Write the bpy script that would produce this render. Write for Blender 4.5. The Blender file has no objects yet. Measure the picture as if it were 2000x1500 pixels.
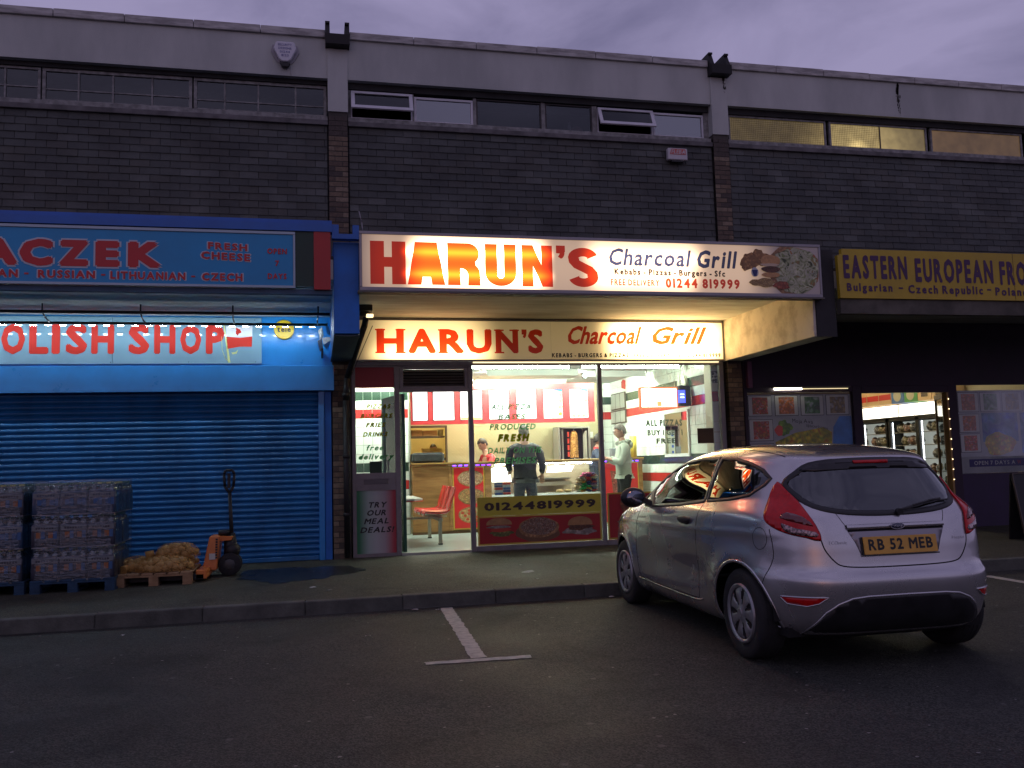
import bpy, bmesh, math, random
from mathutils import Vector, Matrix
from mathutils.bvhtree import BVHTree
from mathutils.geometry import delaunay_2d_cdt
R = math.radians
rnd = random.Random(7)
scene = bpy.context.scene
COL = scene.collection

# ------------------------------------------------------------------ camera
cam_data = bpy.data.cameras.new('camera')
camera = bpy.data.objects.new('camera', cam_data)
COL.objects.link(camera)
yaw, pitch, roll = R(12.768), R(5.219), R(-1.627)
f_ = Vector((math.sin(yaw) * math.cos(pitch), math.cos(yaw) * math.cos(pitch), math.sin(pitch)))
r0 = Vector((math.cos(yaw), -math.sin(yaw), 0))
u0 = r0.cross(f_)
r_ = r0 * math.cos(roll) + u0 * math.sin(roll)
u_ = u0 * math.cos(roll) - r0 * math.sin(roll)
camera.matrix_world = Matrix(((r_.x, u_.x, -f_.x, 0), (r_.y, u_.y, -f_.y, 0), (r_.z, u_.z, -f_.z, 1.357), (0, 0, 0, 1)))
cam_data.sensor_width = 36
cam_data.lens = 1707.16 / 2000 * 36
cam_data.clip_start = 0.05
cam_data.clip_end = 600
scene.camera = camera

# ------------------------------------------------------------------ world, sun, exposure
world = bpy.data.worlds.new('World')
scene.world = world
world.use_nodes = True
nt = world.node_tree
bg = nt.nodes['Background']
sky = nt.nodes.new('ShaderNodeTexSky')
sky.sky_type = 'NISHITA'
sky.sun_disc = False
sky.sun_elevation = R(1.5)
sky.sun_rotation = R(200)
tc = nt.nodes.new('ShaderNodeTexCoord')
mp = nt.nodes.new('ShaderNodeMapping')
mp.inputs['Scale'].default_value = (1.0, 1.0, 2.2)
mp.inputs['Rotation'].default_value = (0, 0.3, 1.1)
n1 = nt.nodes.new('ShaderNodeTexNoise')
n1.inputs['Scale'].default_value = 3.4
n1.inputs['Detail'].default_value = 7
n1.inputs['Roughness'].default_value = 0.55
n1.inputs['Distortion'].default_value = 0.5
cr = nt.nodes.new('ShaderNodeValToRGB')
cr.color_ramp.elements[0].position = 0.36
cr.color_ramp.elements[0].color = (0.165, 0.147, 0.275, 1)
cr.color_ramp.elements[1].position = 0.64
cr.color_ramp.elements[1].color = (0.300, 0.264, 0.445, 1)
e = cr.color_ramp.elements.new(0.5)
e.color = (0.235, 0.208, 0.362, 1)
mx = nt.nodes.new('ShaderNodeMixRGB')
mx.blend_type = 'ADD'
mx.inputs['Fac'].default_value = 0.02
nt.links.new(tc.outputs['Generated'], mp.inputs['Vector'])
nt.links.new(mp.outputs['Vector'], n1.inputs['Vector'])
nt.links.new(n1.outputs['Fac'], cr.inputs['Fac'])
nt.links.new(cr.outputs['Color'], mx.inputs['Color1'])
nt.links.new(sky.outputs['Color'], mx.inputs['Color2'])
nt.links.new(mx.outputs['Color'], bg.inputs['Color'])
bg.inputs['Strength'].default_value = 1.0

sun_data = bpy.data.lights.new('sun', 'SUN')
sun_data.energy = 0.03
sun_data.angle = R(40)
sun_data.color = (0.9, 0.75, 1.0)
sun = bpy.data.objects.new('sun', sun_data)
sun.rotation_euler = (R(60), 0, R(-20))
COL.objects.link(sun)
vs = scene.view_settings
vs.view_transform = 'Standard'
vs.look = 'None'
vs.gamma = 1.0
vs.use_curve_mapping = False
vs.exposure = 0.0
cy = scene.cycles
cy.max_bounces = 8
cy.transparent_max_bounces = 16
cy.caustics_reflective = False
cy.caustics_refractive = False
cy.sample_clamp_indirect = 4.0

# ------------------------------------------------------------------ materials
MATS = {}
def N(t, typ, **kw):
    n = t.nodes.new(typ)
    for k, v in kw.items():
        n.inputs[k.replace('_', ' ')].default_value = v
    return n

def mat(name, col, rough=0.6, metal=0.0, var=0.0, vscale=3.0, bump=0.0, bscale=30.0, coat=0.0, emit=None, estr=0.0,
        col2=None, detail=5.0, stretch=(1, 1, 1), spec=0.5, trans=0.0, lo=0.35, hi=0.65):
    """Principled material; colour varies between col and col2 (or darker / lighter col) with noise in object space"""
    if name in MATS:
        return MATS[name]
    m = bpy.data.materials.new(name)
    m.use_nodes = True
    t = m.node_tree
    b = t.nodes['Principled BSDF']
    b.inputs['Base Color'].default_value = (*col, 1)
    b.inputs['Roughness'].default_value = rough
    b.inputs['Metallic'].default_value = metal
    b.inputs['Coat Weight'].default_value = coat
    b.inputs['Coat Roughness'].default_value = 0.04
    b.inputs['Specular IOR Level'].default_value = spec
    b.inputs['Transmission Weight'].default_value = trans
    if emit:
        b.inputs['Emission Color'].default_value = (*emit, 1)
        b.inputs['Emission Strength'].default_value = estr
    geo = t.nodes.new('ShaderNodeNewGeometry')
    if var or col2:
        mp = t.nodes.new('ShaderNodeMapping')
        mp.inputs['Scale'].default_value = stretch
        t.links.new(geo.outputs['Position'], mp.inputs['Vector'])
        n = N(t, 'ShaderNodeTexNoise', Scale=vscale, Detail=detail, Roughness=0.6)
        t.links.new(mp.outputs['Vector'], n.inputs['Vector'])
        c = t.nodes.new('ShaderNodeValToRGB')
        c.color_ramp.elements[0].position = lo
        c.color_ramp.elements[1].position = hi
        a = col if col2 else tuple(x * (1 - var) for x in col)
        d = col2 if col2 else tuple(min(1, x * (1 + var)) for x in col)
        c.color_ramp.elements[0].color = (*a, 1)
        c.color_ramp.elements[1].color = (*d, 1)
        t.links.new(n.outputs['Fac'], c.inputs['Fac'])
        t.links.new(c.outputs['Color'], b.inputs['Base Color'])
        mr = N(t, 'ShaderNodeMapRange')
        mr.inputs['To Min'].default_value = max(0, rough - 0.1)
        mr.inputs['To Max'].default_value = min(1, rough + 0.1)
        t.links.new(n.outputs['Fac'], mr.inputs['Value'])
        t.links.new(mr.outputs['Result'], b.inputs['Roughness'])
    if bump:
        n2 = N(t, 'ShaderNodeTexNoise', Scale=bscale, Detail=6.0, Roughness=0.65)
        t.links.new(geo.outputs['Position'], n2.inputs['Vector'])
        bp = N(t, 'ShaderNodeBump', Strength=bump, Distance=0.02)
        t.links.new(n2.outputs['Fac'], bp.inputs['Height'])
        t.links.new(bp.outputs['Normal'], b.inputs['Normal'])
    MATS[name] = m
    return m

def glass_mat(name, tint=(1, 1, 1), refl=1.0, base=0.0, rough=0.0):
    """sheet glass: see-through with a Fresnel reflection"""
    if name in MATS:
        return MATS[name]
    m = bpy.data.materials.new(name)
    m.use_nodes = True
    t = m.node_tree
    t.nodes.remove(t.nodes['Principled BSDF'])
    out = t.nodes['Material Output']
    tr = N(t, 'ShaderNodeBsdfTransparent', Color=(*tint, 1))
    gl = N(t, 'ShaderNodeBsdfAnisotropic', Color=(0.9, 0.95, 0.95, 1), Roughness=rough)
    fr = N(t, 'ShaderNodeFresnel', IOR=1.5)
    ma = N(t, 'ShaderNodeMath')
    ma.operation = 'MULTIPLY_ADD'
    ma.inputs[1].default_value = refl
    ma.inputs[2].default_value = base
    ma.use_clamp = True
    mi = t.nodes.new('ShaderNodeMixShader')
    t.links.new(fr.outputs[0], ma.inputs[0])
    t.links.new(ma.outputs[0], mi.inputs['Fac'])
    t.links.new(tr.outputs[0], mi.inputs[1])
    t.links.new(gl.outputs[0], mi.inputs[2])
    t.links.new(mi.outputs[0], out.inputs['Surface'])
    MATS[name] = m
    return m

def film(name, col, tr=0.6):
    """cut vinyl film on glass: part of the light behind it comes through"""
    m = bpy.data.materials.new(name)
    m.use_nodes = True
    t = m.node_tree
    t.nodes.remove(t.nodes['Principled BSDF'])
    d = N(t, 'ShaderNodeBsdfDiffuse', Color=(*col, 1))
    l = N(t, 'ShaderNodeBsdfTranslucent', Color=(*col, 1))
    mi = t.nodes.new('ShaderNodeMixShader')
    mi.inputs['Fac'].default_value = tr
    t.links.new(d.outputs[0], mi.inputs[1])
    t.links.new(l.outputs[0], mi.inputs[2])
    t.links.new(mi.outputs[0], t.nodes['Material Output'].inputs['Surface'])
    return m

def backlit(name, col, tubes, k0=0.0, soft=0.2, warm=(1.0, 0.62, 0.36), rough=0.25, diffuse=None):
    """face of a light box: the emission of the plastic is its colour times the light of the tubes behind it.
    tubes: (x0, x1, z, depth, power)"""
    m = bpy.data.materials.new(name)
    m.use_nodes = True
    t = m.node_tree
    b = t.nodes['Principled BSDF']
    b.inputs['Base Color'].default_value = (*(diffuse or col), 1)
    b.inputs['Roughness'].default_value = rough
    geo = t.nodes.new('ShaderNodeNewGeometry')
    sp = t.nodes.new('ShaderNodeSeparateXYZ')
    t.links.new(geo.outputs['Position'], sp.inputs[0])
    def M(op, a, b_=None, c=None):
        n = t.nodes.new('ShaderNodeMath')
        n.operation = op
        for i, v in enumerate((a, b_, c)):
            if v is None:
                continue
            if isinstance(v, (int, float)):
                n.inputs[i].default_value = v
            else:
                t.links.new(v, n.inputs[i])
        return n.outputs[0]
    tot = None
    for (x0, x1, z, d, p) in tubes:
        dz = M('SUBTRACT', sp.outputs['Z'], z)
        r2 = M('ADD', M('MULTIPLY', dz, dz), d * d)
        fall = M('DIVIDE', p * d * d, r2)
        e1 = N(t, 'ShaderNodeMapRange')
        e1.interpolation_type = 'SMOOTHERSTEP'
        e1.inputs['From Min'].default_value = x0 - soft
        e1.inputs['From Max'].default_value = x0 + soft
        t.links.new(sp.outputs['X'], e1.inputs['Value'])
        e2 = N(t, 'ShaderNodeMapRange')
        e2.interpolation_type = 'SMOOTHERSTEP'
        e2.inputs['From Min'].default_value = x1 + soft
        e2.inputs['From Max'].default_value = x1 - soft
        t.links.new(sp.outputs['X'], e2.inputs['Value'])
        v = M('MULTIPLY', fall, M('MULTIPLY', e1.outputs[0], e2.outputs[0]))
        tot = v if tot is None else M('ADD', tot, v)
    tot = M('ADD', tot, k0)
    mulc = t.nodes.new('ShaderNodeMixRGB')
    mulc.blend_type = 'MULTIPLY'
    mulc.inputs['Fac'].default_value = 1
    mulc.inputs['Color1'].default_value = (*col, 1)
    mulc.inputs['Color2'].default_value = (*warm, 1)
    t.links.new(mulc.outputs[0], b.inputs['Emission Color'])
    t.links.new(tot, b.inputs['Emission Strength'])
    return m

# ------------------------------------------------------------------ mesh and object helpers
class MB:
    """collects boxes, tubes, sheets in one bmesh"""
    def __init__(s):
        s.bm = bmesh.new()
    def box(s, x0, x1, y0, y1, z0, z1, mi=0, m=None):
        v = [s.bm.verts.new((m @ Vector(p)) if m else p) for p in
             ((x0, y0, z0), (x1, y0, z0), (x1, y1, z0), (x0, y1, z0), (x0, y0, z1), (x1, y0, z1), (x1, y1, z1), (x0, y1, z1))]
        for q in ((0, 3, 2, 1), (4, 5, 6, 7), (0, 1, 5, 4), (1, 2, 6, 5), (2, 3, 7, 6), (3, 0, 4, 7)):
            s.bm.faces.new([v[i] for i in q]).material_index = mi
        return s
    def poly(s, pts, mi=0):
        s.bm.faces.new([s.bm.verts.new(p) for p in pts]).material_index = mi
        return s
    def prism(s, pts, d, mi=0):
        """closed polygon (3d points) extruded by vector d"""
        d = Vector(d)
        a = [s.bm.verts.new(p) for p in pts]
        b = [s.bm.verts.new(Vector(p) + d) for p in pts]
        n = len(a)
        s.bm.faces.new(a).material_index = mi
        s.bm.faces.new(b[::-1]).material_index = mi
        for i in range(n):
            s.bm.faces.new((a[i], b[i], b[(i + 1) % n], a[(i + 1) % n])).material_index = mi
        return s
    def tube(s, p0, p1, r0, r1=None, seg=12, mi=0, caps=True):
        p0, p1 = Vector(p0), Vector(p1)
        r1 = r0 if r1 is None else r1
        d = (p1 - p0).normalized()
        a = d.orthogonal().normalized()
        b = d.cross(a)
        A, B = [], []
        for i in range(seg):
            t = 2 * math.pi * i / seg
            w = a * math.cos(t) + b * math.sin(t)
            A.append(s.bm.verts.new(p0 + w * r0))
            B.append(s.bm.verts.new(p1 + w * r1))
        for i in range(seg):
            f = s.bm.faces.new((A[i], A[(i + 1) % seg], B[(i + 1) % seg], B[i]))
            f.material_index = mi
            f.smooth = True
        if caps:
            s.bm.faces.new(A[::-1]).material_index = mi
            s.bm.faces.new(B).material_index = mi
        return s
    def path(s, pts, r, seg=8, mi=0):
        for i in range(len(pts) - 1):
            s.tube(pts[i], pts[i + 1], r, seg=seg, mi=mi)
        return s
    def ball(s, c, r, sub=2, mi=0, sc=(1, 1, 1), rot=None):
        m = Matrix.Translation(c) @ (rot.to_4x4() if rot else Matrix()) @ Matrix.Diagonal((sc[0] * r, sc[1] * r, sc[2] * r, 1))
        g = bmesh.ops.create_icosphere(s.bm, subdivisions=sub, radius=1, matrix=m)
        for v in g['verts']:
            for f in v.link_faces:
                f.material_index = mi
                f.smooth = True
        return s
    def lathe(s, prof, c=(0, 0, 0), axis='Z', seg=24, mi=0, smooth=True):
        """prof: (radius, height) pairs"""
        rings = []
        for (r, h) in prof:
            ring = []
            for i in range(seg):
                t = 2 * math.pi * i / seg
                x, y = r * math.cos(t), r * math.sin(t)
                p = {'Z': (x, y, h), 'Y': (x, h, y), 'X': (h, x, y)}[axis]
                ring.append(s.bm.verts.new(Vector(p) + Vector(c)))
            rings.append(ring)
        for a, b in zip(rings, rings[1:]):
            for i in range(seg):
                f = s.bm.faces.new((a[i], a[(i + 1) % seg], b[(i + 1) % seg], b[i]))
                f.material_index = mi
                f.smooth = smooth
        return s

def link(name, me, parent=None, label=None, cat=None, group=None, kind=None):
    o = bpy.data.objects.new(name, me)
    COL.objects.link(o)
    if parent is not None:
        o.parent = parent
    if label: o['label'] = label
    if cat: o['category'] = cat
    if group: o['group'] = group
    if kind: o['kind'] = kind
    return o

def mesh_of(mb, name, mats, bevel=0.0, recalc=True):
    bm = mb.bm if isinstance(mb, MB) else mb
    if recalc:
        bmesh.ops.recalc_face_normals(bm, faces=bm.faces)
    me = bpy.data.meshes.new(name)
    if bevel:
        bmesh.ops.bevel(bm, geom=[e for e in bm.edges if e.is_manifold and e.calc_face_angle(0) > 0.5], offset=bevel, segments=1, affect='EDGES', clamp_overlap=True)
    bm.to_mesh(me)
    bm.free()
    for m in (mats if isinstance(mats, (list, tuple)) else [mats]):
        me.materials.append(m)
    return me

def org(parent):
    """world position of the origin of a thing (things carry no rotation except those built in their own frame)"""
    p = Vector((0, 0, 0))
    while parent is not None:
        if parent.get('_local'):
            return Vector((0, 0, 0))
        p += parent.location
        parent = parent.parent
    return p

def part(name, mb, mats, parent=None, bevel=0.0, recalc=True, **kw):
    """mb is in world coordinates (or in the thing's frame when the thing is marked local)"""
    bm = mb.bm if isinstance(mb, MB) else mb
    o = org(parent)
    if o.length:
        bmesh.ops.translate(bm, verts=bm.verts, vec=-o)
    return link(name, mesh_of(bm, name, mats, bevel, recalc), parent, **kw)

def single(name, mb, mats, loc, label, cat, group=None, kind=None, bevel=0.0):
    """a thing made of one mesh, its origin at loc"""
    bmesh.ops.translate(mb.bm, verts=mb.bm.verts, vec=-Vector(loc))
    o = link(name, mesh_of(mb, name, mats, bevel), None, label, cat, group, kind)
    o.location = loc
    return o

def thing(name, loc, label, cat, group=None, local=False, rz=0.0):
    o = link(name, None, None, label, cat, group)
    o.location = loc
    o.rotation_euler = (0, 0, rz)
    if local:
        o['_local'] = 1
    return o

def copy_tree(o, parent=None):
    c = o.copy()
    COL.objects.link(c)
    c.parent = parent
    for ch in [x for x in o.children]:
        copy_tree(ch, c)
    return c

def bx(name, parent, mats, *b, bevel=0.0, **kw):
    return part(name, MB().box(*b), mats, parent, bevel, **kw)

# ---- lettering -----------------------------------------------------------
def glyph_mesh(ch, off, shear=0.0):
    c = bpy.data.curves.new('g', 'FONT')
    c.body = ch
    c.offset = off
    c.shear = shear
    c.size = 1
    c.resolution_u = 2
    o = bpy.data.objects.new('g', c)
    COL.objects.link(o)
    dg = bpy.context.evaluated_depsgraph_get()
    me = bpy.data.meshes.new_from_object(o.evaluated_get(dg))
    bpy.data.objects.remove(o)
    bpy.data.curves.remove(c)
    return me
GC = {}
def glyph(ch, off, shear):
    """outline of a character made heavier by off (the union of shifted copies), then slanted"""
    k = (ch, off)
    if k not in GC:
        me = glyph_mesh(ch, 0.0, 0.0)
        P = [(v.co.x, v.co.y) for v in me.vertices]
        T = [tuple(p.vertices) for p in me.polygons]
        bpy.data.meshes.remove(me)
        if off > 0 and P:
            vs_, fs = [], []
            for j in range(8):
                a = 2 * math.pi * (j + .5) / 8
                b = len(vs_)
                vs_ += [Vector((x + off * math.cos(a), y + off * math.sin(a))) for x, y in P]
                fs += [[b + i for i in t] for t in T]
            V, E, F, ov, oe, of = delaunay_2d_cdt(vs_, [], fs, 1, 1e-5)
            bm = bmesh.new()
            B = [bm.verts.new((v.x, v.y, 0)) for v in V]
            for f, src in zip(F, of):
                if src:
                    bm.faces.new([B[i] for i in f])
            bmesh.ops.dissolve_limit(bm, angle_limit=0.06, verts=bm.verts[:], edges=bm.edges[:])
            bmesh.ops.triangulate(bm, faces=bm.faces[:])
            bm.verts.index_update()
            P = [(v.co.x, v.co.y) for v in bm.verts]
            T = [tuple(v.index for v in f.verts) for f in bm.faces]
            bm.free()
        GC[k] = (P, T)
    P, T = GC[k]
    return [Vector((x + shear * y, y, 0)) for x, y in P], T

def text_bm(s, w, h, off=0.02, shear=0.0, gap=0.12, space=0.32, fixed=None):
    """lettering laid out glyph by glyph on the plane y = 0, fitted to a box w wide and h high (capital height), lower left at 0"""
    bm = bmesh.new()
    x = 0.0
    items = []
    cap = glyph('H', off, 0.0)[0]
    c0, c1 = min(v.y for v in cap), max(v.y for v in cap)
    for ch in s:
        if ch == ' ':
            x += space
            continue
        vs_, fs = glyph(ch, off, shear)
        if not vs_:
            continue
        base, _ = glyph(ch, off, 0.0)
        a, b = min(v.x for v in base), max(v.x for v in base)
        items.append((vs_, fs, x - a))
        x += (b - a) + gap
    tot = x - gap
    sx, sz = w / tot, h / (c1 - c0)
    for vs_, fs, dx in items:
        V = [bm.verts.new(((v.x + dx) * sx, 0, (v.y - c0) * sz)) for v in vs_]
        for f in fs:
            try:
                bm.faces.new([V[i] for i in f])
            except ValueError:
                pass
    return bm

def lettering(parent, s, x, y, z, w, h, m, off=0.02, shear=0.0, gap=0.12, space=0.32, rise=0.0, face='-y', name='lettering', th=0.003, **kw):
    bm = text_bm(s, w, h, off, shear, gap, space)
    bmesh.ops.recalc_face_normals(bm, faces=bm.faces)
    if th > 0.0015:      # thinner films stay a single sheet so that light passes once
        g = bmesh.ops.extrude_face_region(bm, geom=bm.faces[:])
        bmesh.ops.translate(bm, verts=[v for v in g['geom'] if isinstance(v, bmesh.types.BMVert)], vec=(0, -th, 0))
    if rise:
        for v in bm.verts:
            v.co.z += v.co.x * rise
    if face == '-x':      # reads along -y on a wall that faces -x
        for v in bm.verts:
            v.co = Vector((v.co.y, -v.co.x, v.co.z))
    bmesh.ops.translate(bm, verts=bm.verts, vec=(x, y, z))
    return part(name, bm, m, parent, **kw)

# ------------------------------------------------------------------ setting: car park, kerb, pavement
FY = 12.5          # shopfront plane
KY = 8.60          # kerb face
PZ = 0.12          # pavement level
def asphalt_mat(name, a, b, speck, sc=1.0):
    m = bpy.data.materials.new(name)
    m.use_nodes = True
    t = m.node_tree
    bs = t.nodes['Principled BSDF']
    bs.inputs['Specular IOR Level'].default_value = 0.3
    geo = t.nodes.new('ShaderNodeNewGeometry')
    big = N(t, 'ShaderNodeTexNoise', Scale=0.55 * sc, Detail=6.0, Roughness=0.6)
    fine = N(t, 'ShaderNodeTexVoronoi', Scale=115.0)
    grit = N(t, 'ShaderNodeTexNoise', Scale=240.0, Detail=2.0)
    for n in (big, fine, grit):
        t.links.new(geo.outputs['Position'], n.inputs['Vector'])
    c1 = t.nodes.new('ShaderNodeValToRGB')
    c1.color_ramp.elements[0].position = 0.36
    c1.color_ramp.elements[1].position = 0.66
    c1.color_ramp.elements[0].color = (*a, 1)
    c1.color_ramp.elements[1].color = (*b, 1)
    t.links.new(big.outputs['Fac'], c1.inputs['Fac'])
    c2 = t.nodes.new('ShaderNodeValToRGB')
    c2.color_ramp.elements[0].position = 0.25
    c2.color_ramp.elements[1].position = 0.8
    c2.color_ramp.elements[0].color = (0.40, 0.40, 0.40, 1)
    c2.color_ramp.elements[1].color = (1.9, 1.85, 1.75, 1)
    sepc = t.nodes.new('ShaderNodeSeparateColor')
    t.links.new(fine.outputs['Color'], sepc.inputs[0])
    t.links.new(sepc.outputs[0], c2.inputs['Fac'])
    mu = t.nodes.new('ShaderNodeMixRGB')
    mu.blend_type = 'MULTIPLY'
    mu.inputs['Fac'].default_value = 0.9
    st = N(t, 'ShaderNodeTexNoise', Scale=0.9 * sc, Detail=9.0, Roughness=0.7, Distortion=0.8)
    mps = t.nodes.new('ShaderNodeMapping'); mps.inputs['Location'].default_value = (3.1, 1.7, 0)
    t.links.new(geo.outputs['Position'], mps.inputs['Vector']); t.links.new(mps.outputs[0], st.inputs['Vector'])
    c4 = t.nodes.new('ShaderNodeValToRGB')
    c4.color_ramp.elements[0].position = 0.30; c4.color_ramp.elements[0].color = (0.42, 0.42, 0.42, 1)
    c4.color_ramp.elements[1].position = 0.47; c4.color_ramp.elements[1].color = (1, 1, 1, 1)
    e_ = c4.color_ramp.elements.new(0.72); e_.color = (1.35, 1.3, 1.25, 1)
    t.links.new(st.outputs['Fac'], c4.inputs['Fac'])
    ms = t.nodes.new('ShaderNodeMixRGB'); ms.blend_type = 'MULTIPLY'; ms.inputs['Fac'].default_value = 1.0
    t.links.new(c1.outputs[0], ms.inputs[1]); t.links.new(c4.outputs[0], ms.inputs[2])
    t.links.new(ms.outputs[0], mu.inputs[1])
    t.links.new(c2.outputs[0], mu.inputs[2])
    # old chewing gum and pale grit
    gum = N(t, 'ShaderNodeTexVoronoi', Scale=3.1)
    gum.inputs['Randomness'].default_value = 1.0
    t.links.new(geo.outputs['Position'], gum.inputs['Vector'])
    c3 = t.nodes.new('ShaderNodeValToRGB')
    c3.color_ramp.elements[0].position = 0.045
    c3.color_ramp.elements[0].color = (1, 1, 1, 1)
    c3.color_ramp.elements[1].position = 0.075
    c3.color_ramp.elements[1].color = (0, 0, 0, 1)
    t.links.new(gum.outputs['Distance'], c3.inputs['Fac'])
    mg = t.nodes.new('ShaderNodeMixRGB')
    mg.inputs[2].default_value = (*speck, 1)
    mm = t.nodes.new('ShaderNodeMath'); mm.operation = 'MULTIPLY'; mm.inputs[1].default_value = 0.5
    t.links.new(c3.outputs[0], mm.inputs[0])
    t.links.new(mm.outputs[0], mg.inputs['Fac'])
    t.links.new(mu.outputs[0], mg.inputs[1])
    t.links.new(mg.outputs[0], bs.inputs['Base Color'])
    mr = N(t, 'ShaderNodeMapRange')
    mr.inputs['From Min'].default_value = 0.3
    mr.inputs['From Max'].default_value = 0.7
    mr.inputs['To Min'].default_value = 0.55
    mr.inputs['To Max'].default_value = 0.85
    t.links.new(big.outputs['Fac'], mr.inputs['Value'])
    t.links.new(mr.outputs[0], bs.inputs['Roughness'])
    bp = N(t, 'ShaderNodeBump', Strength=0.55, Distance=0.006)
    ad = t.nodes.new('ShaderNodeMath'); ad.operation = 'ADD'
    t.links.new(fine.outputs['Distance'], ad.inputs[0])
    t.links.new(grit.outputs['Fac'], ad.inputs[1])
    t.links.new(ad.outputs[0], bp.inputs['Height'])
    t.links.new(bp.outputs[0], bs.inputs['Normal'])
    return m
tarmac = asphalt_mat('tarmac', (0.026, 0.028, 0.024), (0.042, 0.045, 0.038), (0.16, 0.15, 0.14))
paving = asphalt_mat('pavement_tarmac', (0.038, 0.038, 0.027), (0.058, 0.058, 0.042), (0.20, 0.19, 0.17), 1.4)
mb = MB()
nx, ny = 120, 46
def gz(x, y):
    e = min(1.0, max(0.0, (KY - y) / 2)) if y < KY else 0
    return e * (0.012 * math.sin(x * 0.9 + 1.3 * math.sin(y * 0.7)) * math.cos(y * 0.8)) * (1 if abs(x) < 14 and y > -6 else 0)
xs = [-150, -60, -25] + [-14 + 28 * i / 60 for i in range(61)] + [25, 60, 150]
ys = [-150, -60, -20] + [-6 + 14.6 * i / 34 for i in range(35)]
G = [[mb.bm.verts.new((x, y, gz(x, y) - 0.004)) for x in xs] for y in ys]
for j in range(len(ys) - 1):
    for i in range(len(xs) - 1):
        mb.bm.faces.new((G[j][i], G[j][i + 1], G[j + 1][i + 1], G[j + 1][i])).smooth = True
road = part('road', mb, tarmac, None, kind='structure')
def marking(pts, z=0.010):
    """painted line laid 4 mm over the uneven tarmac, its edge chipped"""
    bm = bmesh.new()
    P = [Vector(p) for p in pts]
    e0, e1 = P[1] - P[0], P[3] - P[0]
    n0, n1 = max(2, int(e0.length / 0.04)), max(2, int(e1.length / 0.04))
    V = []
    for i in range(n0 + 1):
        row = []
        for j in range(n1 + 1):
            p = P[0] + e0 * (i / n0) + e1 * (j / n1)
            if i in (0, n0) or j in (0, n1):
                p = p + Vector((rnd.uniform(-.007, .007), rnd.uniform(-.007, .007), 0))
            row.append(bm.verts.new((p.x, p.y, gz(p.x, p.y) + 0.001)))
        V.append(row)
    for i in range(n0):
        for j in range(n1):
            bm.faces.new((V[i][j], V[i + 1][j], V[i + 1][j + 1], V[i][j + 1]))
    return bm
linepaint = mat('worn_white_paint', (0.27, 0.26, 0.22), rough=0.75, col2=(0.50, 0.48, 0.41), vscale=16, detail=8, bump=0.4, bscale=120, lo=0.3, hi=0.6)
part('road_marking', marking([(1.06, 6.24, 0), (1.175, 6.24, 0), (1.255, 8.48, 0), (1.155, 8.49, 0)]), linepaint, road)
part('road_marking', marking([(0.73, 6.145, 0), (1.475, 6.10, 0), (1.475, 6.20, 0), (0.73, 6.235, 0)]), linepaint, road)
part('road_marking', marking([(7.02, 6.24, 0), (7.13, 6.24, 0), (7.16, 8.30, 0), (7.05, 8.30, 0)]), linepaint, road)

pavement = part('pavement', MB().box(-60, 60, KY + 0.125, 20.2, -0.5, PZ), paving, None, kind='structure')
kerbs = [mat('kerb_concrete', (0.085, 0.088, 0.074), rough=0.8, var=0.3, vscale=5, bump=0.5, bscale=45), mat('kerb_concrete_dark', (0.078, 0.081, 0.068), rough=0.85, var=0.3, vscale=5, bump=0.5, bscale=45)]
x = -12.0
k = 0
kmesh = {}
while x < 16:
    i = k % 2
    if i not in kmesh:
        b = MB().box(0.0015, 0.9135, 0, 0.125, -0.12, PZ + 0.004)
        kmesh[i] = mesh_of(b, 'kerb_stone', kerbs[i], bevel=0.008)
    o = link('kerb_stone', kmesh[i], pavement)
    o.location = (x, KY + rnd.uniform(-.003, .003), rnd.uniform(-.004, .002))
    x += 0.915
    k += 1
part('kerb_bedding', MB().box(-60, -12, KY, KY + 0.124, -0.3, PZ).box(16, 60, KY, KY + 0.124, -0.3, PZ), kerbs[0], pavement)
# a wet patch on the pavement before the pier, with ragged edges
def ragged(cx, cy, rx, ry, z, seed, n=64):
    rr = random.Random(seed)
    ph = [rr.uniform(0, 6.28) for _ in range(5)]
    out = []
    for i in range(n):
        a = 2 * math.pi * i / n
        k = 1 + .16 * math.sin(2 * a + ph[0]) + .13 * math.sin(3 * a + ph[1]) + .08 * math.sin(7 * a + ph[2]) + .05 * math.sin(13 * a + ph[3]) + rr.uniform(-.03, .03)
        out.append((cx + rx * k * math.cos(a), cy + ry * k * math.sin(a), z))
    return out
wet = mat('wet_tarmac', (0.012, 0.013, 0.012), rough=0.3, var=0.5, vscale=6, bump=0.35, bscale=60, spec=0.5)
part('wet_patch', MB().poly(ragged(-0.22, 10.95, 0.62, 0.85, PZ + .0035, 4)), wet, pavement)

# ------------------------------------------------------------------ the terrace of shops
render_w = mat('painted_render', (0.40, 0.42, 0.40), rough=0.9, col2=(0.53, 0.55, 0.52), vscale=1.3, detail=10, bump=0.15, bscale=60, stretch=(1, 1, 0.35))
coping_m = mat('coping_stone', (0.30, 0.29, 0.28), rough=0.9, col2=(0.55, 0.54, 0.52), vscale=4.5, detail=8, stretch=(0.6, 1, 3), lo=0.4, hi=0.6)
concrete = mat('soffit_concrete', (0.44, 0.46, 0.40), rough=0.9, col2=(0.70, 0.74, 0.68), vscale=2.2, detail=9, bump=0.25, bscale=22, stretch=(0.45, 2.2, 1), lo=0.3, hi=0.62)
darkconc = mat('dark_concrete', (0.10, 0.095, 0.09), rough=0.9, var=0.3, vscale=3, bump=0.3)
bluep = mat('blue_paint', (0.008, 0.15, 0.55), rough=0.5, var=0.14, vscale=3, bump=0.08, bscale=40)
bluel = mat('blue_paint_gloss', (0.015, 0.22, 0.58), rough=0.3, var=0.08, vscale=2.5, bump=0.04, bscale=18, coat=0.25)
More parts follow.
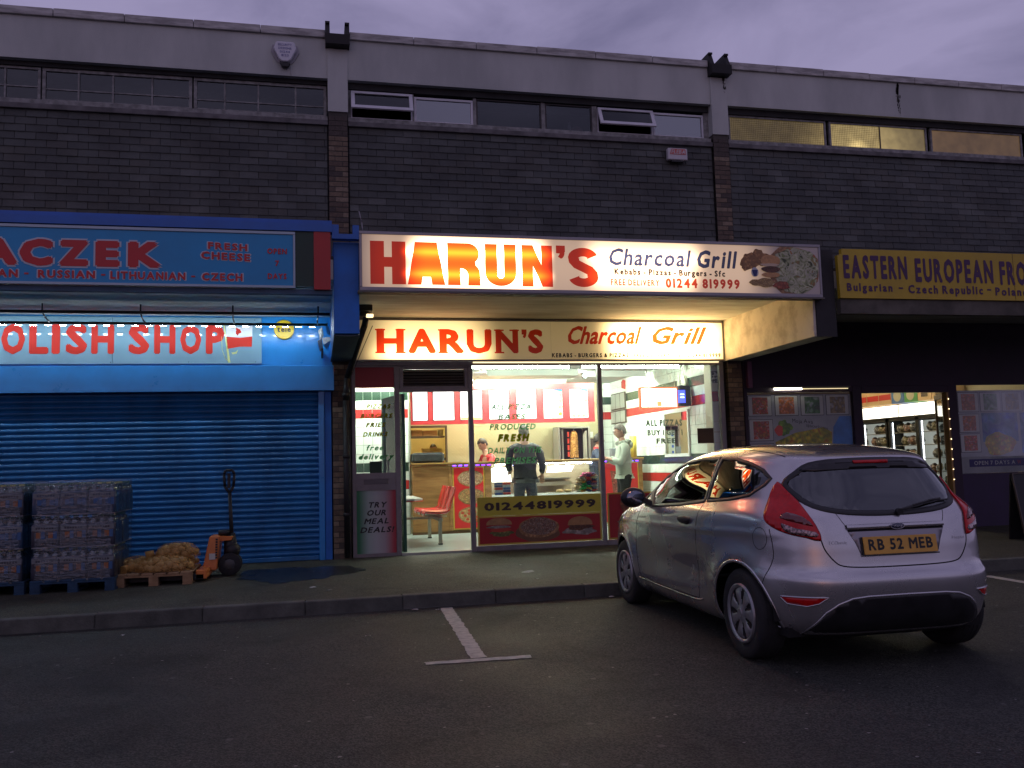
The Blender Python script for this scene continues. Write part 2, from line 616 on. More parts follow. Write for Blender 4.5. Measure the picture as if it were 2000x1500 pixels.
purp = mat('purple_paint', (0.022, 0.009, 0.024), rough=0.6, var=0.3, vscale=3)
frame_d = mat('old_window_frame', (0.24, 0.24, 0.23), rough=0.8, var=0.35, vscale=12)
frame_w = mat('white_plastic_frame', (0.62, 0.62, 0.66), rough=0.4, var=0.08, vscale=4)
alu = mat('aluminium_frame', (0.20, 0.185, 0.19), rough=0.42, metal=0.35, var=0.12, vscale=6)
black = mat('black_metal', (0.010, 0.010, 0.011), rough=0.55, var=0.3, vscale=10)
darkin = mat('dark_room', (0.02, 0.02, 0.022), rough=0.95)
pane_d = glass_mat('upstairs_glass', tint=(0.55, 0.58, 0.6), refl=1.0, base=0.02)

bld = thing('terrace_building', (2.7, FY, 0), 'long two-storey terrace with slate-hung upper wall, white fascia and brick piers above three shops', 'building')
P1, P2 = (0.215, 0.50), (6.22, 6.50)
part('upper_wall', MB().box(-12.5, 16.9, FY + 0.03, FY + 0.30, 3.75, 6.30).box(-12.5, P1[0], FY + .03, FY + .25, 2.85, 3.75).box(P1[0], P2[1], FY + .05, FY + .25, 3.50, 3.75).box(P2[1], 16.9, FY + .03, FY + .25, 2.62, 3.75), mat('wall_backing', (0.03, 0.03, 0.032), rough=0.95), bld)
part('fascia', MB().box(-12.5, P1[0], FY - 0.02, FY + 0.30, 7.0, 7.60).box(P1[1], P2[0], FY - 0.02, FY + 0.30, 7.0, 7.60).box(P2[1], 16.9, FY - 0.02, FY + 0.30, 7.0, 7.60), render_w, bld)
part('roof', MB().box(-12.5, 16.9, FY + 0.30, 20.2, 7.35, 7.55), darkconc, bld)
for x0, x1 in ((-12.5, P1[0] - .03), (P1[1] + .03, P2[0] - .03), (P2[1] + .03, 16.9)):
    n = max(1, round((x1 - x0) / 0.9))
    for i in range(n):
        a, b = x0 + (x1 - x0) * i / n, x0 + (x1 - x0) * (i + 1) / n
        c = part('coping', MB().box(a + .004, b - .004, FY - 0.06, FY + 0.34, 7.60, 7.715 + rnd.uniform(-.006, .006)), coping_m, bld, bevel=0.006)
# side and back walls, inner floors
part('end_wall', MB().box(-12.5, -12.2, FY + .3, 20.2, 0.12, 7.35).box(16.6, 16.9, FY + .3, 20.2, 0.12, 7.35).box(-12.5, 16.9, 19.9, 20.2, 0.12, 7.35), darkconc, bld)
# sill course, window recess
part('sill_course', MB().box(-12.5, P1[0] - .002, FY - 0.03, FY + 0.20, 6.30, 6.375).box(P1[1] + .002, P2[0] - .002, FY - 0.03, FY + 0.20, 6.30, 6.375).box(P2[1] + .002, 16.9, FY - 0.03, FY + 0.20, 6.30, 6.375), mat('stone_sill', (0.13, 0.125, 0.125), rough=0.9, var=0.35, vscale=5), bld, bevel=0.006)
part('window_sill', MB().box(-12.5, P1[0] - .002, FY + 0.02, FY + 0.20, 6.378, 6.45).box(P1[1] + .002, P2[0] - .002, FY + 0.02, FY + 0.20, 6.378, 6.45).box(P2[1] + .002, 16.9, FY + 0.02, FY + 0.20, 6.378, 6.45), frame_d, bld)
part('upstairs_room', MB().box(-12.4, 6.3, FY + 1.6, FY + 1.7, 6.3, 7.35).box(-12.4, 16.6, FY + .3, 19.8, 6.20, 6.29), darkin, bld)
part('partition', MB().box(P2[0] + .05, P2[1] - .05, FY + .3, 19.8, 6.3, 7.35).box(P1[0] + .05, P1[1] - .05, FY + .3, 19.8, 0.12, 7.35).box(P2[0] + .05, P2[1] - .05, FY + .35, 19.8, 0.12, 6.2), darkin, bld)
part('ceiling_slab', MB().box(-12.3, 16.6, FY + .31, 19.85, 3.42, 3.60), darkin, bld)

# slates
slate_m = [mat('slate_%s' % n, c, rough=0.62, var=0.36, vscale=1.7, detail=10, bump=0.3, bscale=35) for n, c in
           (('grey', (0.056, 0.062, 0.058)), ('dark', (0.046, 0.051, 0.048)), ('brown', (0.058, 0.060, 0.053)), ('pale', (0.078, 0.084, 0.078)))]
SW, SH = 0.262, 0.104
slates = []
for (xa, xb) in ((-5.6, P1[0] - .012), (P1[1] + .012, P2[0] - .012), (P2[1] + .012, 14.5)):
    row = 0
    z = 6.30 - SH
    while z > 3.95:
        x = xa - (SW / 2 if row % 2 else 0)
        while x < xb - 0.02:
            a, b = max(xa, x), min(xb, x + SW)
            if b - a > 0.03:
                slates.append((a, b, z))
            x += SW
        row += 1
        z -= SH
def slate_geo(mb, w, mi=0, at=None, j=0):
    """one slate leaning outwards at its lower edge"""
    o = Vector(at) if at else Vector((0, 0, 0))
    w2 = w / 2 - 0.0032
    y0 = -0.009 - j
    pts = [(-w2, y0, 0.0), (w2, y0, 0.0), (w2, 0.002, SH + 0.012), (-w2, 0.002, SH + 0.012)]
    mb.prism([o + Vector(p) for p in pts], (0, 0.009, 0.0015), mi)
sm_cache = {}
slates.sort(key=lambda s: (s[0] - 0.5) ** 2 + (s[2] - 3) ** 2 + (200 if s[2] < 4.75 else 0))
stuff = MB()
for i, (a, b, z) in enumerate(slates):
    v = rnd.choice((0, 0, 0, 1, 1, 2, 2, 3))
    jj = rnd.choice((0.0, 0.001, 0.002, 0.005))
    c = ((a + b) / 2, FY + 0.012, z)
    if i < 298:
        k = (v, round(b - a, 3), jj)
        if k not in sm_cache:
            m_ = MB()
            slate_geo(m_, b - a, j=jj)
            sm_cache[k] = mesh_of(m_, 'slate', slate_m[v])
        o = link('slate', sm_cache[k], bld)
        o.location = Vector(c) - org(bld)
        o.rotation_euler = (0, rnd.gauss(0, 0.004), 0)
    else:
        slate_geo(stuff, b - a, v, c, jj)
part('slate_cladding', stuff, slate_m, bld, kind='stuff')

# piers: rendered head, brick shaft
brick_m = [mat('brick_%s' % n, c, rough=0.85, var=0.2, vscale=20, bump=0.3, bscale=60) for n, c in
           (('buff', (0.17, 0.125, 0.085)), ('brown', (0.115, 0.083, 0.062)), ('dark', (0.075, 0.060, 0.052)), ('pale', (0.22, 0.17, 0.12)))]
mortar = mat('mortar', (0.07, 0.063, 0.055), rough=0.95, var=0.2)
bc = {}
def brick_run(pier, x0, x1, z0, z1, y0, y1):
    part('mortar_core', MB().box(x0 + .004, x1 - .004, y0 + .005, y1, z0, z1), mortar, pier)
    z = z0
    r = 0
    while z + 0.065 < z1 + 0.001:
        cuts = [x0, x0 + (x1 - x0) * 0.70, x1] if r % 2 else [x0, x0 + (x1 - x0) * 0.32, x1]
        for a, b in zip(cuts, cuts[1:]):
            v = rnd.choice((0, 0, 1, 1, 2, 3)) if z < 6.1 else 2
            k = (v, round(b - a, 3))
            if k not in bc:
                bc[k] = mesh_of(MB().box(0.004, b - a - 0.004, 0, 0.1, 0, 0.062), 'brick', brick_m[v], bevel=0.002)
            o = link('brick', bc[k], pier)
            o.location = Vector((a, y0 + rnd.uniform(-.0015, .0015), z)) - org(pier)
        z += 0.075
        r += 1
for n_, (xa, xb) in enumerate((P1, P2)):
    pier = part('pier', MB().box(xa, xb, FY - 0.05, FY + 0.30, 6.50, 7.44), render_w, bld)
    brick_run(pier, xa + .005, xb - .005, 4.72, 6.50, FY - 0.035, FY + 0.3)
    brick_run(pier, xa + .02, xb - .02, PZ, 2.86, FY - 0.10, FY + 0.3)
    part('pier_core', MB().box(xa + .01, xb - .01, FY - .03, FY + .3, 3.75, 4.72), mortar, pier)
    # stained gutter outlet with two upstanding cheeks
    g = MB().box(xa - .03, xb + .03, FY - 0.20, FY + 0.35, 7.45, 7.60)
    for (u, w) in ((xa - .03, xa + .035), (xb - .035, xb + .03)):
        g.prism([(u, FY - 0.16, 7.60), (u, FY + .35, 7.60), (u, FY + .35, 7.80), (u, FY - 0.07, 7.80)], (w - u, 0, 0))
        g.box(u + .0, w, FY - .10, FY + .35, 7.80, 7.83)
    part('gutter_outlet', g, mat('outlet_bitumen', (0.012, 0.011, 0.011), rough=0.7, var=0.3), bld)
    # water stain down the render under the outlet, a thin wash of its own
stain = mat('mould_stain', (0.055, 0.053, 0.05), rough=0.95, var=0.5, vscale=30)
def streak(x, z0, z1, w, y, n=26, seed=1):
    rr = random.Random(seed)
    m_ = MB()
    for i in range(n):
        t = i / n
        cx = x + rr.gauss(0, w * (0.4 + t))
        zz = z0 + (z1 - z0) * t + rr.uniform(-.02, .02)
        s_ = rr.uniform(.006, .018) * (1.3 - t)
        m_.poly([(cx - s_, y, zz - s_ * 2.2), (cx + s_ * .6, y, zz - s_ * 2), (cx + s_, y, zz + s_), (cx - s_ * .3, y, zz + s_ * 2.2)])
    return m_
part('stain', streak(9.67, 7.58, 7.03, 0.022, FY - 0.0235, 60, 3), stain, bld)
part('stain', streak(6.45, 7.44, 7.2, 0.012, FY - 0.0535, 16, 5), stain, bld)

# canopy slab and the beams that carry it
part('canopy_slab', MB().box(-12.5, P1[0] - .002, 9.93, FY + .02, 3.49, 3.72).box(P1[1] + .002, P2[0] - .002, 9.93, FY + .02, 3.49, 3.72).box(P2[1] + .002, 16.9, 9.93, FY + .02, 3.49, 3.72), concrete, bld)
part('canopy_top', MB().box(-12.5, 16.9, 9.93, FY + .01, 3.724, 3.76), darkconc, bld)
cb = MB().prism([(P2[0], FY + .0, 2.855), (P2[0], 9.92, 2.865), (P2[0], 9.92, 3.95), (P2[0], FY, 4.05)], (P2[1] - P2[0], 0, 0))
part('canopy_beam', cb, mat('beam_concrete', (0.52, 0.48, 0.38), rough=0.9, col2=(0.76, 0.72, 0.60), vscale=3.4, detail=9, bump=0.3, bscale=25, lo=0.35, hi=0.55), bld, bevel=0.006)
part('beam_end', MB().box(P2[0] + .03, P2[1] + .03, 9.895, 9.918, 2.86, 3.99), mat('beam_end_dark', (0.035, 0.034, 0.036), rough=0.9, var=0.3), bld)
cb = MB().prism([(P1[0], FY, 2.86), (P1[0], 9.92, 2.87), (P1[0], 9.92, 3.92), (P1[0], FY, 4.05)], (P1[1] - P1[0], 0, 0))
part('canopy_beam', cb, [bluep], bld, bevel=0.006)
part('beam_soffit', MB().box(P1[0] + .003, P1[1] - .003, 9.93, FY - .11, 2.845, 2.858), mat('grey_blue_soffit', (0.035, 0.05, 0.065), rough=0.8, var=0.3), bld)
# blue trunking round the beam head and along the sign top
t_ = MB().box(-12, 0.20, 9.78, 9.92, 4.00, 4.09).box(-12, 0.20, 9.83, 9.92, 4.092, 4.14)
t_.box(0.20, 0.275, 9.80, 9.90, 3.93, 4.09).box(0.275, 0.43, 9.80, 9.90, 3.93, 3.985).box(0.43, 0.50, 9.80, 9.90, 3.93, 4.09)
part('blue_trunking', t_, mat('blue_trim', (0.02, 0.12, 0.44), rough=0.45, var=0.1), bld)

# upstairs windows ------------------------------------------------
def win(x0, x1, z0, z1, y, frame, pane, fw=0.035, bars=(), hbar=None, d=0.05, name='window', parent=bld, label=None):
    w = MB()
    w.box(x0, x1, y, y + d, z0, z0 + fw).box(x0, x1, y, y + d, z1 - fw, z1)
    w.box(x0, x0 + fw, y, y + d, z0 + fw, z1 - fw).box(x1 - fw, x1, y, y + d, z0 + fw, z1 - fw)
    w = part(name, w, frame, parent, bevel=0.003, label=label)
    xs_ = [x0 + fw] + [b for b in bars] + [x1 - fw]
    for b in bars:
        bx('glazing_bar', w, frame, b - .011, b + .011, y + .004, y + d - .008, z0 + fw + .001, z1 - fw - .001)
    if hbar:
        bx('glazing_bar', w, frame, x0 + fw + .001, x1 - fw - .001, y + .008, y + d - .012, hbar - .008, hbar + .008)
    for a, b in zip(xs_, xs_[1:]):
        bx('pane', w, pane, a + .001, b - .001, y + .022, y + .026, z0 + fw - .004, z1 - fw + .004)
    return w
WY = FY + 0.10
part('window_head', MB().box(-12.5, P1[0] - .002, WY - .03, WY + .2, 6.935, 7.0).box(P1[1] + .002, P2[0] - .002, WY - .03, WY + .2, 6.90, 7.0).box(P2[1] + .002, 16.9, WY - .03, WY + .2, 6.90, 7.0), mat('lintel_dark', (0.03, 0.03, 0.03), rough=0.9, var=0.3), bld)
fd = frame_d
win(-6.0, -4.30, 6.45, 6.935, WY, fd, pane_d, bars=(-5.4, -4.9), hbar=6.66)
win(-4.28, -3.62, 6.45, 6.935, WY, fd, pane_d, bars=(-4.06,), hbar=6.66)
win(-3.60, -1.66, 6.45, 6.935, WY, fd, pane_d, bars=(-3.14, -2.70, -2.19), hbar=6.64, fw=0.045)
win(-1.64, 0.20, 6.45, 6.935, WY, fd, pane_d, bars=(-1.22, -0.76, -0.24), hbar=6.62, fw=0.045)
skyg = glass_mat('obscured_glass', tint=(0.10, 0.12, 0.14), refl=2.0, base=0.22, rough=0.18)
part('window_surround', MB().box(0.502, 0.545, WY, WY + .06, 6.45, 6.90).box(1.452, 1.475, WY, WY + .06, 6.45, 6.90).box(2.372, 2.42, WY, WY + .06, 6.45, 6.90).box(3.44, 3.50, WY, WY + .06, 6.45, 6.90).box(4.26, 4.34, WY, WY + .06, 6.45, 6.90).box(6.14, 6.218, WY, WY + .06, 6.45, 6.90), fd, bld)
win(1.477, 2.37, 6.46, 6.86, WY, frame_w, skyg, fw=0.035)
win(5.27, 6.135, 6.46, 6.86, WY, frame_w, skyg, fw=0.035)
win(2.422, 3.438, 6.46, 6.89, WY, mat('timber_frame_dark', (0.06, 0.055, 0.055), rough=0.8), pane_d, fw=0.02, label='dark unlit fixed window pane in the middle of the row')
w = win(3.502, 4.258, 6.46, 6.89, WY, mat('timber_frame_dark', (0.06, 0.055, 0.055)), pane_d, fw=0.02)
for (xa, xb, top) in ((0.547, 1.45, 6.87), (4.342, 5.262, 6.86)):
    # top-hung casement pushed open at its foot
    sill = part('casement_frame', MB().box(xa, xb, WY, WY + .05, 6.455, 6.49).box(xa, xb, WY, WY + .05, top - .02, top).box(xa, xa + .02, WY, WY + .05, 6.49, top - .02).box(xb - .02, xb, WY, WY + .05, 6.49, top - .02), frame_w, bld)
    M_ = Matrix.Translation((0, WY - .005, top)) @ Matrix.Rotation(R(-24), 4, 'X')
    h = -0.335
    c = MB().box(xa, xb, -.03, 0, h, h + .055, m=M_).box(xa, xb, -.03, 0, -.045, 0, m=M_).box(xa, xa + .055, -.03, 0, h + .055, -.045, m=M_).box(xb - .055, xb, -.03, 0, h + .055, -.045, m=M_)
    c = part('open_casement', c, frame_w, sill, bevel=0.003)
    part('pane', MB().box(xa + .05, xb - .05, -.018, -.013, h + .05, -.04, m=M_), pane_d, sill)
# bottles and a soap dish on the sill of the small window
t1 = MB().box(3.60, 3.86, WY + .14, WY + .24, 6.455, 6.53)
single('plastic_tray', t1, mat('pale_plastic', (0.35, 0.42, 0.42), rough=0.5), (3.73, WY + .19, 6.455), 'pale plastic tray standing inside the small upstairs window', 'tray', bevel=0.01)
t1 = MB().ball((4.06, WY + .2, 6.55), 0.10, 2, sc=(1.0, .7, 0.9))
single('pink_bag', t1, mat('pink_cloth', (0.30, 0.08, 0.11), rough=0.9, var=0.3, bump=0.6, bscale=18), (4.06, WY + .2, 6.46), 'pink bundle on the sill of the small upstairs window', 'bag')
t1 = MB().lathe([(0, 0), (.03, 0), (.032, .14), (.012, .19), (.012, .23), (0, .23)], (3.93, WY + .17, 6.455), 'Z', 16)
single('spray_bottle', t1, mat('white_bottle', (0.5, 0.48, 0.5), rough=0.4), (3.93, WY + .17, 6.455), 'slim white bottle beside the pink bundle on the upstairs sill', 'bottle')
# the lit windows of the right-hand shop: frosted wired glass with a lamp behind
def lit_pane(name, hot, k0, tint, wires=True):
    m = bpy.data.materials.new(name)
    m.use_nodes = True
    t = m.node_tree
    b = t.nodes['Principled BSDF']
    b.inputs['Base Color'].default_value = (0.10, 0.09, 0.07, 1)
    b.inputs['Roughness'].default_value = 0.35
    geo = t.nodes.new('ShaderNodeNewGeometry')
    vd = t.nodes.new('ShaderNodeVectorMath'); vd.operation = 'DISTANCE'
    vd.inputs[1].default_value = hot
    sc = t.nodes.new('ShaderNodeVectorMath'); sc.operation = 'MULTIPLY'
    sc.inputs[1].default_value = (1, 1, 1.6)
    hs = Vector(hot); hs.z *= 1.6
    vd.inputs[1].default_value = hs
    t.links.new(geo.outputs['Position'], sc.inputs[0])
    t.links.new(sc.outputs[0], vd.inputs[0])
    f1 = N(t, 'ShaderNodeMapRange'); f1.interpolation_type = 'SMOOTHERSTEP'
    f1.inputs['From Min'].default_value = 1.5; f1.inputs['From Max'].default_value = 0.0
    f1.inputs['To Min'].default_value = k0; f1.inputs['To Max'].default_value = k0 + 0.30
    t.links.new(vd.outputs['Value'], f1.inputs['Value'])
    f2 = N(t, 'ShaderNodeMapRange'); f2.interpolation_type = 'SMOOTHERSTEP'
    f2.inputs['From Min'].default_value = 0.28; f2.inputs['From Max'].default_value = 0.0
    f2.inputs['To Min'].default_value = 0; f2.inputs['To Max'].default_value = 0.55
    t.links.new(vd.outputs['Value'], f2.inputs['Value'])
    ad = t.nodes.new('ShaderNodeMath'); ad.operation = 'ADD'
    t.links.new(f1.outputs[0], ad.inputs[0]); t.links.new(f2.outputs[0], ad.inputs[1])
    n = N(t, 'ShaderNodeTexNoise', Scale=7.0, Detail=5.0)
    t.links.new(geo.outputs['Position'], n.inputs['Vector'])
    m2 = N(t, 'ShaderNodeMapRange'); m2.inputs['From Min'].default_value = .3; m2.inputs['From Max'].default_value = .7
    m2.inputs['To Min'].default_value = .75; m2.inputs['To Max'].default_value = 1.15
    t.links.new(n.outputs['Fac'], m2.inputs['Value'])
    mu = t.nodes.new('ShaderNodeMath'); mu.operation = 'MULTIPLY'
    t.links.new(ad.outputs[0], mu.inputs[0]); t.links.new(m2.outputs[0], mu.inputs[1])
    b.inputs['Emission Color'].default_value = (*tint, 1)
    t.links.new(mu.outputs[0], b.inputs['Emission Strength'])
    return m
hot = (8.95, WY + .02, 6.50)
wirem = mat('glass_wire', (0.10, 0.08, 0.04), rough=0.6)
for i, (xa, xb, m_) in enumerate(((6.57, 8.34, lit_pane('lit_wired_glass', hot, 0.085, (1.0, 0.72, 0.28))), (8.40, 10.27, MATS.setdefault('lw2', lit_pane('lit_wired_glass_bright', hot, 0.13, (1.0, 0.74, 0.30)))), (10.34, 12.2, lit_pane('lit_brown_glass', (9.3, WY, 6.9), 0.10, (0.85, 0.50, 0.22))))):
    w = win(xa, xb, 6.45, 6.90, WY, fd, m_, fw=0.035)
    if i < 2:
        g = MB()
        x = xa + .04 if i == 0 else xa + .04
        x_end = xb - .04 if i == 0 else 9.35
        while x < x_end:
            g.box(x, x + .002, WY + .0175, WY + .0205, 6.49, 6.86); x += .032
        z = 6.50
        while z < 6.86:
            g.box(xa + .04, x_end, WY + .0165, WY + .0195, z, z + .002); z += .032
        part('wire_mesh', g, wirem, w)
        if i == 1: bx('glazing_bar', w, mat('tape_brown', (0.08, 0.06, 0.03)), 9.35, 9.375, WY + .012, WY + .02, 6.49, 6.86)

# alarm boxes
al = thing('alarm_box', (-0.38, FY - .02, 7.11), 'white shield-shaped burglar alarm box with faint blue print high on the white fascia', 'alarm box')
ab = MB().prism([(-.555, FY - .03, 7.44), (-.205, FY - .03, 7.44), (-.185, FY - .03, 7.34), (-.26, FY - .03, 7.20), (-.32, FY - .03, 7.155), (-.44, FY - .03, 7.155), (-.50, FY - .03, 7.20), (-.575, FY - .03, 7.34)], (0, -.012, 0))
part('backplate', ab, mat('alarm_plate_grey', (0.32, 0.31, 0.34), rough=0.5), al)
ab = MB().prism([(-.50, FY - .043, 7.465), (-.25, FY - .043, 7.465), (-.22, FY - .043, 7.36), (-.30, FY - .043, 7.20), (-.34, FY - .043, 7.17), (-.42, FY - .043, 7.17), (-.46, FY - .043, 7.20), (-.54, FY - .043, 7.36)], (0, -.07, 0))
part('cover', ab, mat('alarm_white', (0.62, 0.62, 0.68), rough=0.4), al, bevel=0.012)
part('strobe_lens', MB().prism([(-.45, FY - .04, 7.155), (-.31, FY - .04, 7.155), (-.34, FY - .04, 7.10), (-.42, FY - .04, 7.10)], (0, -.07, 0)), black, al)
alink = mat('alarm_blue_ink', (0.14, 0.15, 0.36), rough=0.6)
for i, (s_, w_) in enumerate((('SECURITY', .19), ('DESIGNS', .18), ('01244', .14), ('8123', .10))):
    lettering(al, s_, -.38 - w_ / 2, FY - .1135, 7.40 - i * .052, w_, .03, alink, off=0.0)
part('cable', MB().tube((-.30, FY - .025, 7.16), (-.30, FY - .025, 7.02), .004, seg=6), frame_w, al)
al = thing('alarm_box', (5.58, FY - .02, 6.0), 'small square white alarm box with red and white printed panel on the slates', 'alarm box')
part('cover', MB().box(5.42, 5.75, FY - .09, FY - .012, 6.03, 6.22), mat('alarm_cream', (0.55, 0.53, 0.55), rough=0.5), al, bevel=0.012)
part('red_panel', MB().prism([(5.45, FY - .0925, 6.115), (5.72, FY - .0925, 6.115), (5.71, FY - .0925, 6.205), (5.48, FY - .0925, 6.205)], (0, -.002, 0)), mat('faded_red', (0.55, 0.13, 0.11), rough=0.5), al)
lettering(al, 'FLEBA', 5.475, FY - .095, 6.125, .23, .065, mat('alarm_cream', (0.55, 0.53, 0.55)), off=0.01, shear=0.2)
part('strobe_lens', MB().box(5.48, 5.68, FY - .085, FY - .02, 6.0, 6.028), black, al)

# ------------------------------------------------------------------ the takeaway's signs
SY = 9.80      # face of the upper light box
white_d = mat('sign_edge_grey', (0.30, 0.28, 0.29), rough=0.4, metal=0.4, var=0.1)
tubes = [(1.12, 2.62, 3.80, 0.046, 30.0), (1.12, 2.62, 3.545, 0.046, 30.0), (3.22, 4.60, 3.80, 0.10, 4.2), (3.25, 4.50, 3.55, 0.10, 4.2), (0.62, 5.35, 3.68, 0.6, 0.36), (0.45, 5.6, 3.68, 0.8, 0.22)]
W1 = (1.0, 0.68, 0.42)
face1 = backlit('upper_sign_face', (0.80, 0.78, 0.76), tubes, 0.02, 0.2, W1, diffuse=(0.44, 0.39, 0.37))
red1 = backlit('upper_sign_red', (0.44, 0.040, 0.004), tubes, 0.02, 0.2, (1.0, 0.62, 0.3), diffuse=(0.26, 0.01, 0.01))
navy1 = backlit('upper_sign_navy', (0.030, 0.036, 0.075), tubes, 0.02, 0.2, (1.0, 0.8, 0.7), diffuse=(0.010, 0.018, 0.06))
ink1 = backlit('upper_sign_ink', (0.022, 0.015, 0.011), tubes, 0.02, 0.2, W1, diffuse=(0.02, 0.018, 0.02))
rust1 = backlit('upper_sign_rust', (0.34, 0.045, 0.010), tubes, 0.02, 0.2, W1, diffuse=(0.28, 0.02, 0.03))
us = thing('shop_sign', (3.4, SY, 3.36), 'long glowing sign box with big HARUN\'S letters and food print on the takeaway canopy edge', 'shop sign')
part('sign_case', MB().box(0.50, 6.29, SY + .004, SY + .12, 3.355, 4.02), white_d, us, bevel=0.004)
part('sign_face', MB().box(0.53, 6.26, SY - .002, SY + .003, 3.385, 3.99), face1, us)
e_ = MB()
for b in ((0.50, 6.29, 3.345, 3.385), (0.50, 6.29, 3.99, 4.025)):
    e_.box(b[0], b[1], SY - .012, SY + .0035, b[2], b[3])
for b in ((0.50, 0.528), (6.262, 6.29)):
    e_.box(b[0], b[1], SY - .012, SY + .0035, 3.386, 3.989)
part('sign_trim', e_, white_d, us, bevel=0.003)
part('sign_gutter', MB().box(0.48, 6.31, SY - .02, SY + .14, 3.325, 3.343), mat('gutter_grey', (0.12, 0.11, 0.10), rough=0.6), us)
part('bent_rod', MB().path([(.545, SY + .06, 4.02), (.535, SY + .06, 4.14), (.505, SY + .06, 4.27)], .006, seg=6), white_d, us)
def poly_letters(defs, w, h, m, parent, x, y, z, th=0.003, name='lettering'):
    """defs: list of (loops) in a unit box; even-odd fill"""
    vs, faces = [], []
    for lp in defs:
        faces.append(list(range(len(vs), len(vs) + len(lp))))
        vs += [Vector((p[0] * w, p[1] * h)) for p in lp]
    V, E, F, *_ = delaunay_2d_cdt(vs, [], faces, 4, 1e-6)
    bm = bmesh.new()
    B = [bm.verts.new((v.x + x, y, v.y + z)) for v in V]
    for f in F:
        bm.faces.new([B[i] for i in f])
    g = bmesh.ops.extrude_face_region(bm, geom=bm.faces[:])
    bmesh.ops.translate(bm, verts=[v for v in g['geom'] if isinstance(v, bmesh.types.BMVert)], vec=(0, -th, 0))
    return part(name, bm, m, parent)
def arc(cx, cy, rx, ry, a0, a1, n=10):
    return [(cx + rx * math.cos(R(a0 + (a1 - a0) * i / n)), cy + ry * math.sin(R(a0 + (a1 - a0) * i / n))) for i in range(n + 1)]
LET = {
 'H': [[(0, 0), (.39, 0), (.39, .40), (.61, .40), (.61, 0), (1, 0), (1, 1), (.61, 1), (.61, .63), (.39, .63), (.39, 1), (0, 1)]],
 'A': [[(0, 0), (.36, 0), (.40, .18), (.61, .18), (.65, 0), (1, 0), (.79, 1), (.20, 1)], [(.435, .36), (.575, .36), (.505, .76)]],
 'R': [[(0, 0), (.39, 0), (.39, .40)] + arc(.42, .24, .20, .16, 90, 0, 6) + [(.62, 0), (1, 0), (1, .25)] + arc(.80, .25, .20, .24, 0, 70, 4) + arc(.62, .75, .36, .25, -50, 90, 10) + [(0, 1)],
       [(.39, .56)] + arc(.46, .69, .14, .12, -90, 90, 8) + [(.39, .81)]],
 'U': [[(0, 1)] + [(0, .30)] + arc(.5, .30, .5, .30, 180, 360, 16) + [(1, 1), (.61, 1), (.61, .27)] + arc(.5, .27, .11, .09, 0, -180, 8) + [(.39, 1)]],
 'N': [[(0, 0), (.36, 0), (.36, .50), (.66, 0), (1, 0), (1, 1), (.64, 1), (.64, .52), (.36, 1), (0, 1)]],
 "'": [[(0, 1), (1, 1), (1, .55)] + arc(.45, .50, .5, .5, 0, -80, 6) + [(.2, .15), (.42, .4), (0, .42)]],
}
def s_glyph():
    # outline of a heavy S as a band round two bowls
    c = arc(.5, .735, .305, .125, 5, 180, 12) + [(.20, .66), (.28, .575), (.50, .50), (.72, .425), (.80, .34)] + arc(.5, .265, .305, .125, 0, -175, 12)
    w_ = .195
    l, r = [], []
    for i in range(len(c)):
        a, b = Vector(c[max(0, i - 1)]), Vector(c[min(len(c) - 1, i + 1)])
        t = (b - a).normalized()
        n = Vector((-t.y, t.x * .72))
        k = w_
        l.append(tuple(Vector(c[i]) + Vector((n.x * k, n.y * k * .72))))
        r.append(tuple(Vector(c[i]) - Vector((n.x * k, n.y * k * .72))))
    return [l + r[::-1]]
Z0, Z1 = 3.42, 3.92
for ch, xa, xb in (('H', .62, 1.02), ('A', 1.04, 1.47), ('R', 1.50, 1.88), ('U', 1.94, 2.31), ('N', 2.38, 2.75)):
    poly_letters(LET[ch], xb - xa, Z1 - Z0 - .005, red1, us, xa, SY - .003, Z0)
poly_letters(LET["'"], .11, .16, red1, us, 2.80, SY - .003, 3.76)
poly_letters(s_glyph(), .37, .515, red1, us, 2.945, SY - .003, 3.405)
lettering(us, 'Charcoal', 3.44, SY - .003, 3.70, 1.04, 0.205, navy1, off=0.02, shear=0.22, gap=0.10)
lettering(us, 'Grill', 4.58, SY - .003, 3.69, .52, 0.22, navy1, off=0.035, shear=0.22, gap=0.14)
lettering(us, 'Kebabs - Pizzas - Burgers - Sfc', 3.52, SY - .003, 3.585, 1.44, 0.075, ink1, off=0.04, gap=0.14, space=0.30)
lettering(us, 'FREE DELIVERY', 3.47, SY - .003, 3.455, .62, 0.075, rust1, off=0.03, gap=0.18)
lettering(us, '01244 819999', 4.17, SY - .003, 3.435, .98, 0.118, rust1, off=0.05, gap=0.16)
